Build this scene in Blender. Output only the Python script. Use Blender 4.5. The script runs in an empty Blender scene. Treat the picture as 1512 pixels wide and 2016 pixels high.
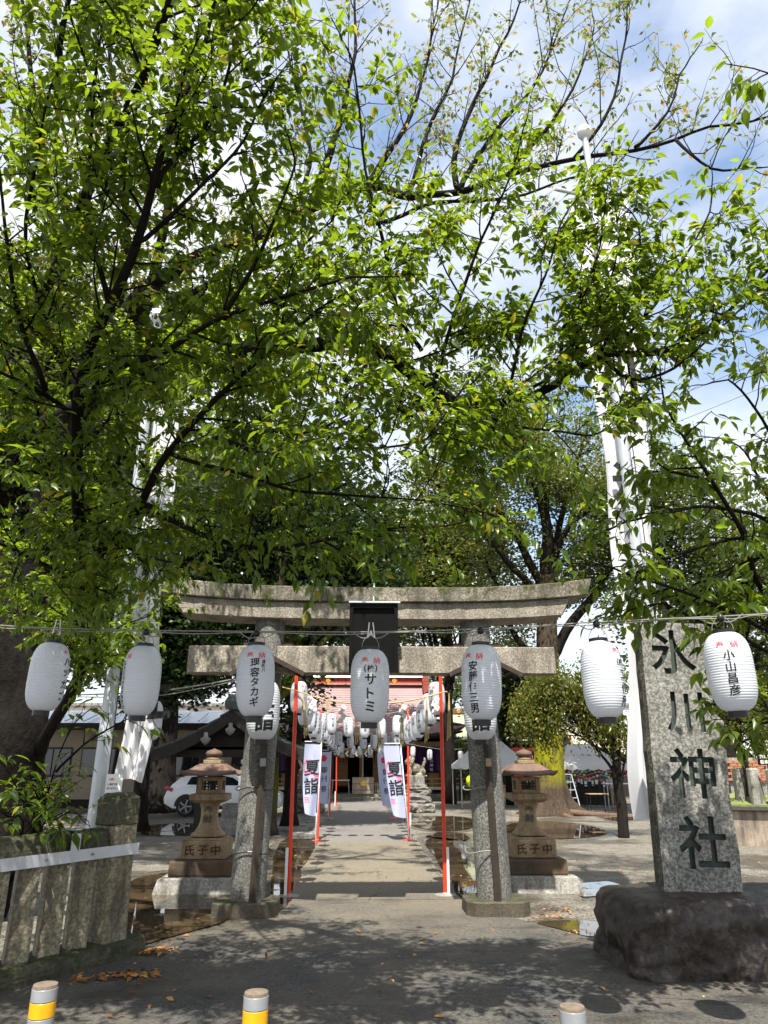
import bpy, bmesh, math, random
import numpy as np
from mathutils import Vector, Matrix, noise

random.seed(7)
rng = np.random.default_rng(7)
scene = bpy.context.scene
COL = scene.collection
R_ = math.radians

# ------------------------------------------------------------------ camera
CAM_H, F, CX, CY = 1.75, 1398.0, 756.0, 1008.0      # focal length and centre for a 1512 x 2016 frame
PITCH = math.atan((1505 - CY) / F)
YAW = math.atan(51 * math.cos(PITCH) / F)
cam = bpy.data.cameras.new('camera')
cam_o = bpy.data.objects.new('camera', cam)
COL.objects.link(cam_o)
cam_o.location = (0, 0, CAM_H)
cam_o.rotation_euler = (math.pi / 2 + PITCH, 0, -YAW)
cam.sensor_fit = 'VERTICAL'
cam.sensor_height = 24.0
cam.lens = 24.0 * F / 2016
cam.clip_start = 0.05
cam.clip_end = 2000
scene.camera = cam_o

# ------------------------------------------------------------------ sky, sun, exposure
SUN_EL, SUN_AZ = R_(63), R_(186)                    # azimuth clockwise from +Y: behind the camera, a little to its left
world = bpy.data.worlds.new('World')
scene.world = world
world.use_nodes = True
wn, wl = world.node_tree.nodes, world.node_tree.links
wn.clear()
w_out = wn.new('ShaderNodeOutputWorld')
w_bg = wn.new('ShaderNodeBackground')
w_bg.inputs['Strength'].default_value = 0.11
sky = wn.new('ShaderNodeTexSky')
sky.sky_type = 'NISHITA'
sky.sun_disc = False
sky.sun_elevation = SUN_EL
sky.sun_rotation = SUN_AZ
sky.air_density = 1.0
sky.dust_density = 0.6
tc = wn.new('ShaderNodeTexCoord')
mp = wn.new('ShaderNodeMapping')
mp.inputs['Scale'].default_value = (1.0, 1.0, 2.0)
mp.inputs['Location'].default_value = (0.6, 0.25, 0.1)
nz = wn.new('ShaderNodeTexNoise')
nz.inputs['Scale'].default_value = 1.7
nz.inputs['Detail'].default_value = 7
nz.inputs['Roughness'].default_value = 0.55
cr = wn.new('ShaderNodeValToRGB')
cr.color_ramp.elements[0].position = 0.30
cr.color_ramp.elements[1].position = 0.50
cr.color_ramp.elements[0].color = (0.0, 0.0, 0.0, 1)
cr.color_ramp.elements[1].color = (0.95, 0.95, 0.95, 1)
mx = wn.new('ShaderNodeMixRGB')
mx.inputs['Color2'].default_value = (4.7, 4.85, 5.1, 1)
bl = wn.new('ShaderNodeMixRGB')
bl.blend_type = 'MULTIPLY'
bl.inputs['Fac'].default_value = 1.0
bl.inputs['Color2'].default_value = (1.25, 1.25, 1.2, 1)
wl.new(tc.outputs['Generated'], mp.inputs['Vector'])
wl.new(mp.outputs['Vector'], nz.inputs['Vector'])
wl.new(nz.outputs['Fac'], cr.inputs['Fac'])
wl.new(cr.outputs['Color'], mx.inputs['Fac'])
wl.new(sky.outputs['Color'], bl.inputs['Color1'])
wl.new(bl.outputs['Color'], mx.inputs['Color1'])
wl.new(mx.outputs['Color'], w_bg.inputs['Color'])
wl.new(w_bg.outputs['Background'], w_out.inputs['Surface'])

sun = bpy.data.lights.new('sun', 'SUN')
sun.energy = 5.0
sun.angle = R_(0.53)
sun.color = (1.0, 0.95, 0.86)
sun_o = bpy.data.objects.new('sun', sun)
COL.objects.link(sun_o)
TO_SUN = Vector((math.sin(SUN_AZ) * math.cos(SUN_EL), math.cos(SUN_AZ) * math.cos(SUN_EL), math.sin(SUN_EL)))
sun_o.rotation_euler = TO_SUN.to_track_quat('Z', 'Y').to_euler()
sun_o.location = (0, -5, 30)

scene.view_settings.view_transform = 'Standard'
scene.view_settings.look = 'None'
scene.view_settings.exposure = 1.15
scene.view_settings.gamma = 1.0
scene.render.engine = 'CYCLES'
scene.cycles.max_bounces = 8
scene.cycles.transparent_max_bounces = 8
scene.cycles.use_denoising = True

# ------------------------------------------------------------------ measuring: a sight line of the photograph met with a plane of the place
_sp, _cp, _ss, _cs = math.sin(PITCH), math.cos(PITCH), math.sin(YAW), math.cos(YAW)
_R, _FW, _U = (_cs, -_ss, 0), (_ss * _cp, _cs * _cp, _sp), (-_ss * _sp, -_cs * _sp, _cp)


def _ray(x, y):
    a, b = (x - CX) / F, -(y - CY) / F
    return [_FW[i] + a * _R[i] + b * _U[i] for i in range(3)]


def at(x, y, Y):
    d = _ray(x, y)
    t = Y / d[1]
    return Vector((d[0] * t, Y, CAM_H + d[2] * t))


def gr(x, y, z=0.0):
    d = _ray(x, y)
    t = (z - CAM_H) / d[2]
    return Vector((d[0] * t, d[1] * t, z))


# ------------------------------------------------------------------ helpers: objects
def tag(o, label=None, cat=None, group=None, kind=None):
    if label: o['label'] = label
    if cat: o['category'] = cat
    if group: o['group'] = group
    if kind: o['kind'] = kind
    return o


def thing(name, label, cat, loc=(0, 0, 0), rz=0.0, group=None):
    o = bpy.data.objects.new(name, None)
    COL.objects.link(o)
    o.empty_display_size = 0.1
    o.location = loc
    o.rotation_euler = (0, 0, rz)
    return tag(o, label, cat, group)


KIDS = {}


def link(name, me, parent=None, loc=(0, 0, 0), rot=(0, 0, 0)):
    o = bpy.data.objects.new(name, me)
    COL.objects.link(o)
    o.location = loc
    o.rotation_euler = rot
    if parent is not None:
        o.parent = parent
        KIDS.setdefault(parent.name, []).append(o)
    return o


def copy_tree(o, parent=None):
    c = o.copy()
    COL.objects.link(c)
    if parent is not None:
        c.parent = parent
        KIDS.setdefault(parent.name, []).append(c)
    for ch in list(KIDS.get(o.name, [])):
        copy_tree(ch, c)
    return c


def ordinal(n):
    return ['first', 'second', 'third', 'fourth', 'fifth', 'sixth', 'seventh', 'eighth', 'ninth', 'tenth', 'eleventh', 'twelfth'][n]


class MB:
    def __init__(s):
        s.v, s.f = [], []

    def add(s, vs, fs):
        n = len(s.v)
        s.v += [tuple(v) for v in vs]
        s.f += [tuple(i + n for i in f) for f in fs]
        return s

    def box(s, c, d, rz=0.0, top=(1, 1), rx=0.0, ry=0.0):
        hx, hy, hz = d[0] / 2, d[1] / 2, d[2] / 2
        vs = []
        M = Matrix.Rotation(rz, 3, 'Z') @ Matrix.Rotation(ry, 3, 'Y') @ Matrix.Rotation(rx, 3, 'X')
        for z, t in ((-hz, (1, 1)), (hz, top)):
            for x, y in ((-hx, -hy), (hx, -hy), (hx, hy), (-hx, hy)):
                vs.append(M @ Vector((x * t[0], y * t[1], z)) + Vector(c))
        return s.add(vs, [(3, 2, 1, 0), (4, 5, 6, 7), (0, 1, 5, 4), (1, 2, 6, 5), (2, 3, 7, 6), (3, 0, 4, 7)])

    def prism(s, poly, z0, z1, top=1.0, c=None):
        n = len(poly)
        if c is None:
            c = (sum(p[0] for p in poly) / n, sum(p[1] for p in poly) / n)
        vs = [(p[0], p[1], z0) for p in poly] + [(c[0] + (p[0] - c[0]) * top, c[1] + (p[1] - c[1]) * top, z1) for p in poly]
        return s.add(vs, [tuple(range(n - 1, -1, -1)), tuple(range(n, 2 * n))] + [(i, (i + 1) % n, n + (i + 1) % n, n + i) for i in range(n)])

    def xprism(s, poly, x0, x1):          # outline in (y, z), drawn out along x
        n = len(poly)
        vs = [(x0, p[0], p[1]) for p in poly] + [(x1, p[0], p[1]) for p in poly]
        return s.add(vs, [tuple(range(n)), tuple(range(2 * n - 1, n - 1, -1))] + [(i, n + i, n + (i + 1) % n, (i + 1) % n) for i in range(n)])

    def yprism(s, poly, y0, y1):          # outline in (x, z), drawn out along y
        n = len(poly)
        vs = [(p[0], y0, p[1]) for p in poly] + [(p[0], y1, p[1]) for p in poly]
        return s.add(vs, [tuple(range(n)), tuple(range(2 * n - 1, n - 1, -1))] + [(i, n + i, n + (i + 1) % n, (i + 1) % n) for i in range(n)])

    def lathe(s, prof, seg=24, c=(0, 0, 0), caps=True, power=None):
        vs, fs = [], []
        for r, z in prof:
            for k in range(seg):
                a = 2 * math.pi * k / seg
                x, y = math.cos(a), math.sin(a)
                vs.append((c[0] + r * x, c[1] + r * y, c[2] + z))
        for i in range(len(prof) - 1):
            for k in range(seg):
                a, b = i * seg + k, i * seg + (k + 1) % seg
                fs.append((a, b, b + seg, a + seg))
        if caps:
            fs.append(tuple(range(seg - 1, -1, -1)))
            m = (len(prof) - 1) * seg
            fs.append(tuple(range(m, m + seg)))
        return s.add(vs, fs)

    def tube(s, pts, rad, seg=6, caps=True):
        pts = [Vector(p) for p in pts]
        if not hasattr(rad, '__len__'):
            rad = [rad] * len(pts)
        n = len(pts)
        vs, fs = [], []
        up = None
        for i, p in enumerate(pts):
            t = (pts[min(i + 1, n - 1)] - pts[max(i - 1, 0)])
            if t.length < 1e-9: t = Vector((0, 0, 1))
            t.normalize()
            if up is None:
                up = Vector((1, 0, 0)) if abs(t.x) < 0.8 else Vector((0, 1, 0))
            u = (up - t * up.dot(t)).normalized()
            w = t.cross(u)
            up = u
            for k in range(seg):
                a = 2 * math.pi * k / seg
                vs.append(p + (u * math.cos(a) + w * math.sin(a)) * rad[i])
        for i in range(n - 1):
            for k in range(seg):
                a, b = i * seg + k, i * seg + (k + 1) % seg
                fs.append((a, b, b + seg, a + seg))
        if caps:
            fs.append(tuple(range(seg - 1, -1, -1)))
            fs.append(tuple(range((n - 1) * seg, n * seg)))
        return s.add(vs, fs)

    def mesh(s, m=None, smooth=False, bevel=0.0, bseg=1, sub=0, disp=0.0, dscale=3.0, origin=None, angle=None, seed=0.0):
        me = bpy.data.meshes.new('mesh')
        vs = s.v
        if origin is not None:
            ox, oy, oz = origin
            vs = [(x - ox, y - oy, z - oz) for x, y, z in vs]
        me.from_pydata(vs, [], s.f)
        if bevel or sub or disp or smooth:
            bm = bmesh.new()
            bm.from_mesh(me)
            bmesh.ops.recalc_face_normals(bm, faces=bm.faces[:])
            if bevel:
                es = [e for e in bm.edges if len(e.link_faces) == 2 and e.calc_face_angle(0) > 0.5]
                bmesh.ops.bevel(bm, geom=es, offset=bevel, segments=bseg, affect='EDGES', profile=0.6)
            if sub:
                bmesh.ops.triangulate(bm, faces=[f for f in bm.faces if len(f.verts) > 4])
                bmesh.ops.subdivide_edges(bm, edges=bm.edges[:], cuts=sub, use_grid_fill=True)
            if disp:
                bm.normal_update()
                off = Vector((seed, seed * 1.7, seed * 0.3))
                for v in bm.verts:
                    q = v.co * dscale + off
                    d = noise.noise(q) + 0.5 * noise.noise(q * 2.3) + 0.25 * noise.noise(q * 5.1)
                    v.co += v.normal * (d * disp)
            bm.to_mesh(me)
            bm.free()
        if smooth:
            me.polygons.foreach_set('use_smooth', [True] * len(me.polygons))
            if angle is not None:
                me.set_sharp_from_angle(angle=angle)
        if m is not None:
            me.materials.append(m)
        me.update()
        return me

    def build(s, name, m, parent=None, **k):
        return link(name, s.mesh(m, **k), parent)


def struct(name, mb, m, **k):
    return tag(mb.build(name, m, None, **k), kind='structure')


def wobble(pts, amp=0.1, n=3, seed=0):
    """closed outline, smoothed and roughened"""
    out = []
    N = len(pts)
    for i in range(N):
        p0, p1, p2, p3 = [Vector(pts[(i + k - 1) % N]) for k in range(4)]
        for j in range(n):
            t = j / n
            q = 0.5 * ((2 * p1) + (p2 - p0) * t + (2 * p0 - 5 * p1 + 4 * p2 - p3) * t * t + (3 * p1 - p0 - 3 * p2 + p3) * t ** 3)
            d = noise.noise_vector(Vector((q.x * 2.2 + seed, q.y * 2.2, seed)))
            out.append((q.x + d.x * amp, q.y + d.y * amp))
    return out


def smooth_line(pts, n=4):
    pts = [Vector(p) for p in pts]
    out = []
    N = len(pts)
    for i in range(N - 1):
        p0, p1, p2, p3 = pts[max(i - 1, 0)], pts[i], pts[i + 1], pts[min(i + 2, N - 1)]
        for j in range(n):
            t = j / n
            out.append(0.5 * ((2 * p1) + (p2 - p0) * t + (2 * p0 - 5 * p1 + 4 * p2 - p3) * t * t + (3 * p1 - p0 - 3 * p2 + p3) * t ** 3))
    out.append(pts[-1])
    return out


# ------------------------------------------------------------------ helpers: materials
class NT:
    def __init__(s, name):
        s.m = bpy.data.materials.new(name)
        s.m.use_nodes = True
        s.n, s.l = s.m.node_tree.nodes, s.m.node_tree.links
        s.b = s.n['Principled BSDF']
        s.tc = s.n.new('ShaderNodeTexCoord')

    def noise(s, scale, detail=4, rough=0.6, vec=None, stretch=None):
        n = s.n.new('ShaderNodeTexNoise')
        n.inputs['Scale'].default_value = scale
        n.inputs['Detail'].default_value = detail
        n.inputs['Roughness'].default_value = rough
        v = vec or s.tc.outputs['Object']
        if stretch:
            mp = s.n.new('ShaderNodeMapping')
            mp.inputs['Scale'].default_value = stretch
            s.l.new(v, mp.inputs['Vector'])
            v = mp.outputs['Vector']
        s.l.new(v, n.inputs['Vector'])
        return n.outputs['Fac']

    def ramp(s, fac, p0, p1, c0=(0, 0, 0), c1=(1, 1, 1)):
        r = s.n.new('ShaderNodeValToRGB')
        r.color_ramp.elements[0].position = p0
        r.color_ramp.elements[1].position = p1
        r.color_ramp.elements[0].color = (*c0, 1)
        r.color_ramp.elements[1].color = (*c1, 1)
        s.l.new(fac, r.inputs['Fac'])
        return r.outputs['Color']

    def mix(s, fac, a, b, mode='MIX'):
        m = s.n.new('ShaderNodeMixRGB')
        m.blend_type = mode
        for k, v in (('Fac', fac), ('Color1', a), ('Color2', b)):
            if isinstance(v, (int, float)):
                m.inputs[k].default_value = v
            elif isinstance(v, tuple):
                m.inputs[k].default_value = (*v, 1)
            else:
                s.l.new(v, m.inputs[k])
        return m.outputs['Color']

    def math(s, op, a, b=0.0):
        m = s.n.new('ShaderNodeMath')
        m.operation = op
        for i, v in enumerate((a, b)):
            if isinstance(v, (int, float)):
                m.inputs[i].default_value = v
            else:
                s.l.new(v, m.inputs[i])
        return m.outputs['Value']

    def geo_up(s):
        g = s.n.new('ShaderNodeNewGeometry')
        x = s.n.new('ShaderNodeSeparateXYZ')
        s.l.new(g.outputs['Normal'], x.inputs[0])
        return x.outputs['Z']

    def obj_z(s):
        x = s.n.new('ShaderNodeSeparateXYZ')
        s.l.new(s.tc.outputs['Object'], x.inputs[0])
        return x.outputs['Z']

    def attr(s, name):
        a = s.n.new('ShaderNodeAttribute')
        a.attribute_name = name
        return a.outputs['Fac']

    def set(s, color=None, rough=None, bump=None, bstr=0.3, bdist=0.01, spec=None, metal=None):
        for k, v in (('Base Color', color), ('Roughness', rough), ('Specular IOR Level', spec), ('Metallic', metal)):
            if v is None: continue
            if isinstance(v, tuple):
                s.b.inputs[k].default_value = (*v, 1)
            elif isinstance(v, (int, float)):
                s.b.inputs[k].default_value = v
            else:
                s.l.new(v, s.b.inputs[k])
        if bump is not None:
            bp = s.n.new('ShaderNodeBump')
            bp.inputs['Strength'].default_value = bstr
            bp.inputs['Distance'].default_value = bdist
            s.l.new(bump, bp.inputs['Height'])
            s.l.new(bp.outputs['Normal'], s.b.inputs['Normal'])
        return s.m


def plain(name, c, rough=0.6, var=0.25, scale=6.0, metal=0.0, bump=0.0, spec=0.4, bscale=60.0):
    t = NT(name)
    a = t.ramp(t.noise(scale, 6, 0.65), 0.3, 0.7, tuple(x * (1 - var) for x in c), tuple(min(1, x * (1 + var * 0.6)) for x in c))
    r = t.ramp(t.noise(scale * 1.7, 3), 0.3, 0.7, (rough * 0.85,) * 3, (min(1, rough * 1.15),) * 3)
    return t.set(a, r, t.noise(bscale, 4) if bump else None, bump, 0.01, spec, metal)


def granite(name, c, dark=(0.05, 0.05, 0.05), speck=140.0, moss=0.0, stain=0.0, mosscol=(0.045, 0.06, 0.012), rough=0.75, amt=0.55, streak=0.0, bump=0.35):
    t = NT(name)
    sp = t.noise(speck, 2, 0.7)
    col = t.mix(t.ramp(sp, 0.42, 0.62), tuple(x * (1 - amt) + d * amt for x, d in zip(c, dark)), c)
    big = t.noise(3.0, 6, 0.6)
    col = t.mix(0.75, col, t.ramp(big, 0.28, 0.72, (0.42, 0.40, 0.37), (1.15, 1.13, 1.08)), 'MULTIPLY')
    if stain:
        st = t.ramp(t.noise(2.2, 6, 0.65, stretch=(2.5, 2.5, 0.45)), 0.46, 0.66)
        col = t.mix(t.math('MULTIPLY', st, stain), col, (0.055, 0.05, 0.042))
    if streak:
        st = t.ramp(t.noise(1.4, 5, 0.6, stretch=(4, 4, 0.35)), 0.45, 0.7)
        col = t.mix(t.math('MULTIPLY', st, streak), col, (0.17, 0.09, 0.035))
    if moss:
        up = t.math('MULTIPLY', t.geo_up(), 0.17)
        mn = t.math('ADD', t.noise(5.0, 8, 0.7), up)
        mk = t.ramp(mn, 0.66 - 0.2 * moss, 0.74 - 0.2 * moss)
        mc = t.ramp(t.noise(30, 3), 0.3, 0.7, mosscol, tuple(x * 2.2 for x in mosscol))
        col = t.mix(mk, col, mc)
    h = t.math('ADD', t.noise(speck * 0.8, 3), t.math('MULTIPLY', t.noise(14, 5), 1.5))
    return t.set(col, rough, h, bump, 0.008, 0.35)


def leafmat(name, c_dark, c_light, trans, yellow=(0.30, 0.26, 0.02), gloss=0.35, tw=0.5, spec=0.5):
    """reads the leaf's own tone from the attribute lv"""
    t = NT(name)
    lv = t.attr('lv')
    col = t.ramp(lv, 0.05, 0.85, c_dark, c_light)
    yl = t.ramp(lv, 0.93, 0.97)
    col = t.mix(yl, col, yellow)
    tcol = t.mix(yl, t.mix(lv, tuple(x * 0.45 for x in trans), trans), tuple(x * 1.4 for x in yellow))
    t.set(col, gloss, None, spec=spec)
    tr = t.n.new('ShaderNodeBsdfTranslucent')
    t.l.new(tcol, tr.inputs['Color'])
    ms = t.n.new('ShaderNodeMixShader')
    ms.inputs[0].default_value = tw
    t.l.new(t.b.outputs[0], ms.inputs[1])
    t.l.new(tr.outputs[0], ms.inputs[2])
    t.l.new(ms.outputs[0], t.n['Material Output'].inputs['Surface'])
    return t.m


def bark(name, c1, c2, moss=None, mossz=(0.0, 5.0), stretch=(6, 6, 1.2)):
    t = NT(name)
    n1 = t.noise(3.0, 8, 0.7, stretch=stretch)
    col = t.ramp(n1, 0.3, 0.7, c1, c2)
    if moss:
        mk = t.ramp(t.math('ADD', t.noise(1.6, 6, 0.65, stretch=(1, 1, 0.5)), 0.0), 0.35, 0.47)
        z = t.obj_z()
        lo = t.ramp(t.math('DIVIDE', z, mossz[1]), mossz[0] / mossz[1], mossz[0] / mossz[1] + 0.12)
        hi = t.ramp(t.math('DIVIDE', z, mossz[1]), 0.8, 1.0, (1, 1, 1), (0, 0, 0))
        mk = t.mix(1.0, t.mix(1.0, mk, lo, 'MULTIPLY'), hi, 'MULTIPLY')
        col = t.mix(mk, col, t.ramp(t.noise(14, 4), 0.3, 0.7, tuple(x * 0.55 for x in moss), moss))
    return t.set(col, 0.9, n1, 0.9, 0.05, 0.15)


# ------------------------------------------------------------------ helpers: lettering
_TXT = {}


def glyph(ch, bold=0.0):
    """one character as flat triangles in a unit box centred on the origin"""
    key = (ch, bold)
    if key in _TXT: return _TXT[key]
    cu = bpy.data.curves.new('glyph', 'FONT')
    cu.body = ch
    cu.size = 1.0
    cu.offset = bold
    cu.resolution_u = 3
    o = bpy.data.objects.new('glyph', cu)
    COL.objects.link(o)
    dg = bpy.context.evaluated_depsgraph_get()
    me = bpy.data.meshes.new_from_object(o.evaluated_get(dg))
    vs = [tuple(v.co) for v in me.vertices]
    fs = [tuple(p.vertices) for p in me.polygons]
    bpy.data.objects.remove(o)
    bpy.data.curves.remove(cu)
    bpy.data.meshes.remove(me)
    if vs:
        x0, x1 = min(v[0] for v in vs), max(v[0] for v in vs)
        y0, y1 = min(v[1] for v in vs), max(v[1] for v in vs)
        cx, cy = (x0 + x1) / 2, (y0 + y1) / 2
        sc = 1.0 / 0.92
        vs = [((v[0] - cx) * sc, (v[1] - cy) * sc) for v in vs]
    _TXT[key] = (vs, fs)
    return _TXT[key]


def letters(items, bold=0.0, slice_=0.0):
    """items: (char, u, v, size[, xscale[, shear]]) -> MB in (u, 0, v)"""
    mb = MB()
    for it in items:
        ch, u, v, s = it[:4]
        xs = it[4] if len(it) > 4 else 1.0
        sh = it[5] if len(it) > 5 else 0.0
        vs, fs = glyph(ch, bold)
        mb.add([(u + (x * xs + sh * y) * s, 0.0, v + (y + 0.06 * x) * s) for x, y in vs], fs)
    if slice_ and mb.v:
        me = bpy.data.meshes.new('t')
        me.from_pydata(mb.v, [], mb.f)
        bm = bmesh.new()
        bm.from_mesh(me)
        for ax, no in ((0, (1, 0, 0)), (2, (0, 0, 1))):
            lo, hi = min(v[ax] for v in mb.v), max(v[ax] for v in mb.v)
            k = math.floor(lo / slice_) + 1
            while k * slice_ < hi:
                co = [0, 0, 0]
                co[ax] = k * slice_
                bmesh.ops.bisect_plane(bm, geom=bm.verts[:] + bm.edges[:] + bm.faces[:], plane_co=co, plane_no=no, dist=1e-6)
                k += 1
        bm.verts.index_update()
        mb = MB()
        mb.v = [tuple(v.co) for v in bm.verts]
        mb.f = [tuple(v.index for v in f.verts) for f in bm.faces]
        bm.free()
        bpy.data.meshes.remove(me)
    return mb


def column(s, u, v0, size, pitch=1.06, **k):
    return [(c, u, v0 - i * size * pitch, size) for i, c in enumerate(s)]


# ------------------------------------------------------------------ helpers: foliage
LEAF_NEAR = (np.array([(0, 0, 0), (-.17, .20, .05), (0, .22, -.01), (.17, .20, .05), (-.23, .48, .03), (0, .50, -.05), (.23, .48, .03), (-.11, .78, -.07), (0, .80, -.13), (.11, .78, -.07), (0, 1.06, -.26)], float),
             [(0, 2, 1), (0, 3, 2), (1, 2, 5, 4), (2, 3, 6, 5), (4, 5, 8, 7), (5, 6, 9, 8), (7, 8, 10), (8, 9, 10)])
LEAF_MID = (np.array([(0, 0, 0), (-.23, .45, .05), (0, .5, -.04), (.23, .45, .05), (0, 1.0, -.12)], float), [(0, 2, 1), (0, 3, 2), (1, 2, 4), (2, 3, 4)])
LEAF_FAR = (np.array([(0, 0, 0), (-.3, .5, .06), (.3, .5, .06), (0, 1.0, -.05)], float), [(0, 2, 1), (1, 2, 3)])


def leaf_mesh(name, P, D, S, L, mat, tmpl, roll=0.9, flat=0.0):
    """P base points, D directions, S lengths, L tone 0..1"""
    P, D, S, L = np.asarray(P, float), np.asarray(D, float), np.asarray(S, float), np.asarray(L, float)
    N = len(P)
    D = D / (np.linalg.norm(D, axis=1, keepdims=True) + 1e-9)
    up = np.tile(np.array([[0, 0, 1.0]]), (N, 1)) + rng.normal(0, roll, (N, 3))
    X = np.cross(D, up)
    X /= (np.linalg.norm(X, axis=1, keepdims=True) + 1e-9)
    Z = np.cross(X, D)
    T, fs = tmpl
    nv = len(T)
    V = P[:, None, :] + S[:, None, None] * (T[None, :, 0:1] * X[:, None, :] + T[None, :, 1:2] * D[:, None, :] + T[None, :, 2:3] * Z[:, None, :])
    V = V.reshape(-1, 3)
    me = bpy.data.meshes.new(name)
    loops = np.concatenate([np.array(f) for f in fs])
    sizes = np.array([len(f) for f in fs])
    nl, nf = len(loops), len(fs)
    allloops = (loops[None, :] + (np.arange(N) * nv)[:, None]).reshape(-1)
    starts = np.concatenate([[0], np.cumsum(sizes)[:-1]])
    allstarts = (starts[None, :] + (np.arange(N) * nl)[:, None]).reshape(-1)
    me.vertices.add(N * nv)
    me.vertices.foreach_set('co', V.astype(np.float32).reshape(-1))
    me.loops.add(N * nl)
    me.loops.foreach_set('vertex_index', allloops.astype(np.int32))
    me.polygons.add(N * nf)
    me.polygons.foreach_set('loop_start', allstarts.astype(np.int32))
    me.polygons.foreach_set('use_smooth', np.ones(N * nf, dtype=bool))
    me.update(calc_edges=True)
    at_ = me.attributes.new('lv', 'FLOAT', 'POINT')
    at_.data.foreach_set('value', np.repeat(L, nv).astype(np.float32))
    me.materials.append(mat)
    return me


def rdir(spread=1.0):
    v = Vector((random.gauss(0, 1), random.gauss(0, 1), random.gauss(0, 1)))
    return v.normalized() * spread


def tubes_mesh(polys, rads, mat, seg=3):
    """many thin tubes with the same number of points as one mesh: polys (N, K, 3), rads (N, K)"""
    Pn, Rn = np.asarray(polys, float), np.asarray(rads, float)
    N, K, _ = Pn.shape
    T = np.empty_like(Pn)
    T[:, 1:-1] = Pn[:, 2:] - Pn[:, :-2]
    T[:, 0] = Pn[:, 1] - Pn[:, 0]
    T[:, -1] = Pn[:, -1] - Pn[:, -2]
    T /= np.linalg.norm(T, axis=2, keepdims=True) + 1e-9
    ref = np.where(np.abs(T[:, :1, 0:1]) < 0.8, np.array([1.0, 0, 0]), np.array([0, 1.0, 0]))
    Un = ref - T * (ref * T).sum(2, keepdims=True)
    Un /= np.linalg.norm(Un, axis=2, keepdims=True) + 1e-9
    Wn = np.cross(T, Un)
    ang = np.arange(seg) * 2 * math.pi / seg
    V = Pn[:, :, None, :] + Rn[:, :, None, None] * (Un[:, :, None, :] * np.cos(ang)[None, None, :, None] + Wn[:, :, None, :] * np.sin(ang)[None, None, :, None])
    quads = []
    for i in range(K - 1):
        for k in range(seg):
            a, b = i * seg + k, i * seg + (k + 1) % seg
            quads.append((a, b, b + seg, a + seg))
    quads = np.array(quads)
    F_ = (quads[None] + (np.arange(N) * K * seg)[:, None, None]).reshape(-1)
    me = bpy.data.meshes.new('twigs')
    me.vertices.add(N * K * seg)
    me.vertices.foreach_set('co', V.astype(np.float32).reshape(-1))
    nf = N * len(quads)
    me.loops.add(nf * 4)
    me.loops.foreach_set('vertex_index', F_.astype(np.int32))
    me.polygons.add(nf)
    me.polygons.foreach_set('loop_start', (np.arange(nf) * 4).astype(np.int32))
    me.polygons.foreach_set('use_smooth', np.ones(nf, dtype=bool))
    me.update(calc_edges=True)
    me.materials.append(mat)
    return me


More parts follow.
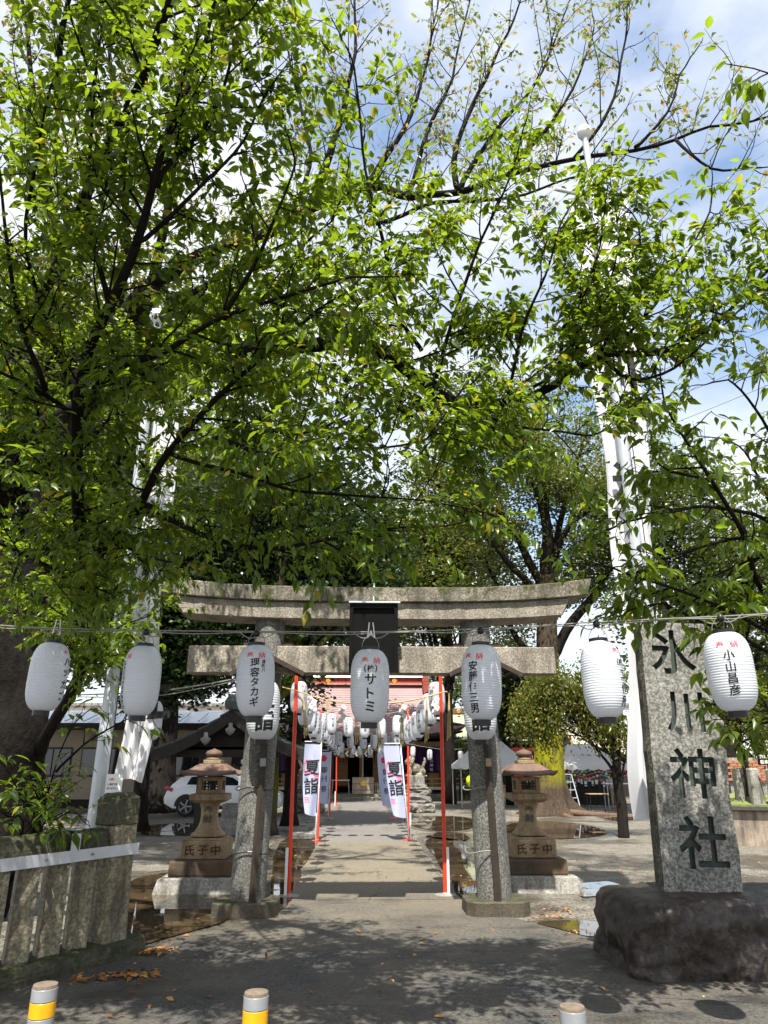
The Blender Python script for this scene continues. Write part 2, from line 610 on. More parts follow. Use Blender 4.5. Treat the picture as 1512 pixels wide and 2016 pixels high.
class Grower:
    """limbs laid out by hand; side branches, twigs and leaves grown from them"""
    def __init__(s, leaf=0.105, density=1.0, droop=0.35):
        s.wood = MB()
        s.br = []                       # side branches: start, direction, length, radius, twig length, twigs per m, leaves per twig, leaf size, lift
        s.leaf, s.density, s.droop = leaf, density, droop

    def limb(s, pts, r0, r1, seg=8, branch=0.35, blen=1.1, start=0.1, bare=False, twig=0.4, tpb=6, lpt=9, lift=0.2, smoothn=4, spread=1.0, leaf=None, pw=0.8):
        pts = smooth_line(pts, smoothn)
        n = len(pts)
        pts = [p + Vector(noise.noise_vector(p * 1.3)) * (0.06 + 0.25 * r0) * (1 if 0 < i < n - 1 else 0) for i, p in enumerate(pts)]
        s.wood.tube(pts, [(r0 + (r1 - r0) * (i / (n - 1)) ** pw) * (1 + 0.12 * noise.noise(pts[i] * 3)) for i in range(n)], seg)
        if bare: return
        leaf = leaf or s.leaf
        acc = 0.0
        for i in range(1, n):
            acc += (pts[i] - pts[i - 1]).length
            if i / n < start: continue
            while acc > branch:
                acc -= branch * random.uniform(0.7, 1.3)
                f = i / n
                t = (pts[i] - pts[i - 1]).normalized()
                o = rdir()
                o = (o - t * o.dot(t)).normalized()
                o.z = o.z * 0.6 + lift
                d = (t * random.uniform(0.2, 0.9) + o * spread).normalized()
                L = blen * random.uniform(0.5, 1.2) * (1.15 - 0.55 * f)
                s.br.append((*pts[i], *d, L, max(0.004, min(0.022, r1 + (r0 - r1) * (1 - f)) * 0.45), twig, tpb, lpt, leaf, lift))
        d = (pts[-1] - pts[-2]).normalized()
        s.br.append((*pts[-1], *d, blen * 0.6, r1, twig, tpb, lpt, leaf, lift))

    @staticmethod
    def _shoot(p, d, L, seg, lift, wob):
        N = len(p)
        out = [p]
        d = d / (np.linalg.norm(d, axis=1, keepdims=True) + 1e-9)
        for i in range(seg):
            d = d + rng.normal(0, 0.58, (N, 3)) * wob
            d[:, 2] += lift * 0.5
            d = d / (np.linalg.norm(d, axis=1, keepdims=True) + 1e-9)
            out.append(out[-1] + d * (L / seg)[:, None])
        return np.stack(out, 1)

    @staticmethod
    def _side(t):
        o = rng.normal(0, 1, t.shape)
        o -= t * (o * t).sum(1, keepdims=True)
        return o / (np.linalg.norm(o, axis=1, keepdims=True) + 1e-9)

    def finish(s, root, wood_m, leaf_m, tmpl=LEAF_NEAR, singles=0, yellow=0.035, roll=0.45):
        o = np.array(root.location)
        s.wood.build('trunk', wood_m, root, smooth=True, origin=o)
        B = np.array(s.br)
        bp = s._shoot(B[:, :3], B[:, 3:6], B[:, 6], 5, B[:, 12], 0.22)
        q_ = link('branches', tubes_mesh(bp - o, B[:, 7:8] * (1 - 0.75 * np.arange(6)[None] / 5) + 0.0015, wood_m, 4), root)
        q_['kind'] = 'stuff'
        nt = np.maximum(1, np.round(B[:, 9] * s.density * B[:, 6] * rng.uniform(0.7, 1.3, len(B)))).astype(int)
        bi = np.repeat(np.arange(len(B)), nt)
        f = 0.12 + 0.88 * rng.random(len(bi))
        j = np.minimum((f * 5).astype(int), 4)
        a, b = bp[bi, j], bp[bi, j + 1]
        q = a + (b - a) * (f * 5 - j)[:, None]
        t = b - a
        t /= np.linalg.norm(t, axis=1, keepdims=True) + 1e-9
        sd = s._side(t)
        sd[:, 2] = sd[:, 2] * 0.7 + B[bi, 12] * 0.7
        tl = B[bi, 8] * rng.uniform(0.5, 1.25, len(bi))
        tp = s._shoot(q, t * rng.uniform(0.3, 1.0, (len(bi), 1)) + sd, tl, 3, B[bi, 12] * 0.4, 0.28)
        q_ = link('twigs', tubes_mesh(tp - o, np.tile(np.array([0.0035, 0.003, 0.002, 0.0012]), (len(bi), 1)), wood_m, 3), root)
        q_['kind'] = 'stuff'
        nl = np.maximum(1, np.round(B[bi, 10] * tl / 0.4 * rng.uniform(0.7, 1.25, len(bi)))).astype(int)
        ti = np.repeat(np.arange(len(bi)), nl)
        f = 0.1 + 0.9 * rng.random(len(ti))
        j = np.minimum((f * 3).astype(int), 2)
        a, b = tp[ti, j], tp[ti, j + 1]
        p = a + (b - a) * (f * 3 - j)[:, None]
        t = b - a
        t /= np.linalg.norm(t, axis=1, keepdims=True) + 1e-9
        side = np.cross(t, np.array([0, 0, 1.0]))
        side /= np.linalg.norm(side, axis=1, keepdims=True) + 1e-6
        N = len(p)
        sg = np.where(rng.random(N) < 0.5, 1.0, -1.0)[:, None]
        D = t * rng.uniform(0.2, 0.9, (N, 1)) + side * sg * rng.uniform(0.4, 1.0, (N, 1)) + rng.normal(0, 0.2, (N, 3))
        D[:, 2] -= s.droop * rng.uniform(0.2, 1.6, N)
        D /= np.linalg.norm(D, axis=1, keepdims=True)
        P = p + D * 0.018 - o
        S = B[bi[ti], 11] * rng.uniform(0.5, 1.25, N)
        L = np.clip(rng.beta(2.2, 2.2, N) * 0.9, 0, 0.9)
        L[rng.random(N) < yellow] = 0.99
        keep = np.ones(N, bool)
        if singles:
            rel = P + o - np.array((0, 0, CAM_H))
            zc = rel @ np.array(_FW)
            xc, yc = rel @ np.array(_R), rel @ np.array(_U)
            vis = (zc > 0.5) & (np.abs(xc / zc) < 0.54) & (np.abs(yc / zc) < 0.72)
            size = np.where(vis, S / np.maximum(zc, 0.1), 0)
            idx = np.argsort(-size)[:singles]
            keep[idx] = False
        me = leaf_mesh('foliage', P[keep], D[keep], S[keep], L[keep], leaf_m, tmpl, roll)
        crown = link('crown', me, root)
        crown['kind'] = 'stuff'
        if singles:
            var = []
            for k in range(10):
                var.append(leaf_mesh('leaf', [(0, 0, 0)], [(0, 1, 0)], [1.0], [0.1 + 0.08 * k if k < 9 else 0.99], leaf_m, tmpl, 0.0))
            for i in idx:
                q = link('leaf', var[9 if L[i] > 0.95 else int(rng.integers(0, 9))], root)
                d = Vector(D[i])
                X = d.cross(Vector((0, 0, 1)) + rdir(0.45)).normalized()
                Z = X.cross(d)
                Mx = Matrix((X, d, Z)).transposed().to_4x4()
                q.matrix_local = Matrix.Translation(Vector(P[i])) @ Mx @ Matrix.Scale(float(S[i]), 4)
        return N


def far_crown(blobs, n_clusters, per, size, seedv=0, droop=-0.1, sig=0.35, flat=0.5):
    """leaf points for a big crown: clumps spread through lobes (cx, cy, cz, rx, ry, rz)"""
    r = np.random.default_rng(100 + seedv)
    B = np.array(blobs, float)
    vol = B[:, 3] * B[:, 4] * B[:, 5]
    which = r.choice(len(B), n_clusters, p=vol / vol.sum())
    u = r.normal(0, 1, (n_clusters, 3))
    u /= np.linalg.norm(u, axis=1, keepdims=True)
    rad = r.random(n_clusters) ** 0.45
    C = B[which, :3] + u * rad[:, None] * B[which, 3:]
    P = np.repeat(C, per, axis=0) + r.normal(0, 1, (n_clusters * per, 3)) * np.array([sig, sig, sig * flat])
    D = r.normal(0, 1, P.shape)
    D[:, 2] = D[:, 2] * 0.5 + droop
    S = size * r.uniform(0.6, 1.25, len(P))
    tone = np.repeat(r.normal(0.45, 0.16, n_clusters), per) + r.normal(0, 0.13, len(P))
    return C, P, D, S, np.clip(tone, 0, 0.9)


def far_tree(name, label, base, trunk_pts, r0, blobs, ncl, per, size, wood_m, leaf_m, limbs=8, seedv=0, sig=0.4, flat=0.5, droop=-0.1, group=None, yellow=0.0, flare=None, lr=0.16, tmpl=LEAF_FAR, limb_from=(0.35, 1.0)):
    root = thing(name, label, 'tree', base, 0, group)
    o = np.array(base)
    tp = smooth_line(trunk_pts, 4)
    n = len(tp)
    mb = MB()
    rad = [r0 * (1 - 0.55 * i / (n - 1)) for i in range(n)]
    if flare:
        rad = [ri * (1 + flare * math.exp(-(tp[i].z - tp[0].z) / (r0 * 1.1))) for i, ri in enumerate(rad)]
    mb.tube(tp, rad, 18)
    me = mb.mesh(wood_m, smooth=True, disp=0.12 * r0, dscale=1.6 / r0, origin=base)
    link('trunk', me, root)
    C, P, D, S, L = far_crown(blobs, ncl, per, size, seedv, droop, sig, flat)
    if yellow:
        L[rng.random(len(L)) < yellow] = 0.99
    br = MB()
    rr = random.Random(seedv)
    for k in range(limbs):
        c = Vector(C[rr.randrange(len(C))])
        f = rr.uniform(*limb_from)
        i = min(int(f * (n - 1)), n - 2)
        a = tp[i]
        mid = a.lerp(c, 0.5) + Vector((0, 0, 0.15 * (c - a).length)) * rr.uniform(-0.3, 1)
        pts = smooth_line([a, a.lerp(mid, 0.5), mid, c], 4)
        pts = [p + Vector(noise.noise_vector(p * 0.7)) * 0.25 if 0 < j else p for j, p in enumerate(pts)]
        m = len(pts)
        br.tube(pts, [max(0.02, lr * (1 - 0.85 * j / m)) for j in range(m)], 6)
        for q in range(3):
            e = Vector(C[rr.randrange(len(C))])
            s_ = pts[rr.randrange(m // 3, m)]
            e = s_ + (e - s_) * min(1.0, 2.6 / max(0.1, (e - s_).length))
            br.tube(smooth_line([s_, s_.lerp(e, 0.5) + rdir(0.2), e], 3), [lr * 0.3] * 3 + [lr * 0.2] * 3 + [lr * 0.1], 5)
    if limbs:
        tag(br.build('branches', wood_m, root, smooth=True, origin=base), kind='stuff')
    cr_ = link('crown', leaf_mesh('foliage', P - o, D, S, L, leaf_m, tmpl, 0.8), root)
    cr_['kind'] = 'stuff'
    return root
# ================================================================== materials
M = {}
M['stone'] = granite('torii_granite', (0.44, 0.40, 0.33), (0.08, 0.07, 0.06), 45, stain=0.5, amt=0.65)
M['lintel'] = granite('lintel_granite', (0.33, 0.30, 0.24), (0.04, 0.035, 0.03), 45, moss=0.75, stain=0.9, amt=0.7, mosscol=(0.030, 0.034, 0.008))
M['pillar'] = granite('pillar_granite', (0.27, 0.27, 0.255), (0.03, 0.03, 0.03), 45, stain=0.5, amt=0.75)
M['pbase'] = granite('base_stone', (0.105, 0.095, 0.070), (0.02, 0.02, 0.015), 40, stain=0.7, streak=0.3, moss=0.12, mosscol=(0.022, 0.026, 0.009))
M['brownstone'] = granite('lantern_stone', (0.40, 0.31, 0.19), (0.09, 0.065, 0.035), 45, stain=0.5, streak=0.75, rough=0.65)
M['darkstone'] = granite('lantern_plinth', (0.090, 0.068, 0.045), (0.030, 0.022, 0.015), 60, stain=0.5, streak=0.5)
M['roofstone'] = granite('lantern_cap', (0.189, 0.112, 0.084), (0.070, 0.049, 0.035), 60, stain=0.45)
M['concrete'] = granite('concrete_block', (0.40, 0.39, 0.36), (0.12, 0.12, 0.11), 30, stain=0.75, amt=0.6)
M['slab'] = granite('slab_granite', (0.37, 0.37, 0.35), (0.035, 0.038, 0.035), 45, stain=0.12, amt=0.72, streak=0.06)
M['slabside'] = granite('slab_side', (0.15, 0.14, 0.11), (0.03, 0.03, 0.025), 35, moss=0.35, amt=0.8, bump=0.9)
M['carve'] = plain('carved_groove', (0.050, 0.066, 0.058), 0.85, 0.3, 20)
M['boulder'] = granite('boulder_stone', (0.062, 0.044, 0.037), (0.010, 0.008, 0.007), 14, stain=0.6, rough=0.45, amt=0.75, bump=1.0)
M['fence'] = granite('fence_stone', (0.37, 0.34, 0.24), (0.03, 0.03, 0.022), 30, moss=0.22, stain=0.75, amt=0.6, streak=0.25, bump=0.8)
M['fencerail'] = granite('fence_rail', (0.10, 0.095, 0.060), (0.02, 0.02, 0.015), 30, moss=0.7, stain=0.6, mosscol=(0.016, 0.019, 0.006), bump=0.8)
M['alu'] = plain('aluminium', (0.527, 0.544, 0.578), 0.38, 0.12, 8, 0.35)
M['galv'] = plain('galvanised', (0.510, 0.544, 0.578), 0.42, 0.10, 5, 0.25)
M['black'] = plain('black_lacquer', (0.004, 0.004, 0.0045), 0.6, 0.3, 9, spec=0.15)
M['blackplastic'] = plain('black_plastic', (0.012, 0.012, 0.013), 0.4, 0.3, 9)
M['wood'] = plain('weathered_wood', (0.042, 0.030, 0.022), 0.8, 0.4, 14, bump=0.3)
M['newwood'] = plain('pale_wood', (0.338, 0.225, 0.120), 0.6, 0.25, 10)
M['panel'] = plain('orange_wood', (0.315, 0.150, 0.056), 0.55, 0.25, 9)
M['darkwood'] = plain('dark_timber', (0.016, 0.012, 0.009), 0.75, 0.4, 9)
M['ink'] = plain('black_ink', (0.006, 0.006, 0.007), 0.6, 0.1, 9)
M['redink'] = plain('red_ink', (0.75, 0.02, 0.05), 0.6, 0.1, 9)
M['pinkink'] = plain('pink_ink', (0.80, 0.12, 0.22), 0.6, 0.1, 9)
M['redpaint'] = plain('vermilion_paint', (0.78, 0.055, 0.02), 0.35, 0.12, 5)
M['maroon'] = plain('maroon_paint', (0.20, 0.012, 0.012), 0.4, 0.2, 6)
M['whiteplastic'] = plain('white_pvc', (0.80, 0.80, 0.80), 0.35, 0.06, 6)
M['wire'] = plain('cable', (0.24, 0.23, 0.21), 0.5, 0.2, 9)
M['straw'] = plain('straw', (0.52, 0.40, 0.15), 0.8, 0.3, 30)
M['paper'] = plain('white_paper', (0.85, 0.85, 0.84), 0.8, 0.04, 9)
M['yellow'] = plain('yellow_tape', (0.722, 0.357, 0.007), 0.4, 0.18, 16)
M['greytape'] = plain('silver_tape', (0.255, 0.266, 0.285), 0.35, 0.15, 14)
M['bolltop'] = plain('bollard_top', (0.15, 0.115, 0.085), 0.85, 0.4, 40)
M['purple'] = plain('purple_cloth', (0.045, 0.012, 0.075), 0.85, 0.25, 4)
M['gold'] = plain('gold', (0.85, 0.55, 0.10), 0.35, 0.12, 9, 0.7)
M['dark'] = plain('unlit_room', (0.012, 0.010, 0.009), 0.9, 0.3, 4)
M['greentile'] = plain('green_tile', (0.045, 0.065, 0.055), 0.5, 0.4, 6, bump=0.3)
M['cream'] = plain('cream_plaster', (0.300, 0.252, 0.192), 0.85, 0.15, 3)
M['tyre'] = plain('tyre_rubber', (0.02, 0.02, 0.02), 0.8, 0.2, 9)
M['chrome'] = plain('alloy', (0.28, 0.28, 0.29), 0.3, 0.1, 9, 0.7)
M['carwhite'] = plain('white_car_paint', (0.80, 0.82, 0.84), 0.12, 0.02, 3, spec=0.6)
M['glassdark'] = plain('dark_glass', (0.015, 0.018, 0.022), 0.05, 0.1, 3, spec=0.8)
M['taillight'] = plain('tail_light', (0.45, 0.01, 0.02), 0.1, 0.1, 6, spec=0.7)
M['bark'] = bark('cherry_bark', (0.005, 0.004, 0.0035), (0.020, 0.016, 0.013), stretch=(3, 3, 2))
M['mossbark'] = bark('mossy_bark', (0.025, 0.020, 0.014), (0.075, 0.06, 0.042), moss=(0.085, 0.10, 0.015), mossz=(0.3, 7.0))
M['darkbark'] = bark('evergreen_bark', (0.007, 0.006, 0.005), (0.028, 0.022, 0.018))
M['yellowbark'] = bark('zelkova_bark', (0.025, 0.018, 0.013), (0.10, 0.072, 0.052), moss=(0.30, 0.29, 0.008), mossz=(0.9, 5.4))
M['cherry'] = leafmat('cherry_leaf', (0.035, 0.080, 0.010), (0.10, 0.160, 0.018), (0.30, 0.43, 0.016), tw=0.57, gloss=0.33, spec=0.6)
M['cherry2'] = leafmat('sparse_leaf', (0.050, 0.085, 0.015), (0.13, 0.17, 0.03), (0.34, 0.40, 0.05), yellow=(0.34, 0.22, 0.06), tw=0.45)
M['evergreen'] = leafmat('evergreen_leaf', (0.012, 0.030, 0.008), (0.040, 0.075, 0.016), (0.06, 0.10, 0.015), tw=0.25, gloss=0.3, spec=0.6)
M['zelkova'] = leafmat('zelkova_leaf', (0.035, 0.060, 0.012), (0.11, 0.135, 0.022), (0.24, 0.28, 0.035), tw=0.4)
M['weeping'] = leafmat('weeping_leaf', (0.045, 0.066, 0.010), (0.13, 0.145, 0.026), (0.32, 0.34, 0.035), yellow=(0.36, 0.28, 0.05), tw=0.45)
M['bgleaf'] = leafmat('background_leaf', (0.030, 0.055, 0.014), (0.10, 0.13, 0.03), (0.20, 0.26, 0.04), tw=0.4)
M['litter'] = leafmat('fallen_leaf', (0.16, 0.055, 0.018), (0.42, 0.20, 0.05), (0.2, 0.1, 0.02), yellow=(0.55, 0.35, 0.06), tw=0.1, gloss=0.6)


def mat_cloth(name, c, tw=0.35, rough=0.85):
    t = NT(name)
    t.set(t.ramp(t.noise(3, 3), 0.3, 0.7, tuple(x * 0.93 for x in c), c), rough, spec=0.2)
    tr = t.n.new('ShaderNodeBsdfTranslucent')
    tr.inputs['Color'].default_value = (*c, 1)
    ms = t.n.new('ShaderNodeMixShader')
    ms.inputs[0].default_value = tw
    t.l.new(t.b.outputs[0], ms.inputs[1])
    t.l.new(tr.outputs[0], ms.inputs[2])
    t.l.new(ms.outputs[0], t.n['Material Output'].inputs['Surface'])
    return t.m


M['lantern'] = mat_cloth('lantern_vinyl', (0.74, 0.765, 0.81), 0.35, 0.26)
M['lantern'].node_tree.nodes['Principled BSDF'].inputs['Specular IOR Level'].default_value = 0.5
M['banner'] = mat_cloth('banner_cloth', (0.80, 0.80, 0.83), 0.3)
M['nobori'] = mat_cloth('flag_cloth', (0.58, 0.63, 0.86), 0.4)
M['tent'] = mat_cloth('tent_cloth', (0.88, 0.89, 0.91), 0.5, 0.6)


def mat_ground():
    t = NT('gravel_ground')
    fine = t.noise(24, 6, 0.9)
    big = t.noise(0.5, 6, 0.62)
    col = t.ramp(fine, 0.42, 0.58, (0.045, 0.042, 0.034), (0.34, 0.32, 0.275))
    col = t.mix(t.ramp(t.noise(4.5, 6, 0.75), 0.38, 0.62), col, t.mix(1.0, col, (0.62, 0.58, 0.50), 'MULTIPLY'))
    wet = t.ramp(big, 0.47, 0.56)
    wet = t.math('MULTIPLY', wet, 0.8)
    col = t.mix(wet, col, t.mix(1.0, col, (0.36, 0.32, 0.27), 'MULTIPLY'))
    r = t.mix(wet, (0.9, 0.9, 0.9), (0.32, 0.32, 0.32))
    h = t.math('ADD', fine, t.math('MULTIPLY', t.noise(12, 4, 0.7), 1.0))
    return t.set(col, r, h, 0.9, 0.02, 0.4)


def asphalt_nodes(t, lo, hi, sand, samt, wetp):
    fine = t.noise(38, 5, 0.92)
    col = t.ramp(fine, 0.41, 0.59, lo, hi)
    s = t.ramp(t.noise(1.1, 8, 0.68), 0.38, 0.56)
    s2 = t.ramp(t.noise(26, 4, 0.7), 0.3, 0.65)
    sm = t.math('MULTIPLY', t.mix(1.0, s, s2, 'MULTIPLY'), samt)
    col = t.mix(sm, col, sand)
    wet = t.ramp(t.noise(0.9, 6, 0.6, stretch=(1, 1.6, 1)), wetp, wetp + 0.12)
    col = t.mix(t.math('MULTIPLY', wet, 0.6), col, t.mix(1.0, col, (0.42, 0.42, 0.42), 'MULTIPLY'))
    r = t.mix(wet, (0.85, 0.85, 0.85), (0.34, 0.34, 0.34))
    h = t.math('ADD', fine, t.math('MULTIPLY', t.noise(40, 3, 0.7), 1.0))
    return col, r, h


def mat_asphalt(name, *a):
    t = NT(name)
    col, r, h = asphalt_nodes(t, *a)
    return t.set(col, r, h, 0.7, 0.010, 0.4)


def mat_approach():
    """one surface: dark asphalt by the road, sandier beyond the gate, with patched cracks"""
    t = NT('approach_asphalt')
    c1, r1, h = asphalt_nodes(t, (0.010, 0.011, 0.012), (0.090, 0.090, 0.086), (0.135, 0.110, 0.078), 0.60, 0.50)
    c2, r2, h2 = asphalt_nodes(t, (0.075, 0.066, 0.049), (0.20, 0.178, 0.132), (0.19, 0.158, 0.105), 0.6, 0.60)
    x = t.n.new('ShaderNodeSeparateXYZ')
    t.l.new(t.tc.outputs['Object'], x.inputs[0])
    y = t.math('ADD', x.outputs['Y'], t.math('MULTIPLY', t.noise(0.8, 6, 0.65), 5.0))
    k = t.ramp(t.math('MULTIPLY', t.math('SUBTRACT', y, 10.5), 0.22), 0.0, 1.0)
    vo = t.n.new('ShaderNodeTexVoronoi')
    vo.feature = 'DISTANCE_TO_EDGE'
    vo.inputs['Scale'].default_value = 0.55
    mpn = t.n.new('ShaderNodeMixRGB')
    mpn.blend_type = 'ADD'
    mpn.inputs['Fac'].default_value = 0.35
    nzn = t.n.new('ShaderNodeTexNoise')
    nzn.inputs['Scale'].default_value = 2.5
    t.l.new(t.tc.outputs['Object'], nzn.inputs['Vector'])
    t.l.new(t.tc.outputs['Object'], mpn.inputs['Color1'])
    t.l.new(nzn.outputs['Color'], mpn.inputs['Color2'])
    t.l.new(mpn.outputs['Color'], vo.inputs['Vector'])
    crack = t.math('MULTIPLY', t.ramp(vo.outputs['Distance'], 0.0, 0.010, (1, 1, 1), (0, 0, 0)), t.ramp(t.noise(0.7, 3), 0.5, 0.62))
    col = t.mix(k, c1, c2)
    col = t.mix(t.math('MULTIPLY', crack, 0.7), col, (0.012, 0.011, 0.010))
    return t.set(col, t.mix(k, r1, r2), h, 0.7, 0.010, 0.4)


M['ground'] = mat_ground()
M['apron'] = mat_approach()
M['path'] = M['apron']


def mat_water():
    t = NT('muddy_water')
    c = t.ramp(t.noise(1.2, 4), 0.35, 0.65, (0.030, 0.023, 0.013), (0.075, 0.052, 0.027))
    sh = t.ramp(t.noise(2.2, 6, 0.7), 0.34, 0.42, (1, 1, 1), (0, 0, 0))
    c = t.mix(t.math('MULTIPLY', sh, 0.8), c, t.ramp(t.noise(34, 5, 0.85), 0.4, 0.6, (0.03, 0.026, 0.02), (0.15, 0.13, 0.10)))
    return t.set(c, t.mix(sh, (0.02, 0.02, 0.02), (0.45, 0.45, 0.45)), t.noise(6, 2), 0.03, 0.01, 0.6)


M['water'] = mat_water()


def mat_damp():
    t = NT('damp_gravel')
    fine = t.noise(34, 5, 0.85)
    col = t.ramp(fine, 0.38, 0.62, (0.022, 0.019, 0.014), (0.14, 0.12, 0.09))
    return t.set(col, t.ramp(t.noise(3, 4), 0.4, 0.6, (0.15, 0.15, 0.15), (0.6, 0.6, 0.6)), t.noise(14, 4), 0.4, 0.01, 0.5)


M['damp'] = mat_damp()

# ================================================================== ground, path, puddles
g = MB()
NG = 40
xs = [-250, -60, -20] + list(np.linspace(-12, 14, NG)) + [25, 60, 250]
ys = [-60, -10] + list(np.linspace(0, 45, NG)) + [60, 100, 400]
for y in ys:
    for x in xs:
        z = 0.0
        g.v.append((x, y, z))
nx = len(xs)
for j in range(len(ys) - 1):
    for i in range(nx - 1):
        g.f.append((j * nx + i, j * nx + i + 1, (j + 1) * nx + i + 1, (j + 1) * nx + i))
struct('ground', g, M['ground'])

# asphalt apron in front of the gate, 6 mm above the gravel
ap = [(-40, -30), (40, -30), (40, 6.2), (9, 6.6), (3.9, 7.1), (2.62, 8.35), (2.2, 9.1), (1.62, 10.2), (1.52, 10.9), (-1.12, 10.9), (-1.2, 10.2), (-1.55, 9.3), (-1.95, 8.5), (-2.5, 7.5), (-4, 5.6), (-40, 5.0)]
struct('forecourt_pavement', MB().prism(ap, -0.2, 0.008), M['apron'])
pt = [(-1.06, 10.9), (1.42, 10.9), (1.37, 18.6), (-1.03, 18.6)]
struct('path', MB().prism(pt, -0.2, 0.014), M['path'])
pt = [(-1.06, 18.604), (1.40, 18.604), (1.6, 39.6), (-1.3, 39.6)]
M['path_shaded'] = mat_asphalt('shaded_path_asphalt', (0.088, 0.087, 0.085), (0.177, 0.170, 0.163), (0.218, 0.184, 0.136), 0.45, 0.56)  # far stretch of the same path; tree shade is put into this greyer colour
struct('path_far', MB().prism(pt, -0.2, 0.012), M['path_shaded'])

PUD = [
    [(240, 1748), (300, 1724), (420, 1716), (470, 1740), (480, 1790), (400, 1828), (335, 1846), (262, 1868), (226, 1850), (228, 1790)],
    [(528, 1790), (540, 1690), (560, 1655), (598, 1640), (626, 1650), (604, 1700), (580, 1750), (562, 1785)],
    [(835, 1655), (870, 1650), (920, 1662), (930, 1700), (1000, 1735), (1000, 1770), (920, 1775), (893, 1745), (866, 1700)],
    [(1138, 1744), (1185, 1738), (1215, 1743), (1230, 1758), (1190, 1766), (1148, 1767)],
    [(1050, 1822), (1110, 1812), (1180, 1818), (1200, 1834), (1180, 1848), (1120, 1836)],
    [(1005, 1622), (1080, 1618), (1150, 1625), (1195, 1640), (1150, 1650), (1060, 1652), (1000, 1645)],
    [(800, 1612), (870, 1608), (925, 1612), (930, 1630), (880, 1637), (820, 1629)],
    [(285, 1628), (350, 1622), (440, 1626), (445, 1640), (360, 1646), (280, 1642)],
    [(1180, 1606), (1240, 1603), (1262, 1610), (1215, 1617)],
    [(860, 1640), (905, 1641), (930, 1652), (890, 1656), (850, 1650)],
]
for k, p in enumerate(PUD):
    pts = wobble([gr(*q).xy for q in p], 0.10, 4, 3.1 * k)
    mb = MB()
    mb.add([(x, y, 0.018 if k != 4 else 0.012) for x, y in pts], [tuple(range(len(pts)))])
    o = struct('puddle', mb, M['water'])
    cx_, cy_ = sum(q[0] for q in pts) / len(pts), sum(q[1] for q in pts) / len(pts)
    rim = wobble([gr(*q).xy for q in p], 0.16, 4, 3.1 * k + 1.7)
    rim = [(cx_ + (x - cx_) * 1.16 + 0.05 * math.copysign(1, x - cx_), cy_ + (y - cy_) * 1.12 + 0.08 * math.copysign(1, y - cy_)) for x, y in rim]
    mb = MB()
    mb.add([(x, y, 0.0035) for x, y in rim], [tuple(range(len(rim)))])
    struct('damp_ground', mb, M['damp'])

# flat kerb stones beside the path, left
for k, (x, y) in enumerate([(585, 1636), (602, 1628), (566, 1634), (620, 1622), (598, 1645), (630, 1615)]):
    c = gr(x, y)
    mb = MB().box((0, 0, 0.03), (0.55 + 0.1 * (k % 3), 0.62, 0.1), 0.1 * (k % 3))
    o = mb.build('paving_stone', M['concrete'], None, bevel=0.015, sub=1, disp=0.012, seed=k * 2.0)
    o.location = c
    tag(o, 'flat grey stepping stone sunk beside the path, %s of the row' % ordinal(k), 'paving stone', 'stepping stones left of the path')

# ================================================================== torii
TX, TY = 0.19, 10.05
tor = thing('torii_gate', 'grey granite shrine gate with upturned double lintel and black name plaque', 'gate', (TX, TY, 0))
for sx in (-1, 1):
    b = [(-0.40, -0.22), (-0.30, -0.34), (0.30, -0.34), (0.40, -0.22), (0.40, 0.25), (0.30, 0.34), (-0.30, 0.34), (-0.40, 0.25)]
    b = [(p[0] + sx * 1.56, p[1] - 0.02) for p in b]
    MB().prism(b, -0.1, 0.168, 0.985).build('pillar_base', M['pbase'], tor, bevel=0.015, sub=2, disp=0.006, dscale=5, seed=sx)
    pts = [(sx * (1.555 - 0.105 * t), 0, 0.15 + 3.55 * t) for t in np.linspace(0, 1, 22)]
    MB().tube(pts, [0.222 - 0.018 * t for t in np.linspace(0, 1, 22)], 40).build('pillar', M['pillar'], tor, smooth=True, angle=1.0)


def beam(name, m, hl_top, hl_bot, z0, z1, curve, dy, ridge=0.0, disp=0.006):
    N = 48
    mb = MB()
    rings = []
    for i in range(N + 1):
        u = -1 + 2 * i / N
        c = curve * abs(u) ** 3.2
        prof = [(-dy * 0.97, z0, hl_bot), (-dy, z1, hl_top), (0, z1 + ridge, hl_top), (dy, z1, hl_top), (dy * 0.97, z0, hl_bot)]
        ring = []
        for y, z, hl in prof:
            ring.append((u * hl, y, z + c * (0.8 if z == z0 else 1.0)))
        rings.append(ring)
    for r in rings: mb.v += r
    n = 5
    for i in range(N):
        for k in range(n):
            a, b_ = i * n + k, i * n + (k + 1) % n
            mb.f.append((a, a + n, b_ + n, b_))
    mb.f.append(tuple(range(n)))
    mb.f.append(tuple(range(N * n + n - 1, N * n - 1, -1)))
    mb.build(name, m, tor, bevel=0.012, sub=1, disp=disp, dscale=6)


beam('top_lintel', M['lintel'], 3.10, 3.03, 3.885, 4.09, 0.155, 0.33, 0.05)
beam('under_lintel', M['stone'], 2.78, 2.66, 3.645, 3.882, 0.10, 0.27)
MB().box((0, 0, 3.11), (5.07, 0.30, 0.37)).build('tie_beam', M['stone'], tor, bevel=0.012, sub=3, disp=0.004, dscale=6)
for sx in (-1, 1):
    for s2 in (-1, 1):
        MB().box((sx * 1.46 + s2 * 0.27, 0, 3.325), (0.14, 0.18, 0.05)).build('wedge', M['wood'], tor)
pl = MB().box((0, -0.40, 3.36), (0.62, 0.05, 0.90), rx=0.06).build('name_plaque', M['black'], tor, bevel=0.01)
f = MB()
for a in ((0, 0.43, 0.66, 0.05), (0, -0.43, 0.66, 0.05)):
    f.box((a[0], -0.425 - a[1] * 0.06, 3.36 + a[1]), (a[2], 0.07, a[3]), rx=0.06)
for sx in (-1, 1):
    f.box((sx * 0.305, -0.425, 3.36), (0.05, 0.07, 0.82), rx=0.06)
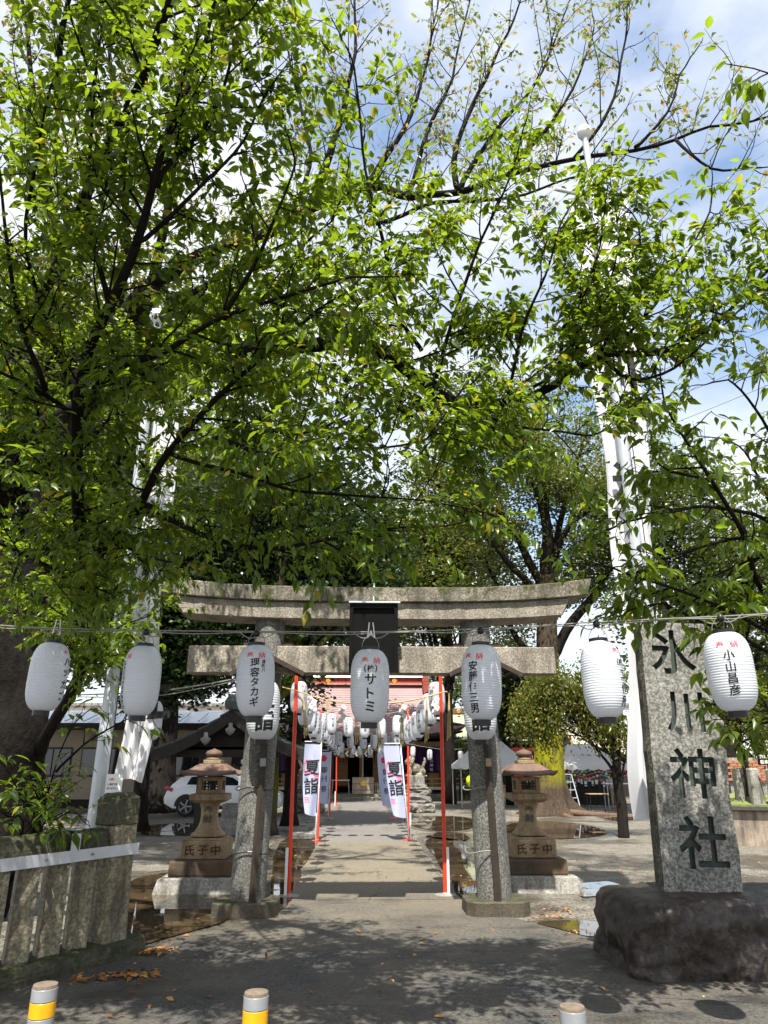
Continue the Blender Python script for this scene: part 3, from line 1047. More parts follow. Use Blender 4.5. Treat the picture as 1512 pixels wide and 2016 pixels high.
f.box((-0.12, -0.432, 3.36), (0.012, 0.012, 0.6), rx=0.06).box((0.12, -0.432, 3.36), (0.012, 0.012, 0.6), rx=0.06)
link('plaque_frame', f.mesh(M['black']), pl)
MB().box((0.01, -0.43, 3.83), (0.70, 0.17, 0.022), rx=-0.12).build('plaque_hood', M['alu'], tor)
MB().tube([(0.0, -0.36, 3.85), (0.0, -0.30, 4.0), (0.01, -0.1, 4.16), (0.0, -0.12, 4.3)], 0.012, 5).build('plaque_tie', plain('green_wire', (0.25, 0.5, 0.38), 0.6), tor)

# ================================================================== lanterns (paper lantern body with ribs)


def lantern_prof(H, R, ribs, per=4, rib=0.010):
    prof = []
    n = ribs * per
    for i in range(n + 1):
        t = i / n
        z = H / 2 - H * t
        s = abs(2 * t - 1)
        base = 0.42 + 0.58 * (1 - s ** 3.6) ** 0.62
        base *= 1.0 + 0.035 * (0.5 - t)
        rr = R * base * (1 + rib * math.cos(2 * math.pi * t * ribs))
        prof.append((rr, z))
    return prof


def prof_r(prof, z):
    for (r0, z0), (r1, z1) in zip(prof, prof[1:]):
        if z1 <= z <= z0:
            return r0 + (r1 - r0) * (z0 - z) / (z0 - z1 + 1e-9)
    return prof[0][0]


def wrap(mb, prof_smooth, th, off=0.004):
    out = MB()
    out.f = mb.f
    for u, _, v in mb.v:
        r = prof_r(prof_smooth, v) + off
        a = th + u / max(r, 0.05)
        out.v.append((r * math.sin(a), -r * math.cos(a), v))
    return out


def ring_mesh(R, h, m):
    return MB().lathe([(R * 0.8, -h / 2), (R, -h / 2), (R, h / 2), (R * 0.8, h / 2)], 24, caps=False).mesh(m, smooth=True, angle=0.6)


def front_lantern(name, label, loc, rz, H, R, ribs, red, black, th, group, seg=40, bold=0.012, cat='lantern', big=False, blackbold=0.018):
    t = thing(name, label, cat, loc, rz, group)
    prof = lantern_prof(H, R, ribs)
    sm = lantern_prof(H, R, ribs, 1, 0.0)
    body = MB().lathe(list(reversed(prof)), seg, caps=False).build('lantern_body', M['lantern'], t, smooth=True)
    k = R / 0.145
    r = link('top_ring', ring_mesh(R * 0.46, 0.03 * k, M['blackplastic']), t, (0, 0, H / 2 + 0.008))
    MB().lathe([(R * 0.30, -0.022 * k), (R * 0.43, -0.022 * k), (R * 0.43, 0.022 * k), (R * 0.3, 0.022 * k)], 24).build('bottom_ring', M['blackplastic'], t, smooth=True, angle=0.6).location = (0, 0, -H / 2 - 0.018 * k)
    hp = [(-R * 0.44, 0, H / 2), (-R * 0.42, 0, H / 2 + 0.05 * k), (-R * 0.2, 0, H / 2 + 0.10 * k), (0, 0, H / 2 + 0.115 * k), (R * 0.2, 0, H / 2 + 0.10 * k), (R * 0.42, 0, H / 2 + 0.05 * k), (R * 0.44, 0, H / 2)]
    MB().tube(smooth_line(hp, 3), 0.003, 5).build('handle', M['wire'], t, smooth=True)
    if red:
        wrap(letters(red, 0.004, 0.02), sm, th).build('red_lettering', M['redink'], t)
    if black:
        wrap(letters(black, blackbold, 0.02), sm, th).build('black_lettering', M['ink'], t)
    return t


HN = [('奉', -0.046, 0.175, 0.052), ('納', 0.046, 0.175, 0.052)]
FL = [
    (94, 1332, 72, None, [('奉', -0.02, 0.19, 0.045)], column('ハッカズ', 0.0, 0.12, 0.072, 1.25), 1.02,
     'white ribbed lantern at far left end of the wire, black lettering on its right edge'),
    (278, 1340, 70, None, [('納', 0.03, 0.18, 0.045)], column('橋本区法合会計事務所', 0.0, 0.125, 0.033, 1.12), -1.12,
     'white lantern before the left banner pole, one red character at upper left'),
    (503, 1340, 72, None, HN, [(c, -0.005, 0.118 - i * 0.073, s) for i, (c, s) in enumerate([('理', 0.067), ('容', 0.067), ('タ', 0.066), ('カ', 0.068), ('ギ', 0.068)])] + column('清新八', 0.062, 0.125, 0.030), -0.02,
     'white lantern before the left gate pillar, five large black characters'),
    (728, 1350, 70, None, HN, [('(', -0.042, 0.115, 0.055), ('株', 0.0, 0.115, 0.05), (')', 0.042, 0.115, 0.055), ('サ', 0.0, 0.035, 0.085), ('ト', 0.0, -0.065, 0.085), ('ミ', 0.0, -0.16, 0.085)], 0.03,
     'white lantern at middle of the wire below the black plaque'),
    (948, 1343, 72, None, HN, column('安藤伊三男', 0.0, 0.105, 0.068, 1.10), -0.42,
     'white lantern before the right gate pillar, black name down its left half'),
    (1187, 1337, 80, None, [('奉', -0.03, 0.185, 0.052)], [('(', -0.035, 0.105, 0.05), ('株', 0.0, 0.105, 0.045), (')', 0.035, 0.105, 0.05)] + column('工作所', 0.015, 0.02, 0.075, 1.25), 1.10,
     'white lantern before the tall right banner, lettering turned to its right edge'),
    (1438, 1322, 87, None, HN, column('小山昌彦', 0.0, 0.10, 0.070, 1.12), 0.05,
     'white lantern at right end of the wire in front of the engraved stone'),
]


def wire_Y(x):
    return 6.0 - 0.98 * (x - 94) / 1344.0


wirep = [(-160, 1222), (0, 1231), (94, 1236), (278, 1241), (503, 1243), (728, 1244), (948, 1238), (1187, 1224), (1420, 1213), (1512, 1208), (1700, 1196)]
wp = [at(x, y, wire_Y(x)) for x, y in wirep]
wline = smooth_line(wp, 6)
wt = thing('lantern_wire', 'twisted grey cable strung across before the gate, carrying the front lanterns', 'cable', wp[5])
a = MB().tube(wline, 0.005, 5)
b = [p + Vector((0, 0.008 * math.sin(i * 1.3), -0.014 - 0.008 * math.cos(i * 0.9))) for i, p in enumerate(wline)]
a.build('upper_strand', M['wire'], wt, origin=wp[5])
MB().tube(b, 0.0045, 5).build('lower_strand', M['wire'], wt, origin=wp[5])
for i, (x, y, w, _, red, black, th, lab) in enumerate(FL):
    Y = wire_Y(x)
    c = at(x, y, Y)
    ft = front_lantern('paper_lantern', lab, c, -math.atan2(c.x, c.y), 0.54, 0.148 if i < 6 else 0.158, 30, red, black, th, 'large lanterns on the front wire')
    ft.rotation_euler.x, ft.rotation_euler.y = 0.03 * math.sin(i * 2.3), 0.03 * math.cos(i * 1.7)
    top = at(x, wirep[2][1] if i == 0 else wirep[i + 2][1], Y)
    zt = top.z - c.z
    MB().tube([(0, 0, 0.38), (0.006, 0, (0.38 + zt) / 2), (0.0, 0, zt + 0.01)], 0.006, 5).build('tie_cord', M['whiteplastic'] if i in (0, 2, 3) else M['wire'], ft)
    if i in (0, 3):
        for dx in (-0.012, 0.016):
            MB().tube([(0, 0, zt), (dx * 2, -0.01, zt - 0.05), (dx, -0.012, zt + 0.07)], 0.005, 5).build('tie_end', M['whiteplastic'], ft)
    else:
        MB().lathe([(0.0, -0.03), (0.022, -0.022), (0.026, 0), (0.018, 0.022), (0.0, 0.03)], 10, (0, -0.01, zt - 0.015)).build('lamp_socket', M['blackplastic'], ft, smooth=True)
    lp = [(-0.14, 0, zt - 0.002), (-0.08, 0, zt - 0.045), (-0.03, 0, zt - 0.05), (0.0, 0, zt - 0.03), (0.04, 0, zt - 0.05), (0.09, 0, zt - 0.04), (0.15, 0, zt - 0.0)]
    MB().tube(smooth_line(lp, 3), 0.0045, 5).build('cable_loop', M['wire'], ft)

# lantern posts tied to the pillars: post, little gabled roof, big lantern
for k, (sx, px, lab) in enumerate(((-1, -1.37, 'left'), (1, 1.66, 'right'))):
    st = thing('lantern_post', 'weathered wooden lantern post with small gabled roof wired to the %s gate pillar' % lab, 'lantern post', (px + 0.10 - 0.02 * k, 9.765, 0.155), 0, 'lantern posts on the gate pillars')
    lean = -sx * 0.07
    MB().tube([(0.0, 0.0, 0), (lean * 0.5, 0.02, 1.4), (lean, 0.03, 2.95)], 0.045, 4).build('post', M['wood'], st)
    for s2 in (-1, 1):
        MB().box((lean + s2 * 0.235, -0.06, 2.85), (0.56, 0.46, 0.022), ry=s2 * 0.46).build('roof_board', M['wood'], st, bevel=0.003)
        MB().box((lean + s2 * 0.235, -0.285, 2.825), (0.55, 0.03, 0.05), ry=s2 * 0.46).build('barge_board', M['wood'], st)
        MB().box((lean + s2 * 0.235, 0.165, 2.825), (0.55, 0.03, 0.05), ry=s2 * 0.46).build('barge_board', M['wood'], st)
        for q in range(2):
            MB().box((lean + s2 * (0.12 + 0.22 * q), -0.06, 2.868 - 0.11 * q), (0.04, 0.44, 0.03), ry=s2 * 0.46).build('batten', M['wood'], st)
    MB().box((lean, -0.06, 2.975), (0.06, 0.50, 0.04)).build('ridge_board', M['wood'], st)
    for zz in (0.55, 1.30 + 0.0):
        pts = [(sx * -0.02 - 0.10 + 0.245 * math.cos(a_), 0.285 + 0.245 * math.sin(a_), zz + 0.02 * math.sin(3 * a_)) for a_ in np.linspace(0, 2 * math.pi, 28)]
        pts = [(p[0] + (0.02 if sx > 0 else 0.0), p[1], p[2]) for p in pts]
        MB().tube(pts, 0.007, 5).build('binding_wire', M['blackplastic'] if k == 0 else M['wire'], st)
    MB().box((lean * 0.7, -0.05, 1.62), (0.07, 0.05, 0.10)).build('switch_box', M['newwood'] if k else M['greytape'], st, bevel=0.005)
    lx = px + 0.09 + lean - (0.03 if k == 0 else 0.09)
    c = (lx, 9.60, 2.42)
    front_lantern('paper_lantern', 'big white lantern with heavy black lettering hanging on the %s gate pillar' % lab, c, -math.atan2(c[0], c[1]), 0.74, 0.212, 24, None,
                  [('夏', 0.0, 0.13, 0.24), ('詣', 0.0, -0.14, 0.24)], 0.12 if k == 0 else 0.02, 'big lanterns on the gate pillars', blackbold=0.03)

# lantern hanging further back at left
c = at(297, 1418, 8.6)
front_lantern('paper_lantern', 'white lantern half hidden behind the one by the left banner', c, -math.atan2(c.x, c.y), 0.44, 0.128, 24, None, column('中町上', 0.0, 0.03, 0.075, 1.2), -1.2, 'large lanterns on the front wire')
cb = MB().tube(smooth_line([at(150, 1368, 8.6), at(297, 1362, 8.6), at(400, 1348, 9.2), at(475, 1334, 9.75)], 5), 0.009, 5)
cb.tube(smooth_line([at(150, 1372, 8.6), at(297, 1371, 8.6), at(400, 1354, 9.2), at(475, 1338, 9.75)], 5), 0.006, 5)
tag(cb.build('cable', M['wire'], None), 'pale cable running from the left trees to the left gate pillar', 'cable')

# ================================================================== stone lanterns
def rbox(mb, w, d, z0, z1, top=1.0):
    return mb.box((0, 0, (z0 + z1) / 2), (w, d, z1 - z0), top=(top, top))


def stone_lantern(sx):
    side = 'left' if sx < 0 else 'right'
    t = thing('stone_lantern', 'brown stone lantern with flared cap on stepped plinths behind the %s gate pillar' % side, 'stone lantern', (TX + sx * 2.47, 11.97, 0), 0, 'pair of stone lanterns')
    rbox(MB(), 1.26, 1.26, -0.05, 0.225, 0.90).build('concrete_footing', M['concrete'], t, bevel=0.015, sub=1, disp=0.004, dscale=4, seed=sx)
    rbox(MB(), 0.92, 0.86, 0.225, 0.455, 0.985).build('lower_plinth', M['darkstone'], t, bevel=0.03, bseg=2, sub=1, disp=0.008, dscale=5, seed=sx)
    mb = rbox(MB(), 0.68, 0.66, 0.455, 0.735, 0.99)
    p = mb.build('inscribed_block', M['brownstone'], t, bevel=0.02, sub=1, disp=0.004, dscale=5, seed=sx + 3)
    rbox(MB(), 0.66, 0.64, 0.735, 0.765, 0.82).build('block_shoulder', M['brownstone'], t, bevel=0.008)
    tx = letters([(c, -0.19 + 0.19 * i, 0.0, 0.15) for i, c in enumerate('氏子中')], 0.012)
    link('inscription', tx.mesh(plain('carved_red', (0.06, 0.018, 0.012), 0.8)), p, (0, -0.343, 0.60))
    # waisted shaft, four-sided with softened corners
    prof = [(0.205, 0.765), (0.232, 0.785), (0.228, 0.815), (0.180, 0.865), (0.142, 0.93), (0.122, 1.02), (0.116, 1.12), (0.122, 1.20), (0.142, 1.265), (0.152, 1.285)]
    mb = MB()
    oct_ = []
    for k in range(16):
        a = 2 * math.pi * (k + 0.5) / 16
        s = 1.0 / (abs(math.cos(a)) ** 7 + abs(math.sin(a)) ** 7) ** (1 / 7)
        oct_.append((s * math.cos(a), s * math.sin(a)))
    for r, z in prof:
        mb.v += [(r * x, r * y, z) for x, y in oct_]
    for i in range(len(prof) - 1):
        for k in range(16):
            a, b_ = i * 16 + k, i * 16 + (k + 1) % 16
            mb.f.append((a, b_, b_ + 16, a + 16))
    mb.f.append(tuple(range(15, -1, -1)))
    mb.f.append(tuple(range(len(prof) * 16 - 16, len(prof) * 16)))
    sh = mb.build('shaft', M['brownstone'], t, smooth=True, angle=0.7)
    link('inscription', letters([('奉', 0, 0.09, 0.13), ('献', 0, -0.05, 0.13)], 0.008).mesh(M['carve']), sh, (0, -0.132, 1.09))
    rbox(MB(), 0.40, 0.40, 1.285, 1.325, 1.3).build('platform_underside', M['brownstone'], t)
    rbox(MB(), 0.555, 0.555, 1.325, 1.425, 0.99).build('platform', M['brownstone'], t, bevel=0.012, sub=1, disp=0.004, dscale=6, seed=sx)
    # fire box: four corner posts, sill, head and a window lattice
    fb = MB()
    for cx in (-1, 1):
        for cy in (-1, 1):
            fb.box((cx * 0.15, cy * 0.15, 1.555), (0.065, 0.065, 0.26))
    for cy in (-1, 1):
        fb.box((0, cy * 0.15, 1.455), (0.235, 0.065, 0.06)).box((0, cy * 0.15, 1.655), (0.235, 0.065, 0.06))
        fb.box((cy * 0.15, 0, 1.455), (0.065, 0.235, 0.06)).box((cy * 0.15, 0, 1.655), (0.065, 0.235, 0.06))
    fb.build('fire_box', M['brownstone'], t, bevel=0.004)
    for cy in (-1, 1):
        la = MB()
        for q in range(4):
            la.box((-0.075 + 0.05 * q, cy * 0.15, 1.555), (0.014, 0.02, 0.14))
        for q in range(2):
            la.box((0, cy * 0.153, 1.532 + 0.046 * q), (0.235, 0.02, 0.014))
        la.build('window_lattice', M['darkwood'], t)
    # cap: square roof, concave slopes, eaves and corners turned up
    mb = MB()
    K = 12
    ringpts = []
    levels = [(0.415, 1.70, 0.055), (0.42, 1.725, 0.07), (0.36, 1.755, 0.03), (0.285, 1.81, 0.008), (0.225, 1.865, 0.0), (0.17, 1.895, 0.0)]
    for h, z, up in levels:
        ring = []
        for s in range(4):
            for q in range(K):
                u = -1 + 2 * q / K
                x, y = [(u, -1), (1, u), (-u, 1), (-1, -u)][s]
                ring.append((x * h, y * h, z + up * abs(u) ** 2.5))
        mb.v += ring
    n = 4 * K
    for i in range(len(levels) - 1):
        for k in range(n):
            a, b_ = i * n + k, i * n + (k + 1) % n
            mb.f.append((a, b_, b_ + n, a + n))
    mb.f.append(tuple(range(n - 1, -1, -1)))
    mb.f.append(tuple(range((len(levels) - 1) * n, len(levels) * n)))
    mb.build('cap', M['roofstone'], t, smooth=True, angle=0.6)
    mb = MB().box((0, 0, 1.925), (0.27, 0.27, 0.06)).lathe([(0.10, 1.955), (0.115, 1.975), (0.10, 1.995), (0.09, 2.0)], 20)
    mb.build('finial_base', M['brownstone'], t, bevel=0.006)
    MB().lathe([(0.085, 2.0), (0.125, 2.03), (0.130, 2.06), (0.11, 2.095), (0.06, 2.115), (0.02, 2.13), (0.0, 2.145)], 24, caps=False).build('finial', M['roofstone'], t, smooth=True)
    return t


for sx in (-1, 1):
    t = stone_lantern(sx)
    t.scale = (1.0, 1.0, 0.93)

# ================================================================== engraved monument on its boulder
mon = thing('engraved_monument', 'tall grey granite slab engraved with the shrine name, on the dark boulder', 'monument', (3.29, 7.55, 0.56), 0)
mon.rotation_euler = (0, R_(1.7), 0)
N_ = 26
outline_r = lambda z: 0.375 + 0.012 * math.sin(z * 5) + (0.0 if z < 1.62 else -0.085 - 0.01 * math.sin(z * 9)) + 0.02 * z / 2.6
mb = MB()
ring_n = None
for i in range(N_ + 1):
    z = 2.62 * i / N_
    xr = outline_r(z) + 0.012 * noise.noise(Vector((0, 3, z * 6)))
    xl = -0.375 + 0.008 * noise.noise(Vector((5, 1, z * 5)))
    back = 0.11
    ring = [(xl, -0.10), (xr, -0.10), (xr + 0.01 * noise.noise(Vector((1, 1, z * 9))), 0.0), (xr - 0.02, back), (0, back + 0.02), (xl + 0.0, back), (xl - 0.012 + 0.03 * noise.noise(Vector((2, 8, z * 8))), 0.03), (xl - 0.015 + 0.028 * noise.noise(Vector((7, 8, z * 11))), -0.04)]
    mb.v += [(x, y, z) for x, y in ring]
n = 8
for i in range(N_):
    for k in range(n):
        a, b_ = i * n + k, i * n + (k + 1) % n
        mb.f.append((a, b_, b_ + n, a + n))
mb.f.append(tuple(range(n - 1, -1, -1)))
mb.f.append(tuple(range(N_ * n, N_ * n + n)))
me = mb.mesh(M['slab'], disp=1e-7)
me.materials.append(M['carve'])
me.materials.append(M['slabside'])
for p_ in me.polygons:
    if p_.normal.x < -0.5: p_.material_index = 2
slab = link('slab', me, mon)


def cutters(ch, u, zc, s):
    """two ways of making the letter a closed block; the boolean takes whichever carves cleanly"""
    vs, fs = glyph(ch, 0.02)
    bm = bmesh.new()
    tmp = bpy.data.meshes.new('tmp')
    tmp.from_pydata([(u + x * s, 0, zc + y * s) for x, y in vs], [], fs)
    bm.from_mesh(tmp)
    bmesh.ops.remove_doubles(bm, verts=bm.verts[:], dist=0.0005)
    area = sum(f.calc_area() for f in bm.faces)
    r = bmesh.ops.extrude_face_region(bm, geom=bm.faces[:], use_keep_orig=True)
    bmesh.ops.translate(bm, verts=[e for e in r['geom'] if isinstance(e, bmesh.types.BMVert)], vec=(0, 0.09, 0))
    bmesh.ops.translate(bm, verts=bm.verts[:], vec=(0, -0.143, 0))
    bmesh.ops.recalc_face_normals(bm, faces=bm.faces[:])
    bm.to_mesh(tmp)
    bm.free()
    out = [tmp]
    for off in (0.02, 0.008, 0.0):
        cu = bpy.data.curves.new('c', 'FONT')
        cu.body, cu.size, cu.extrude, cu.offset, cu.resolution_u = ch, 1.0, 0.05, off, 3
        o = bpy.data.objects.new('c', cu)
        COL.objects.link(o)
        tmp = bpy.data.meshes.new_from_object(o.evaluated_get(bpy.context.evaluated_depsgraph_get()))
        bpy.data.objects.remove(o)
        bm = bmesh.new()
        bm.from_mesh(tmp)
        bmesh.ops.remove_doubles(bm, verts=bm.verts[:], dist=0.0002)
        xs_, ys_ = [v.co.x for v in bm.verts], [v.co.y for v in bm.verts]
        cx, cy = (min(xs_) + max(xs_)) / 2, (min(ys_) + max(ys_)) / 2
        for v in bm.verts:
            v.co = Vector((u + (v.co.x - cx) / 0.92 * s, -0.103 + v.co.z, zc + (v.co.y - cy) / 0.92 * s))
        bmesh.ops.recalc_face_normals(bm, faces=bm.faces[:])
        bm.to_mesh(tmp)
        bm.free()
        out.append(tmp)
    return area, out


def vol(me):
    bm = bmesh.new()
    bm.from_mesh(me)
    v = bm.calc_volume(signed=True)
    bm.free()
    return v


for ch, u, zc, s in [('氷', -0.05, 2.31, 0.44), ('川', 0.01, 1.70, 0.40), ('神', 0.02, 1.11, 0.45), ('社', 0.05, 0.48, 0.45)]:
    area, outs = cutters(ch, u, zc, s)
    v0, best = vol(slab.data), None
    for tmp in outs:
        tmp.materials.clear()
        tmp.materials.append(M['carve'])
        co = bpy.data.objects.new('cutter', tmp)
        COL.objects.link(co)
        co.parent = mon
        for us in (False, True):
            md = slab.modifiers.new('cut', 'BOOLEAN')
            md.operation, md.solver, md.material_mode, md.use_self, md.object = 'DIFFERENCE', 'EXACT', 'TRANSFER', us, co
            bpy.context.view_layer.update()
            new = bpy.data.meshes.new_from_object(slab.evaluated_get(bpy.context.evaluated_depsgraph_get()))
            slab.modifiers.clear()
            err = abs((v0 - vol(new)) / (area * 0.047) - 1.0)
            if best is None or err < best[0]:
                best = (err, new)
        bpy.data.objects.remove(co)
        if best[0] < 0.15: break
    print('CARVE', ch, best[0])
    if best[0] < 0.6: slab.data = best[1]

bb = bmesh.new()
bmesh.ops.create_icosphere(bb, subdivisions=6, radius=1.0)
for v in bb.verts:
    c = v.co
    e = 9.0
    k = 1.0 / (abs(c.x) ** e + abs(c.y) ** e + abs(c.z) ** e) ** (1 / e)
    q = Vector((c.x * k * 1.24, c.y * k * 0.66, c.z * k * 0.50))
    d = noise.noise(q * 1.6) * 0.09 - abs(noise.noise(q * 2.7 + Vector((3, 1, 7)))) * 0.11 + noise.noise(q * 4.0) * 0.05 + noise.noise(q * 10) * 0.02 + noise.noise(q * 24) * 0.008
    q += c.normalized() * d * (0.35 if c.z * k > 0.9 else 1.0)
    if q.z < 0: q.x *= 1 - 0.03 * q.z
    v.co = q
me = bpy.data.meshes.new('boulder')
bb.to_mesh(me)
bb.free()
me.polygons.foreach_set('use_smooth', [True] * len(me.polygons))
me.materials.append(M['boulder'])
bo = link('boulder', me, None, (3.63, 7.58, 0.11))
tag(bo, 'dark wet brown boulder carrying the engraved slab', 'boulder')

# ================================================================== stone fence, left
A, B = Vector((-2.42, 7.92, 0)), Vector((-4.0, 5.25, 0))
fd = (B - A).normalized()
fang = math.atan2(fd.y, fd.x)
fen = thing('stone_fence', 'mossy stone picket fence with aluminium strap and tall end post', 'fence', A, fang)
# local x runs along the fence away from the end post; local +y is the side facing the path
MB().box((1.45, 0, 0.06), (3.6, 0.42, 0.2)).build('plinth', M['fencerail'], fen, bevel=0.03, sub=3, disp=0.02, dscale=4)
MB().box((0.02, 0.0, 0.76), (0.30, 0.30, 1.38), top=(0.94, 0.94)).build('end_post', M['fence'], fen, bevel=0.03, bseg=2, sub=3, disp=0.014, dscale=5)
MB().box((0.02, 0.0, 1.455), (0.285, 0.285, 0.05), top=(0.7, 0.7)).build('post_cap', M['fencerail'], fen, bevel=0.01, sub=2, disp=0.012, dscale=6)
MB().box((0.02, 0.0, 1.30), (0.305, 0.305, 0.26)).build('post_collar', M['fencerail'], fen, bevel=0.02, sub=2, disp=0.012, dscale=6)
for k in range(10):
    mb = MB().box((0, 0, 0.56), (0.185, 0.185, 0.86))
    o = mb.build('picket', M['fence'], fen, bevel=0.025, bseg=2, sub=2, disp=0.012, dscale=5, seed=k * 3.3)
    o.location = (0.36 + 0.30 * k, 0.0, 0)
    o.rotation_euler = (0.01 * math.sin(k * 3), 0, -0.42 + 0.06 * math.sin(k * 2.1))
MB().box((1.72, 0, 1.06), (3.1, 0.26, 0.20), top=(1, 0.72)).build('top_rail', M['fencerail'], fen, bevel=0.03, bseg=2, sub=4, disp=0.018, dscale=5)
MB().box((1.50, 0.162, 0.955), (3.3, 0.008, 0.10)).build('metal_strap', M['alu'], fen)
for k, x in enumerate((0.62, 2.2)):
    bk = MB().box((x, 0.158, 1.045), (0.10, 0.008, 0.2)).box((x, 0.075, 1.178), (0.10, 0.175, 0.008)).build('strap_bracket', M['alu'], fen)
for x in (0.42, 0.92, 1.6, 2.4):
    link('bolt', MB().lathe([(0.012, 0), (0.012, 0.012), (0.006, 0.02)], 8).mesh(M['chrome']), fen, (x, 0.166, 0.955), (-math.pi / 2, 0, 0))

# ================================================================== bollards
for k, (x, y, Y, z, lab) in enumerate([(90, 1937, 3.80, 0.81, 'worn yellow and silver banded bollard nearest the stone fence'), (505, 1952, 3.70, 0.80, 'yellow and silver banded bollard in the middle of the entrance'), (1126, 1980, 3.55, 0.78, 'yellow and silver banded bollard nearest the boulder')]):
    p = at(x, y, Y)
    t = thing('bollard', lab, 'bollard', (p.x, p.y, 0.008), 0, 'bollards across the entrance')
    r = 0.054
    z = p.z - 0.008
    MB().lathe([(r * 1.0, 0), (r, z - 0.006), (r * 0.96, z), (r * 0.5, z + 0.004), (0.0, z + 0.005)], 28, caps=False).build('post', M['bolltop'], t, smooth=True, angle=0.5)
    zz, q = z - 0.012, 0
    for h in (0.052, 0.062, 0.045, 0.062, 0.045, 0.062, 0.045, 0.062):
        MB().lathe([(r + 0.0005, zz - h + 0.0015), (r + 0.0016, zz - h + 0.003), (r + 0.0016, zz - 0.003), (r + 0.0005, zz - 0.0015)], 28, caps=False).build('yellow_band' if q % 2 else 'silver_band', M['yellow'] if q % 2 else M['greytape'], t, smooth=True, angle=0.5)
        zz -= h
        q += 1
    MB().lathe([(0.10, 0), (0.10, 0.02), (0.06, 0.05), (r, 0.05)], 24, caps=False).build('foot', M['blackplastic'], t, smooth=True)

# ================================================================== flagpoles with long banners
def banner_mesh(w0, w1, z0, z1, ph, x_top, x_bot, m, amp=0.05):
    mb = MB()
    NX, NZ = 16, 70
    for j in range(NZ + 1):
        t = j / NZ
        z = z0 + (z1 - z0) * t
        w = w0 + (w1 - w0) * t ** 1.5
        xc = x_bot + (x_top - x_bot) * t
        a = amp * (2.0 - 1.6 * t)
        for i in range(NX + 1):
            u = i / NX
            mb.v.append((xc + (u - 0.5) * w + (0.02 + 0.05 * (1 - t) ** 2) * math.sin(z * 2.3 + ph), 0.12 + a * math.sin(u * 9 + z * 0.8 + ph) + 0.5 * a * math.sin(u * 21 + ph * 2 - z * 0.5), z + 0.05 * math.sin(u * 3) * (1 - t)))
    for j in range(NZ):
        for i in range(NX):
            a_ = j * (NX + 1) + i
            mb.f.append((a_, a_ + 1, a_ + NX + 2, a_ + NX + 1))
    return mb.mesh(m, smooth=True)


for sx, X, Y, ztop, lab in ((-1, -2.80, 8.35, 7.4, 'left'), (1, 3.46, 8.45, 11.05, 'right')):
    t = thing('flagpole', 'tall galvanised banner pole with ball top standing behind the %s' % ('stone fence' if sx < 0 else 'engraved stone'), 'flagpole', (X, Y, 0), 0, 'pair of banner poles')
    MB().tube([(0, 0, z) for z in np.linspace(-0.1, ztop, 14)], [0.092 - 0.045 * f for f in np.linspace(0, 1, 14)], 24).build('pole', M['galv'], t, smooth=True, angle=1.0)
    MB().lathe([(0.0, -0.12), (0.07, -0.10), (0.11, -0.03), (0.115, 0.03), (0.09, 0.09), (0.0, 0.125)], 20, (0, 0, ztop + 0.1), caps=False).build('ball', M['whiteplastic'], t, smooth=True)
    MB().tube([(-0.5, 0.10, ztop - 0.95), (0.05, 0.06, ztop - 1.12)], 0.03, 8).build('cross_arm', M['galv'], t)
    MB().tube([(-0.05, 0.05, ztop - 0.9), (0.55, 0.08, ztop - 1.3)], 0.012, 6).build('guy', M['wire'], t)
    MB().tube([(0.11, -0.06, 0.3), (0.10, -0.07, 3), (0.09, -0.06, 8)], 0.007, 5).build('halyard', M['blackplastic'], t)
    bt = thing('banner', 'long white %s banner with huge black characters hanging on its pole' % lab, 'banner', (X, Y, 0), 0, 'long white banners')
    if sx > 0:
        link('cloth', banner_mesh(0.50, 0.92, 1.15, ztop - 1.1, 1.0, 0.14, -0.03, M['banner'], 0.045), bt)
        for zc, ch in ((6.9, '川'), (5.25, '氷'), (3.75, '大')):
            L_ = letters([(ch, 0.08, zc, 0.60, 0.82)], 0.03, 0.05)
            L_.v = [(x, 0.06, z) for x, y, z in L_.v]
            L_.build('lettering', M['ink'], bt)
    else:
        link('cloth', banner_mesh(0.32, 0.36, 1.55, ztop - 1.1, 2.2, 0.22, 0.30, M['banner'], 0.03), bt)
        for zc, ch in ((2.5, '社'), (4.2, '神')):
            L_ = letters([(ch, 0.36, zc, 0.55)], 0.03, 0.05)
            L_.v = [(x, 0.07, z) for x, y, z in L_.v]
            L_.build('lettering', M['ink'], bt)
nt = thing('notice_sheet', 'white notice sheet with small print behind the fence end post', 'notice', at(224, 1548, 8.15))
MB().box((0, 0, 0), (0.17, 0.006, 0.24)).build('sheet', M['paper'], nt)
L_ = letters([(c, -0.06 + 0.022 * i, 0.02, 0.022) for i, c in enumerate('し境内で車')] + [(c, -0.06 + 0.022 * i, -0.02, 0.022) for i, c in enumerate('あいません')], 0.01)
link('small_print', L_.mesh(M['ink']), nt, (0, -0.005, 0))
link('red_print', letters([(c, -0.05 + 0.024 * i, 0.07, 0.024) for i, c in enumerate('お願い')], 0.01).mesh(M['redink']), nt, (0, -0.005, 0))
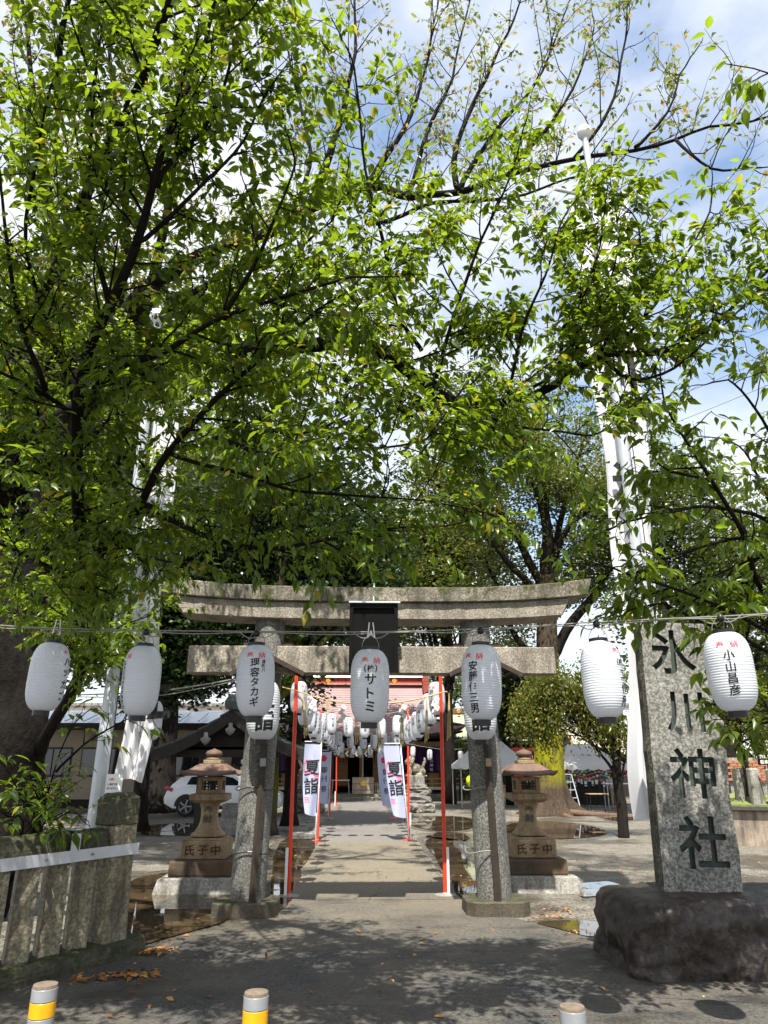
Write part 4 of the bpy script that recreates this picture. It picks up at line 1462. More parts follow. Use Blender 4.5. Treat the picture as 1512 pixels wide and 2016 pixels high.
# ================================================================== red poles along the path, lantern rows
PX = {-1: -0.95, 1: 1.25}
PY = [11.2, 18.9, 26.4, 33.8]
SIDE = {-1: 'left', 1: 'right'}
for sx in (-1, 1):
    for k, Y in enumerate(PY):
        t = thing('red_pole', 'vermilion jointed pole on the %s edge of the path, %s from the gate' % (SIDE[sx], ordinal(k)), 'pole', (PX[sx], Y, 0.012), 0, 'red poles along the path')
        H = 3.08
        pts, rad = [], []
        lean = (-0.012 if sx < 0 else -0.008) * (1 if k == 0 else 2)
        for z in np.arange(0, H + 0.01, 0.055):
            pts.append((lean * -sx * z * 0.4, 0, z))
            rad.append(0.027 + (0.004 if (z % 0.55) < 0.05 else 0))
        MB().tube(pts, rad, 14).build('bamboo', M['redpaint'], t, smooth=True)
        MB().tube([(sx * 0.045, -0.03, 0), (sx * 0.045, -0.03, 0.62)], 0.021, 12).build('white_sleeve', M['whiteplastic'], t, smooth=True, angle=0.8)
        MB().lathe([(0.15, 0.0), (0.15, 0.010), (0.05, 0.022), (0.035, 0.04)], 20).build('foot_plate', M['wire'] if k == 0 else M['redpaint'], t, smooth=True, angle=0.5)


def row_lantern_proto(txt, th, H=0.50, R=0.130):
    t = thing('paper_lantern', 'x', 'lantern')
    prof = lantern_prof(H, R, 22, 2, 0.012)
    sm = lantern_prof(H, R, 22, 1, 0.0)
    MB().lathe(list(reversed(prof)), 20, caps=False).build('lantern_body', M['lantern'], t, smooth=True)
    link('top_ring', ring_mesh(R * 0.46, 0.026, M['blackplastic']), t, (0, 0, H / 2 + 0.008))
    link('bottom_ring', MB().lathe([(R * 0.43, -0.018), (R * 0.43, 0.018)], 14).mesh(M['blackplastic']), t, (0, 0, -H / 2 - 0.014))
    link('hanger', MB().tube([(0, 0, H / 2), (0, 0, H / 2 + 0.09)], 0.005, 4).mesh(M['wire']), t)
    wrap(letters([('奉', -0.035, 0.165, 0.04), ('納', 0.035, 0.165, 0.04)], 0.01, 0.02), sm, th, 0.005).build('red_lettering', M['redink'], t)
    wrap(letters(column(txt, 0.0, 0.10, 0.28 / max(4, len(txt)), 1.15), 0.010, 0.02), sm, th, 0.005).build('black_lettering', M['ink'], t)
    return t


protos, used = {}, set()


def row_lantern(kind, loc, label, group, rz=0.0, s=1.0):
    if kind not in protos:
        txt, th = {'l0': ('よしの木様', 0.75), 'l1': ('川上家', 0.6), 'l2': ('大村自動車', 0.9), 'r0': ('井上商店', -0.75), 'r1': ('町田', -0.9), 'c0': ('村上家', 0.5), 'c1': ('小池商会', -0.5)}[kind]
        protos[kind] = row_lantern_proto(txt, th)
        o = protos[kind]
    else:
        o = copy_tree(protos[kind])
    o.location = loc
    o.rotation_euler = (rnd.uniform(-0.06, 0.06), rnd.uniform(-0.06, 0.06), rz)
    o.scale = (s, s, s * rnd.uniform(0.95, 1.04))
    return tag(o, label, 'lantern', group)


rnd = random.Random(3)
ZR = [2.74, 2.63, 2.55, 2.49, 2.46, 2.45, 2.46]
SPAN = ['between the first two red poles', 'between second and third red poles', 'between third and fourth red poles']
rnd = random.Random(3)
for sx in (-1, 1):
    for k in range(3):
        wl_ = [(PX[sx], PY[k], 3.03)]
        for j in range(7):
            Y = PY[k] + 0.15 + 1.04 * j
            z = ZR[j] + rnd.uniform(-0.02, 0.02) - (0.12 if k == 2 else 0.0)
            x = PX[sx] - sx * (0.02 + 0.06 * math.sin(j / 6 * math.pi)) + rnd.uniform(-0.02, 0.02)
            row_lantern(('l%d' if sx < 0 else 'r%d') % (j % (3 if sx < 0 else 2)), (x, Y, z), '%s lantern of the %s path row %s' % (ordinal(j), SIDE[sx], SPAN[k]), 'lanterns strung along the path edges', -math.atan2(x, Y) + rnd.uniform(-0.25, 0.25))
            wl_.append((x, Y, z + 0.33))
        wl_.append((PX[sx], PY[k + 1], 3.03))
        tag(MB().tube(smooth_line(wl_, 2), 0.006, 5).build('cable', M['wire'], None), 'grey cable carrying the %s lantern row %s' % (SIDE[sx], SPAN[k]), 'cable', 'lantern row cables')
CROSS = [(18.9, [(653, 1424), (686, 1431), (718, 1433), (750, 1433), (782, 1428)], 'strung across the path at the second pair of red poles'),
         (26.4, [(667, 1454), (690, 1460), (715, 1461), (736, 1460), (757, 1458), (776, 1456)], 'strung across the path at the third pair of red poles'),
         (38.6, [(673, 1472), (695, 1477), (709, 1478), (729, 1477), (749, 1476)], 'strung before the hall entrance'),
         (36.0, [(813, 1480), (846, 1486), (907, 1489), (985, 1454), (1023, 1448)], 'on the sagging wire right of the hall')]
for r_, (Y, ps, where) in enumerate(CROSS):
    pts = []
    for j, (x, y) in enumerate(ps):
        p = at(x, y, Y)
        row_lantern('c%d' % (j % 2), p, '%s lantern from left %s' % (ordinal(j), where), 'lanterns strung across', rnd.uniform(-0.5, 0.5), 0.97 if Y < 30 else 1.0)
        pts.append(p + Vector((0, 0, 0.33)))
    e0 = pts[0] + Vector((-0.6, 0, 0.2)); e1 = pts[-1] + Vector((0.5, 0, 0.2))
    tag(MB().tube(smooth_line([e0] + pts + [e1], 2), 0.008, 4).build('cable', M['wire'], None), 'thin cable carrying lanterns %s' % where, 'cable', 'cross cables')

# straw rope with paper streamers across the first pair of poles
rp = [at(556, 1353, 11.2), at(590, 1362, 11.18), at(620, 1372, 11.18), at(668, 1382, 11.18), at(730, 1386, 11.18), at(790, 1382, 11.18), at(840, 1372, 11.18), at(872, 1363, 11.18), at(880, 1362, 11.15)]
sr = thing('straw_rope', 'thin straw rope with white paper streamers tied across the first red poles', 'rope', rp[4])
rl = smooth_line(rp, 5)
MB().tube(rl, [0.010 + 0.003 * math.sin(i * 1.9) for i in range(len(rl))], 6).build('cord', M['straw'], sr, origin=rp[4])
for (x, y0, y1) in [(597, 1364, 1453), (645, 1378, 1402), (698, 1384, 1466), (742, 1385, 1474), (791, 1382, 1476), (840, 1372, 1463), (884, 1364, 1458)]:
    a, b = at(x, y0, 11.17), at(x + (6 if y1 - y0 > 60 and x < 760 else 0), y1, 11.17)
    mb = MB()
    for q in range(3):
        dx = (q - 1) * 0.016
        mb.tube([a, a.lerp(b, 0.5) + Vector((dx, 0, 0)), b + Vector((dx * 1.6, 0, 0.03 * q))], [0.005, 0.006, 0.010], 5)
    mb.build('straw_tassel', M['straw'], sr, origin=rp[4])
for (x, y) in [(674, 1386), (616, 1374), (793, 1385), (857, 1370)]:
    p = at(x, y, 11.16)
    mb = MB()
    for q in range(4):
        sx = 1 if q % 2 == 0 else -1
        mb.box((p.x + sx * 0.02, p.y + 0.006 * q, p.z - 0.055 - 0.062 * q), (0.075, 0.003, 0.075), ry=0.35 + 0.1 * sx, rz=0.25 * sx)
    mb.build('paper_streamer', M['paper'], sr, origin=rp[4])

# ================================================================== festival flags


def flag(sx, Y, w, z0, z1, kind, lean, label, ang=0.35):
    X = PX[sx] + (-0.045 if sx < 0 else 0.01)
    t = thing('festival_flag', label, 'flag', (X, Y - 0.06, 0.012), ang * (1 if sx < 0 else -1), 'festival flags along the path')
    lx = lambda z: lean * z
    MB().tube([(0, 0, 0), (lx(1.2), 0, 1.2), (lx(z1 + 0.1), 0, z1 + 0.1)], 0.016, 10).build('pole', M['whiteplastic'], t, smooth=True)
    MB().tube([(lx(z1 + 0.06), 0, z1 + 0.06), (lx(z1) - w - 0.03, 0, z1 + 0.06)], 0.010, 8).build('cross_bar', M['whiteplastic'], t)
    mb = MB()
    NX, NZ = 10, 36

    def surf(u, z):
        tt = (z - z0) / (z1 - z0)
        curl = 0.05 * (1 - tt) ** 2 * (u ** 1.5)
        return (lx(z) - 0.03 - u * w * (1 - 0.25 * (1 - tt) ** 3), -0.02 + 0.05 * math.sin(u * 5 + z * 2.2) * (1 - 0.6 * tt) - curl, z + 0.07 * (1 - tt) ** 3 * u ** 2)
    for j in range(NZ + 1):
        for i in range(NX + 1):
            mb.v.append(surf(i / NX, z0 + (z1 - z0) * j / NZ))
    for j in range(NZ):
        for i in range(NX):
            a = j * (NX + 1) + i
            mb.f.append((a, a + 1, a + NX + 2, a + NX + 1))
    mb.build('cloth', M['nobori'], t, smooth=True)

    def place(lmb, name, m):
        o = MB()
        o.f = lmb.f
        for u, _, v in lmb.v:
            x, y, z = surf(min(1, max(0, 0.5 - u / w)), v)
            o.v.append((x, y - 0.008, v))
        o.build(name, m, t)
    zt = z0 + (z1 - z0) * 0.63
    if kind == 0:
        place(letters([('夏', 0.02, zt + 0.06, 0.36), ('詣', 0.02, zt - 0.36, 0.36)], 0.014, 0.04), 'lettering', M['ink'])
        rays = MB()
        for a in np.linspace(1.3, 5.0, 13):
            c, s = math.cos(a), math.sin(a)
            r0, r1 = 0.10, 0.16
            n_ = 0.008
            rays.add([(-0.06 + r0 * c - n_ * s, 0, zt + 0.08 + r0 * s * 1.2 + n_ * c), (-0.06 + r1 * c - n_ * s, 0, zt + 0.08 + r1 * s * 1.2 + n_ * c), (-0.06 + r1 * c + n_ * s, 0, zt + 0.08 + r1 * s * 1.2 - n_ * c), (-0.06 + r0 * c + n_ * s, 0, zt + 0.08 + r0 * s * 1.2 - n_ * c)], [(0, 1, 2, 3)])
        place(rays, 'red_rays', M['pinkink'])
        bow = MB()
        for a in (0.7, 2.4, 3.9, 5.5):
            c, s = math.cos(a), math.sin(a)
            bow.add([(0.13, 0, zt - 0.15), (0.13 + 0.09 * c - 0.03 * s, 0, zt - 0.15 + 0.09 * s + 0.03 * c), (0.13 + 0.09 * c + 0.03 * s, 0, zt - 0.15 + 0.09 * s - 0.03 * c)], [(0, 1, 2)])
        place(bow, 'pink_bow', M['pinkink'])
        st = MB()
        for q in range(4):
            st.add([(-0.17, 0, zt - 0.62 - 0.035 * q), (-0.05, 0, zt - 0.62 - 0.035 * q), (-0.05, 0, zt - 0.635 - 0.035 * q), (-0.17, 0, zt - 0.635 - 0.035 * q)], [(0, 1, 2, 3)])
        place(st, 'red_seal', M['pinkink'])
    else:
        tm = MB()
        for k in range(3):
            a0 = k * 2 * math.pi / 3
            pts = []
            for a in np.linspace(0, 2 * math.pi, 18, endpoint=False):
                pts.append((0.055 * math.cos(a0) + 0.052 * math.cos(a), 0, zt + 0.42 + 0.055 * math.sin(a0) + 0.052 * math.sin(a)))
            tm.add(pts, [tuple(range(18))])
            tail = []
            for q in range(9):
                aa = a0 + 0.5 + q * 0.2
                tail.append((0.11 * math.cos(aa), 0, zt + 0.42 + 0.11 * math.sin(aa)))
            for q in range(8, -1, -1):
                aa = a0 + 0.5 + q * 0.2
                rr = 0.11 - 0.05 * (1 - q / 8)
                tail.append((rr * math.cos(aa), 0, zt + 0.42 + rr * math.sin(aa)))
            tm.add(tail, [tuple(range(18))])
        place(tm, 'red_crest', M['redink'])
        place(letters([('御', 0.03, zt + 0.08, 0.20), ('例', 0.03, zt - 0.25, 0.20), ('祭', 0.03, zt - 0.58, 0.20)], 0.012, 0.04), 'lettering', M['ink'])
    return t


flag(-1, 18.9, 0.40, 0.55, 2.22, 0, 0.03, 'white summer festival flag with heavy black characters left of the path, nearer one', 0.30)
flag(1, 18.9, 0.40, 0.50, 2.18, 0, -0.09, 'white summer festival flag with heavy black characters leaning in from the right path edge', 0.15)
flag(-1, 26.4, 0.44, 0.45, 2.15, 1, 0.02, 'white flag with red crest left of the path behind the summer flag', 0.15)
flag(1, 26.4, 0.46, 0.35, 2.1, 1, -0.05, 'white flag with red crest half hidden behind the right summer flag', 0.1)

# ================================================================== worship hall


def mat_roof(name, c, c2, lines):
    t = NT(name)
    n = t.noise(0.7, 6, 0.6)
    col = t.ramp(n, 0.3, 0.7, c, c2)
    return t.set(col, 0.5, t.noise(20, 3), 0.15, 0.01, 0.4)


M['copper'] = mat_roof('pink_copper_roof', (0.24, 0.155, 0.155), (0.33, 0.22, 0.22), 0)
M['ridge'] = plain('red_ridge', (0.30, 0.075, 0.055), 0.5, 0.2, 3)
M['greenroof'] = mat_roof('pale_green_roof', (0.25, 0.28, 0.19), (0.38, 0.41, 0.31), 0)

HX, HY = 0.15, 39.8
hall = thing('worship_hall', 'shrine worship hall with broad pinkish copper roof at the end of the path', 'building', (HX, HY, 0))


def roof_rows(parent, halfw, rows, prof, name, m, flare=None, lip=0.03):
    NXc = 22
    mb = MB()
    for r in range(rows):
        t0, t1 = r / rows, (r + 1) / rows
        (y0, z0), (y1, z1) = prof(t0), prof(t1)
        n0 = len(mb.v)
        for (tt, y, z) in ((t0, y0, z0), (t1, y1, z1 + lip), (t1, y1, z1)):
            for i in range(NXc + 1):
                u = -1 + 2 * i / NXc
                hw = halfw(tt)
                up = flare(tt, u) if flare else 0
                mb.v.append((u * hw, y, z + up))
        w = NXc + 1
        for q in range(2):
            for i in range(NXc):
                a = n0 + q * w + i
                mb.f.append((a, a + 1, a + w + 1, a + w))
    return mb.build(name, m, parent)


hprof = lambda t: (4.4 - 4.6 * t, 6.35 - 3.15 * (1.5 * t - 0.5 * t * t))
hw = lambda t: 3.75 if t < 0.5 else 3.75 + 1.95 * ((t - 0.5) / 0.5)
hflare = lambda t, u: 0.55 * max(0, (t - 0.5) / 0.5) ** 2 * abs(u) ** 4
rf = roof_rows(hall, hw, 30, hprof, 'roof', M['copper'], hflare)
bk = MB()
bk.add([(-3.75, 4.4, 6.35), (3.75, 4.4, 6.35), (5.7, 9.0, 3.2), (-5.7, 9.0, 3.2)], [(0, 1, 2, 3)])
for s in (-1, 1):
    bk.add([(s * 3.75, 2.1, 4.3), (s * 5.7, -0.2, 3.75), (s * 5.7, 9.0, 3.2), (s * 3.75, 6.7, 4.4)], [(0, 1, 2, 3)])
    bk.add([(s * 3.6, 2.3, 4.1), (s * 3.6, 4.4, 6.2), (s * 3.6, 6.5, 4.1)], [(0, 1, 2)])
bk.build('rear_roof', M['copper'], hall)
uv = MB()
uv.add([(-5.6, -0.15, 3.12), (5.6, -0.15, 3.12), (5.6, 8.9, 3.12), (-5.6, 8.9, 3.12)], [(0, 1, 2, 3)])
uv.build('eave_soffit', M['darkwood'], hall)
for i in range(40):
    x = -5.4 + 10.8 * i / 39
    up = 0.5 * abs(x / 5.7) ** 4
    link('rafter', MB().box((x, 0.7, 3.02 + up), (0.07, 1.7, 0.09)).mesh(M['darkwood']), hall)
rg = MB().box((0, 4.4, 6.50), (7.6, 0.5, 0.45)).build('ridge_box', M['ridge'], hall, bevel=0.02)
link('ridge_moulding', MB().box((0, 4.12, 6.32), (7.6, 0.2, 0.08)).mesh(plain('pink_trim', (0.55, 0.25, 0.20), 0.5)), rg)
link('ridge_cap', MB().box((0, 4.4, 6.83), (7.9, 0.75, 0.22), top=(1, 0.7)).mesh(M['whiteplastic']), rg)
for x in (-2.0, 0, 2.0):
    link('gold_emblem', MB().lathe([(0.0, 0.05), (0.10, 0.05), (0.15, 0.02), (0.15, 0)], 16, caps=False).mesh(M['gold']), rg, (x, 4.13, 6.52), (math.pi / 2, 0, 0))
for s in (-1, 1):
    e = MB()
    for q, (w_, h_) in enumerate([(0.34, 0.18), (0.40, 0.16), (0.34, 0.14), (0.40, 0.18), (0.34, 0.18), (0.28, 0.2)]):
        e.box((s * 3.85, 4.05 - 0.10 * q, 6.7 - 0.19 * q), (w_, 0.5, h_))
    e.build('ridge_end', M['ridge'], hall, bevel=0.01)
# platform, walls, openings
MB().box((0.1, 3.5, 0.14), (11.0, 7.6, 0.34)).build('stone_platform', granite('platform_stone', (0.30, 0.30, 0.25), (0.1, 0.1, 0.08), 30, moss=0.3), hall, bevel=0.02)
MB().box((0.1, -0.45, 0.07), (3.4, 0.5, 0.18)).build('step', M['concrete'], hall, bevel=0.02)
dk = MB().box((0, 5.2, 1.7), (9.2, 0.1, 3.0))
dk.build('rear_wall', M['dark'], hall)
MB().box((0, 3.6, 0.62), (9.2, 3.1, 0.06)).build('floor', M['darkwood'], hall)
for s in (-1, 1):
    x0, x1 = (1.55, 4.5)
    MB().box((s * 3.0, 2.0, 0.95), (2.9, 0.08, 0.75)).build('wall_panel', M['panel'], hall)
    for q in range(5):
        link('panel_post', MB().box((s * (1.6 + 0.7 * q), 1.95, 1.6), (0.09, 0.10, 2.6)).mesh(M['wood']), hall)
    MB().box((s * 4.52, 3.6, 1.7), (0.08, 3.2, 3.0)).build('side_wall', M['darkwood'], hall)
    cu = MB()
    NX = 30
    for j in range(2):
        for i in range(NX + 1):
            u = i / NX
            cu.v.append((s * (1.5 + 3.0 * u), 1.78 + 0.05 * math.sin(u * 40), 2.68 if j == 0 else 1.42 + 0.04 * math.sin(u * 20)))
    for i in range(NX):
        cu.f.append((i, i + 1, NX + 2 + i, NX + 1 + i))
    c_ = cu.build('purple_curtain', M['purple'], hall)
    link('lettering', letters(column('氷川神社', s * 3.9, 2.15, 0.17, 1.3), 0.01).mesh(M['paper']), c_, (0, 1.70, 0))
    MB().box((s * 3.0, 1.75, 2.82), (3.0, 0.12, 0.26)).build('head_beam', M['newwood'], hall)
    # veranda with railing
    MB().box((s * 3.75, 0.75, 0.60), (3.3, 1.6, 0.07)).build('veranda_floor', M['newwood'], hall)
    MB().box((s * 3.75, -0.04, 0.57), (3.34, 0.05, 0.13)).build('veranda_edge', plain('pale_edge', (0.62, 0.55, 0.45), 0.7), hall)
    for z in (0.80, 1.04):
        link('rail', MB().box((s * 3.85, 0.02, z), (3.5, 0.07, 0.06)).mesh(M['newwood']), hall)
    for q in range(5):
        x = s * (2.15 + 0.8 * q)
        link('baluster', MB().box((x, 0.02, 0.85), (0.08, 0.08, 0.44)).mesh(M['newwood']), hall)
        link('veranda_post', MB().box((x, 0.05, 0.41), (0.13, 0.13, 0.30)).mesh(M['wood']), hall)
    # lattice doors
    d = MB().box((s * 1.0 + (0 if s > 0 else -0.05), 2.1, 1.55), (0.66, 0.05, 1.95)).build('door', M['panel'], hall)
    for q in range(4):
        link('muntin', MB().box((s * 1.0 - 0.24 + 0.16 * q + (0 if s > 0 else -0.05), 2.06, 2.15), (0.04, 0.04, 0.6)).mesh(M['darkwood']), d)
    for q in range(3):
        link('door_rail', MB().box((s * 1.0 + (0 if s > 0 else -0.05), 2.06, 0.95 + 0.35 * q), (0.62, 0.03, 0.05)).mesh(M['newwood']), d)
    # front columns
    MB().tube([(s * 1.55, 0.25, 0.3), (s * 1.55, 0.25, 3.05)], 0.11, 16).build('porch_column', M['wood'], hall, smooth=True)
MB().box((0, 0.25, 2.86), (3.3, 0.2, 0.28)).build('porch_beam', M['darkwood'], hall)
MB().box((0.0, 2.15, 1.7), (0.16, 0.08, 2.2)).build('centre_post', M['panel'], hall)
sh = MB().tube([(-1.5 + 3.0 * i / 12, 0.1, 2.62 - 0.16 * math.sin(math.pi * i / 12)) for i in range(13)], 0.06, 10)
sh.build('sacred_rope', M['straw'], hall, smooth=True)
for i in range(5):
    link('straw_tassel', MB().lathe([(0.15, -0.42), (0.06, 0.0)], 12).mesh(plain('tassel', (0.45, 0.36, 0.24), 0.8) if i == 0 else bpy.data.materials['tassel']), hall, (-1.0 + 0.5 * i, 0.1, 2.52))
for i in range(3):
    p = MB()
    for q in range(3):
        p.box((0.03 * (-1) ** q, 0, -0.07 - 0.09 * q), (0.1, 0.004, 0.1), ry=0.3)
    link('paper_streamer', p.mesh(M['paper']), hall, (-0.75 + 0.5 * i, 0.02, 2.45))
link('hanging_lamp', MB().lathe([(0.0, -0.12), (0.08, -0.08), (0.09, 0.02), (0.05, 0.1), (0, 0.12)], 12, caps=False).mesh(M['gold']), hall, (-0.15, 0.6, 2.3))
MB().tube([(0.1, 0.2, 2.6), (0.1, 0.2, 1.3)], 0.03, 8).build('bell_rope', plain('bell_rope', (0.45, 0.42, 0.33), 0.9), hall)
MB().lathe([(0.10, 0.85), (0.05, 1.2), (0.04, 1.3)], 12, (0.1, 0.2, 0)).build('bell_rope_tassel', M['straw'], hall)
# things standing on the platform
ob = thing('offering_box', 'grey wooden offering box with gold crest before the hall doors', 'offering box', (HX + 0.12, HY - 0.05, 0.31))
MB().box((0, 0, 0.4), (1.12, 0.62, 0.8)).build('box', plain('box_wood', (0.42, 0.34, 0.27), 0.7, 0.2, 6), ob, bevel=0.01)
for q in range(7):
    link('slat', MB().box((-0.48 + 0.16 * q, 0, 0.82), (0.07, 0.56, 0.05)).mesh(M['wood']), ob)
for z in (0.2, 0.5):
    link('groove', MB().box((0, -0.315, z), (1.1, 0.01, 0.015)).mesh(M['darkwood']), ob)
link('gold_crest', MB().lathe([(0, 0.03), (0.11, 0.03), (0.16, 0.0)], 20, caps=False).mesh(M['gold']), ob, (0, -0.315, 0.5), (math.pi / 2, 0, 0))
tb = thing('folding_table', 'white folding table left of the offering box', 'table', (HX - 1.05, HY + 0.1, 0.31))
MB().box((0, 0, 0.66), (0.95, 0.5, 0.04)).build('tabletop', M['whiteplastic'], tb, bevel=0.008)
for x in (-1, 1):
    for y in (-1, 1):
        link('leg', MB().tube([(x * 0.40, y * 0.2, 0.65), (x * 0.45, y * 0.22, 0)], 0.015, 8).mesh(M['whiteplastic']), tb)
lf = thing('slat_barrier', 'low weathered slat barrier right of the offering box', 'barrier', (HX + 1.05, HY - 0.05, 0.31))
for q in range(7):
    link('slat', MB().box((-0.28 + 0.095 * q, 0, 0.28), (0.055, 0.03, 0.56)).mesh(plain('grey_slat', (0.33, 0.28, 0.23), 0.8) if q == 0 else bpy.data.materials['grey_slat']), lf)
for z in (0.14, 0.44):
    link('rail', MB().box((0, 0.03, z), (0.68, 0.03, 0.06)).mesh(bpy.data.materials['grey_slat']), lf)

# side building with the pale green roof
sb = thing('side_hall', 'smaller hall with pale green roof and dark brown walls right of the worship hall', 'building', (7.6, 44.0, 0))
sprof = lambda t: (3.2 - 3.6 * t, 4.85 - 1.75 * (1.35 * t - 0.35 * t * t))
roof_rows(sb, lambda t: 3.0 + 0.6 * t, 16, sprof, 'roof', M['greenroof'], lambda t, u: 0.25 * t * t * abs(u) ** 4)
MB().add([(-3.0, 3.2, 4.85), (3.0, 3.2, 4.85), (3.6, 7, 3.1), (-3.6, 7, 3.1)], [(0, 1, 2, 3)]).build('rear_roof', M['greenroof'], sb)
r_ = MB().box((0, 3.2, 4.98), (6.2, 0.4, 0.32)).build('ridge', plain('brown_ridge', (0.16, 0.08, 0.05), 0.6), sb)
link('gold_emblem', MB().lathe([(0.0, 0.05), (0.10, 0.05), (0.14, 0.0)], 14, caps=False).mesh(M['gold']), r_, (-1.2, 2.98, 4.98), (math.pi / 2, 0, 0))
MB().box((0, 1.6, 1.55), (5.6, 2.0, 3.1)).build('wall', M['darkwood'], sb)
for q in range(7):
    link('post', MB().box((-2.7 + 0.9 * q, 0.52, 1.5), (0.14, 0.12, 3.0)).mesh(M['wood']), sb)
link('trim', MB().box((0, 0.5, 2.95), (5.8, 0.08, 0.1)).mesh(M['gold']), sb)
MB().box((0, 0.3, 0.3), (5.9, 1.2, 0.6)).build('veranda', M['newwood'], sb)

# ================================================================== guardian lions on rock pedestals


def remesh_blob(name, ell, voxel, m, parent=None, smooth_it=4, disp=0.0):
    """ell: (centre, radii, rotation euler) - merged into one continuous skin"""
    bm = bmesh.new()
    for c, r, e in ell:
        mt = Matrix.Translation(Vector(c)) @ Vector(e).to_track_quat('Z', 'Y').to_matrix().to_4x4() if False else Matrix.Translation(Vector(c)) @ (Matrix.Rotation(e[2], 4, 'Z') @ Matrix.Rotation(e[1], 4, 'Y') @ Matrix.Rotation(e[0], 4, 'X')) @ Matrix.Diagonal((*r, 1))
        bmesh.ops.create_icosphere(bm, subdivisions=3, radius=1.0, matrix=mt)
    me = bpy.data.meshes.new(name)
    bm.to_mesh(me)
    bm.free()
    o = bpy.data.objects.new(name, me)
    COL.objects.link(o)
    md = o.modifiers.new('r', 'REMESH')
    md.mode = 'VOXEL'
    md.voxel_size = voxel
    ms = o.modifiers.new('s', 'SMOOTH')
    ms.factor = 0.5
    ms.iterations = smooth_it
    bpy.context.view_layer.update()
    new = bpy.data.meshes.new_from_object(o.evaluated_get(bpy.context.evaluated_depsgraph_get()))
    bpy.data.objects.remove(o)
    new.polygons.foreach_set('use_smooth', [True] * len(new.polygons))
    if disp:
        for v in new.vertices:
            v.co += v.normal * disp * noise.noise(v.co * 14)
    new.materials.clear()
    new.materials.append(m)
    return link(name, new, parent)


M['lion'] = granite('lion_stone', (0.42, 0.38, 0.30), (0.12, 0.1, 0.07), 30, stain=0.7)
M['rock'] = granite('pedestal_rock', (0.28, 0.27, 0.25), (0.06, 0.06, 0.05), 14, stain=0.6, bump=0.9)


def rock(c, r, seed, m=None, parent=None, name='rock'):
    bm = bmesh.new()
    bmesh.ops.create_icosphere(bm, subdivisions=3, radius=1.0)
    for v in bm.verts:
        q = v.co.copy()
        k = 1.0 / (abs(q.x) ** 4 + abs(q.y) ** 4 + abs(q.z) ** 4) ** 0.25
        q = q * k
        d = 1 + 0.22 * noise.noise(q * 1.4 + Vector((seed, 0, 0))) + 0.08 * noise.noise(q * 4 + Vector((0, seed, 0)))
        v.co = Vector((q.x * r[0], q.y * r[1], q.z * r[2])) * d
    me = bpy.data.meshes.new('rock')
    bm.to_mesh(me)
    bm.free()
    me.materials.append(m or M['rock'])
    return link(name, me, parent, c)


for sx, X in ((1, 2.30), (-1, -1.95)):
    t = thing('lion_pedestal', 'tiered rough rock pedestal with dressed block %s of the path before the hall' % SIDE[sx], 'pedestal', (X, 29.9, 0), 0, 'guardian lion pedestals')
    for k, (dx, dy, z, a, b, c) in enumerate([(-0.1, 0, 0.17, 0.62, 0.55, 0.22), (0.25, -0.2, 0.15, 0.42, 0.4, 0.2), (0.0, 0, 0.45, 0.55, 0.5, 0.2), (0.05, 0.05, 0.70, 0.50, 0.45, 0.16), (0, 0, 0.90, 0.44, 0.42, 0.12)]):
        rock((dx, dy, z), (a, b, c), 3.0 * k + sx, None, t)
    MB().box((0, 0, 1.15), (0.62, 0.60, 0.34)).build('dressed_block', M['slab'], t, bevel=0.015)
    l = thing('guardian_lion', 'carved stone guardian lion crouching on the %s rock pedestal' % SIDE[sx], 'statue', (X, 29.9, 1.32), 0.0, 'guardian lions')
    E_ = []
    f = -sx     # faces the path
    E_ += [((-0.02 * f, 0, 0.26), (0.26, 0.17, 0.19), (0, -0.35 * f, 0)), ((0.16 * f, 0, 0.34), (0.17, 0.16, 0.20), (0, 0, 0)), ((0.24 * f, -0.03, 0.58), (0.16, 0.15, 0.16), (0, 0, 0)), ((0.36 * f, -0.03, 0.53), (0.10, 0.10, 0.08), (0, 0, 0)),
           ((0.36 * f, -0.03, 0.46), (0.08, 0.08, 0.04), (0, 0.3 * f, 0)), ((-0.22 * f, 0, 0.16), (0.16, 0.19, 0.16), (0, 0, 0)), ((-0.30 * f, 0.02, 0.42), (0.06, 0.08, 0.20), (0, -0.3 * f, 0)), ((-0.36 * f, 0.02, 0.58), (0.05, 0.05, 0.13), (0, 0.25 * f, 0))]
    for y in (-0.11, 0.11):
        E_ += [((0.24 * f, y, 0.17), (0.065, 0.065, 0.20), (0, 0, 0)), ((0.29 * f, y, 0.035), (0.10, 0.07, 0.045), (0, 0, 0)), ((-0.12 * f, y * 1.35, 0.05), (0.16, 0.065, 0.055), (0, 0, 0)), ((0.20 * f, y * 1.1 - 0.02, 0.70), (0.035, 0.03, 0.06), (0, 0, 0))]
    for k in range(12):
        a = k * 0.52
        E_.append(((0.16 * f + 0.10 * math.cos(a) * 0.6, -0.03 + 0.17 * math.sin(a), 0.50 + 0.15 * math.cos(a)), (0.055, 0.055, 0.055), (0, 0, 0)))
    remesh_blob('body', E_, 0.018, M['lion'], l, 2, 0.012)
    MB().box((0, 0, 0.005), (0.84, 0.46, 0.05)).build('base', M['lion'], l, bevel=0.01)

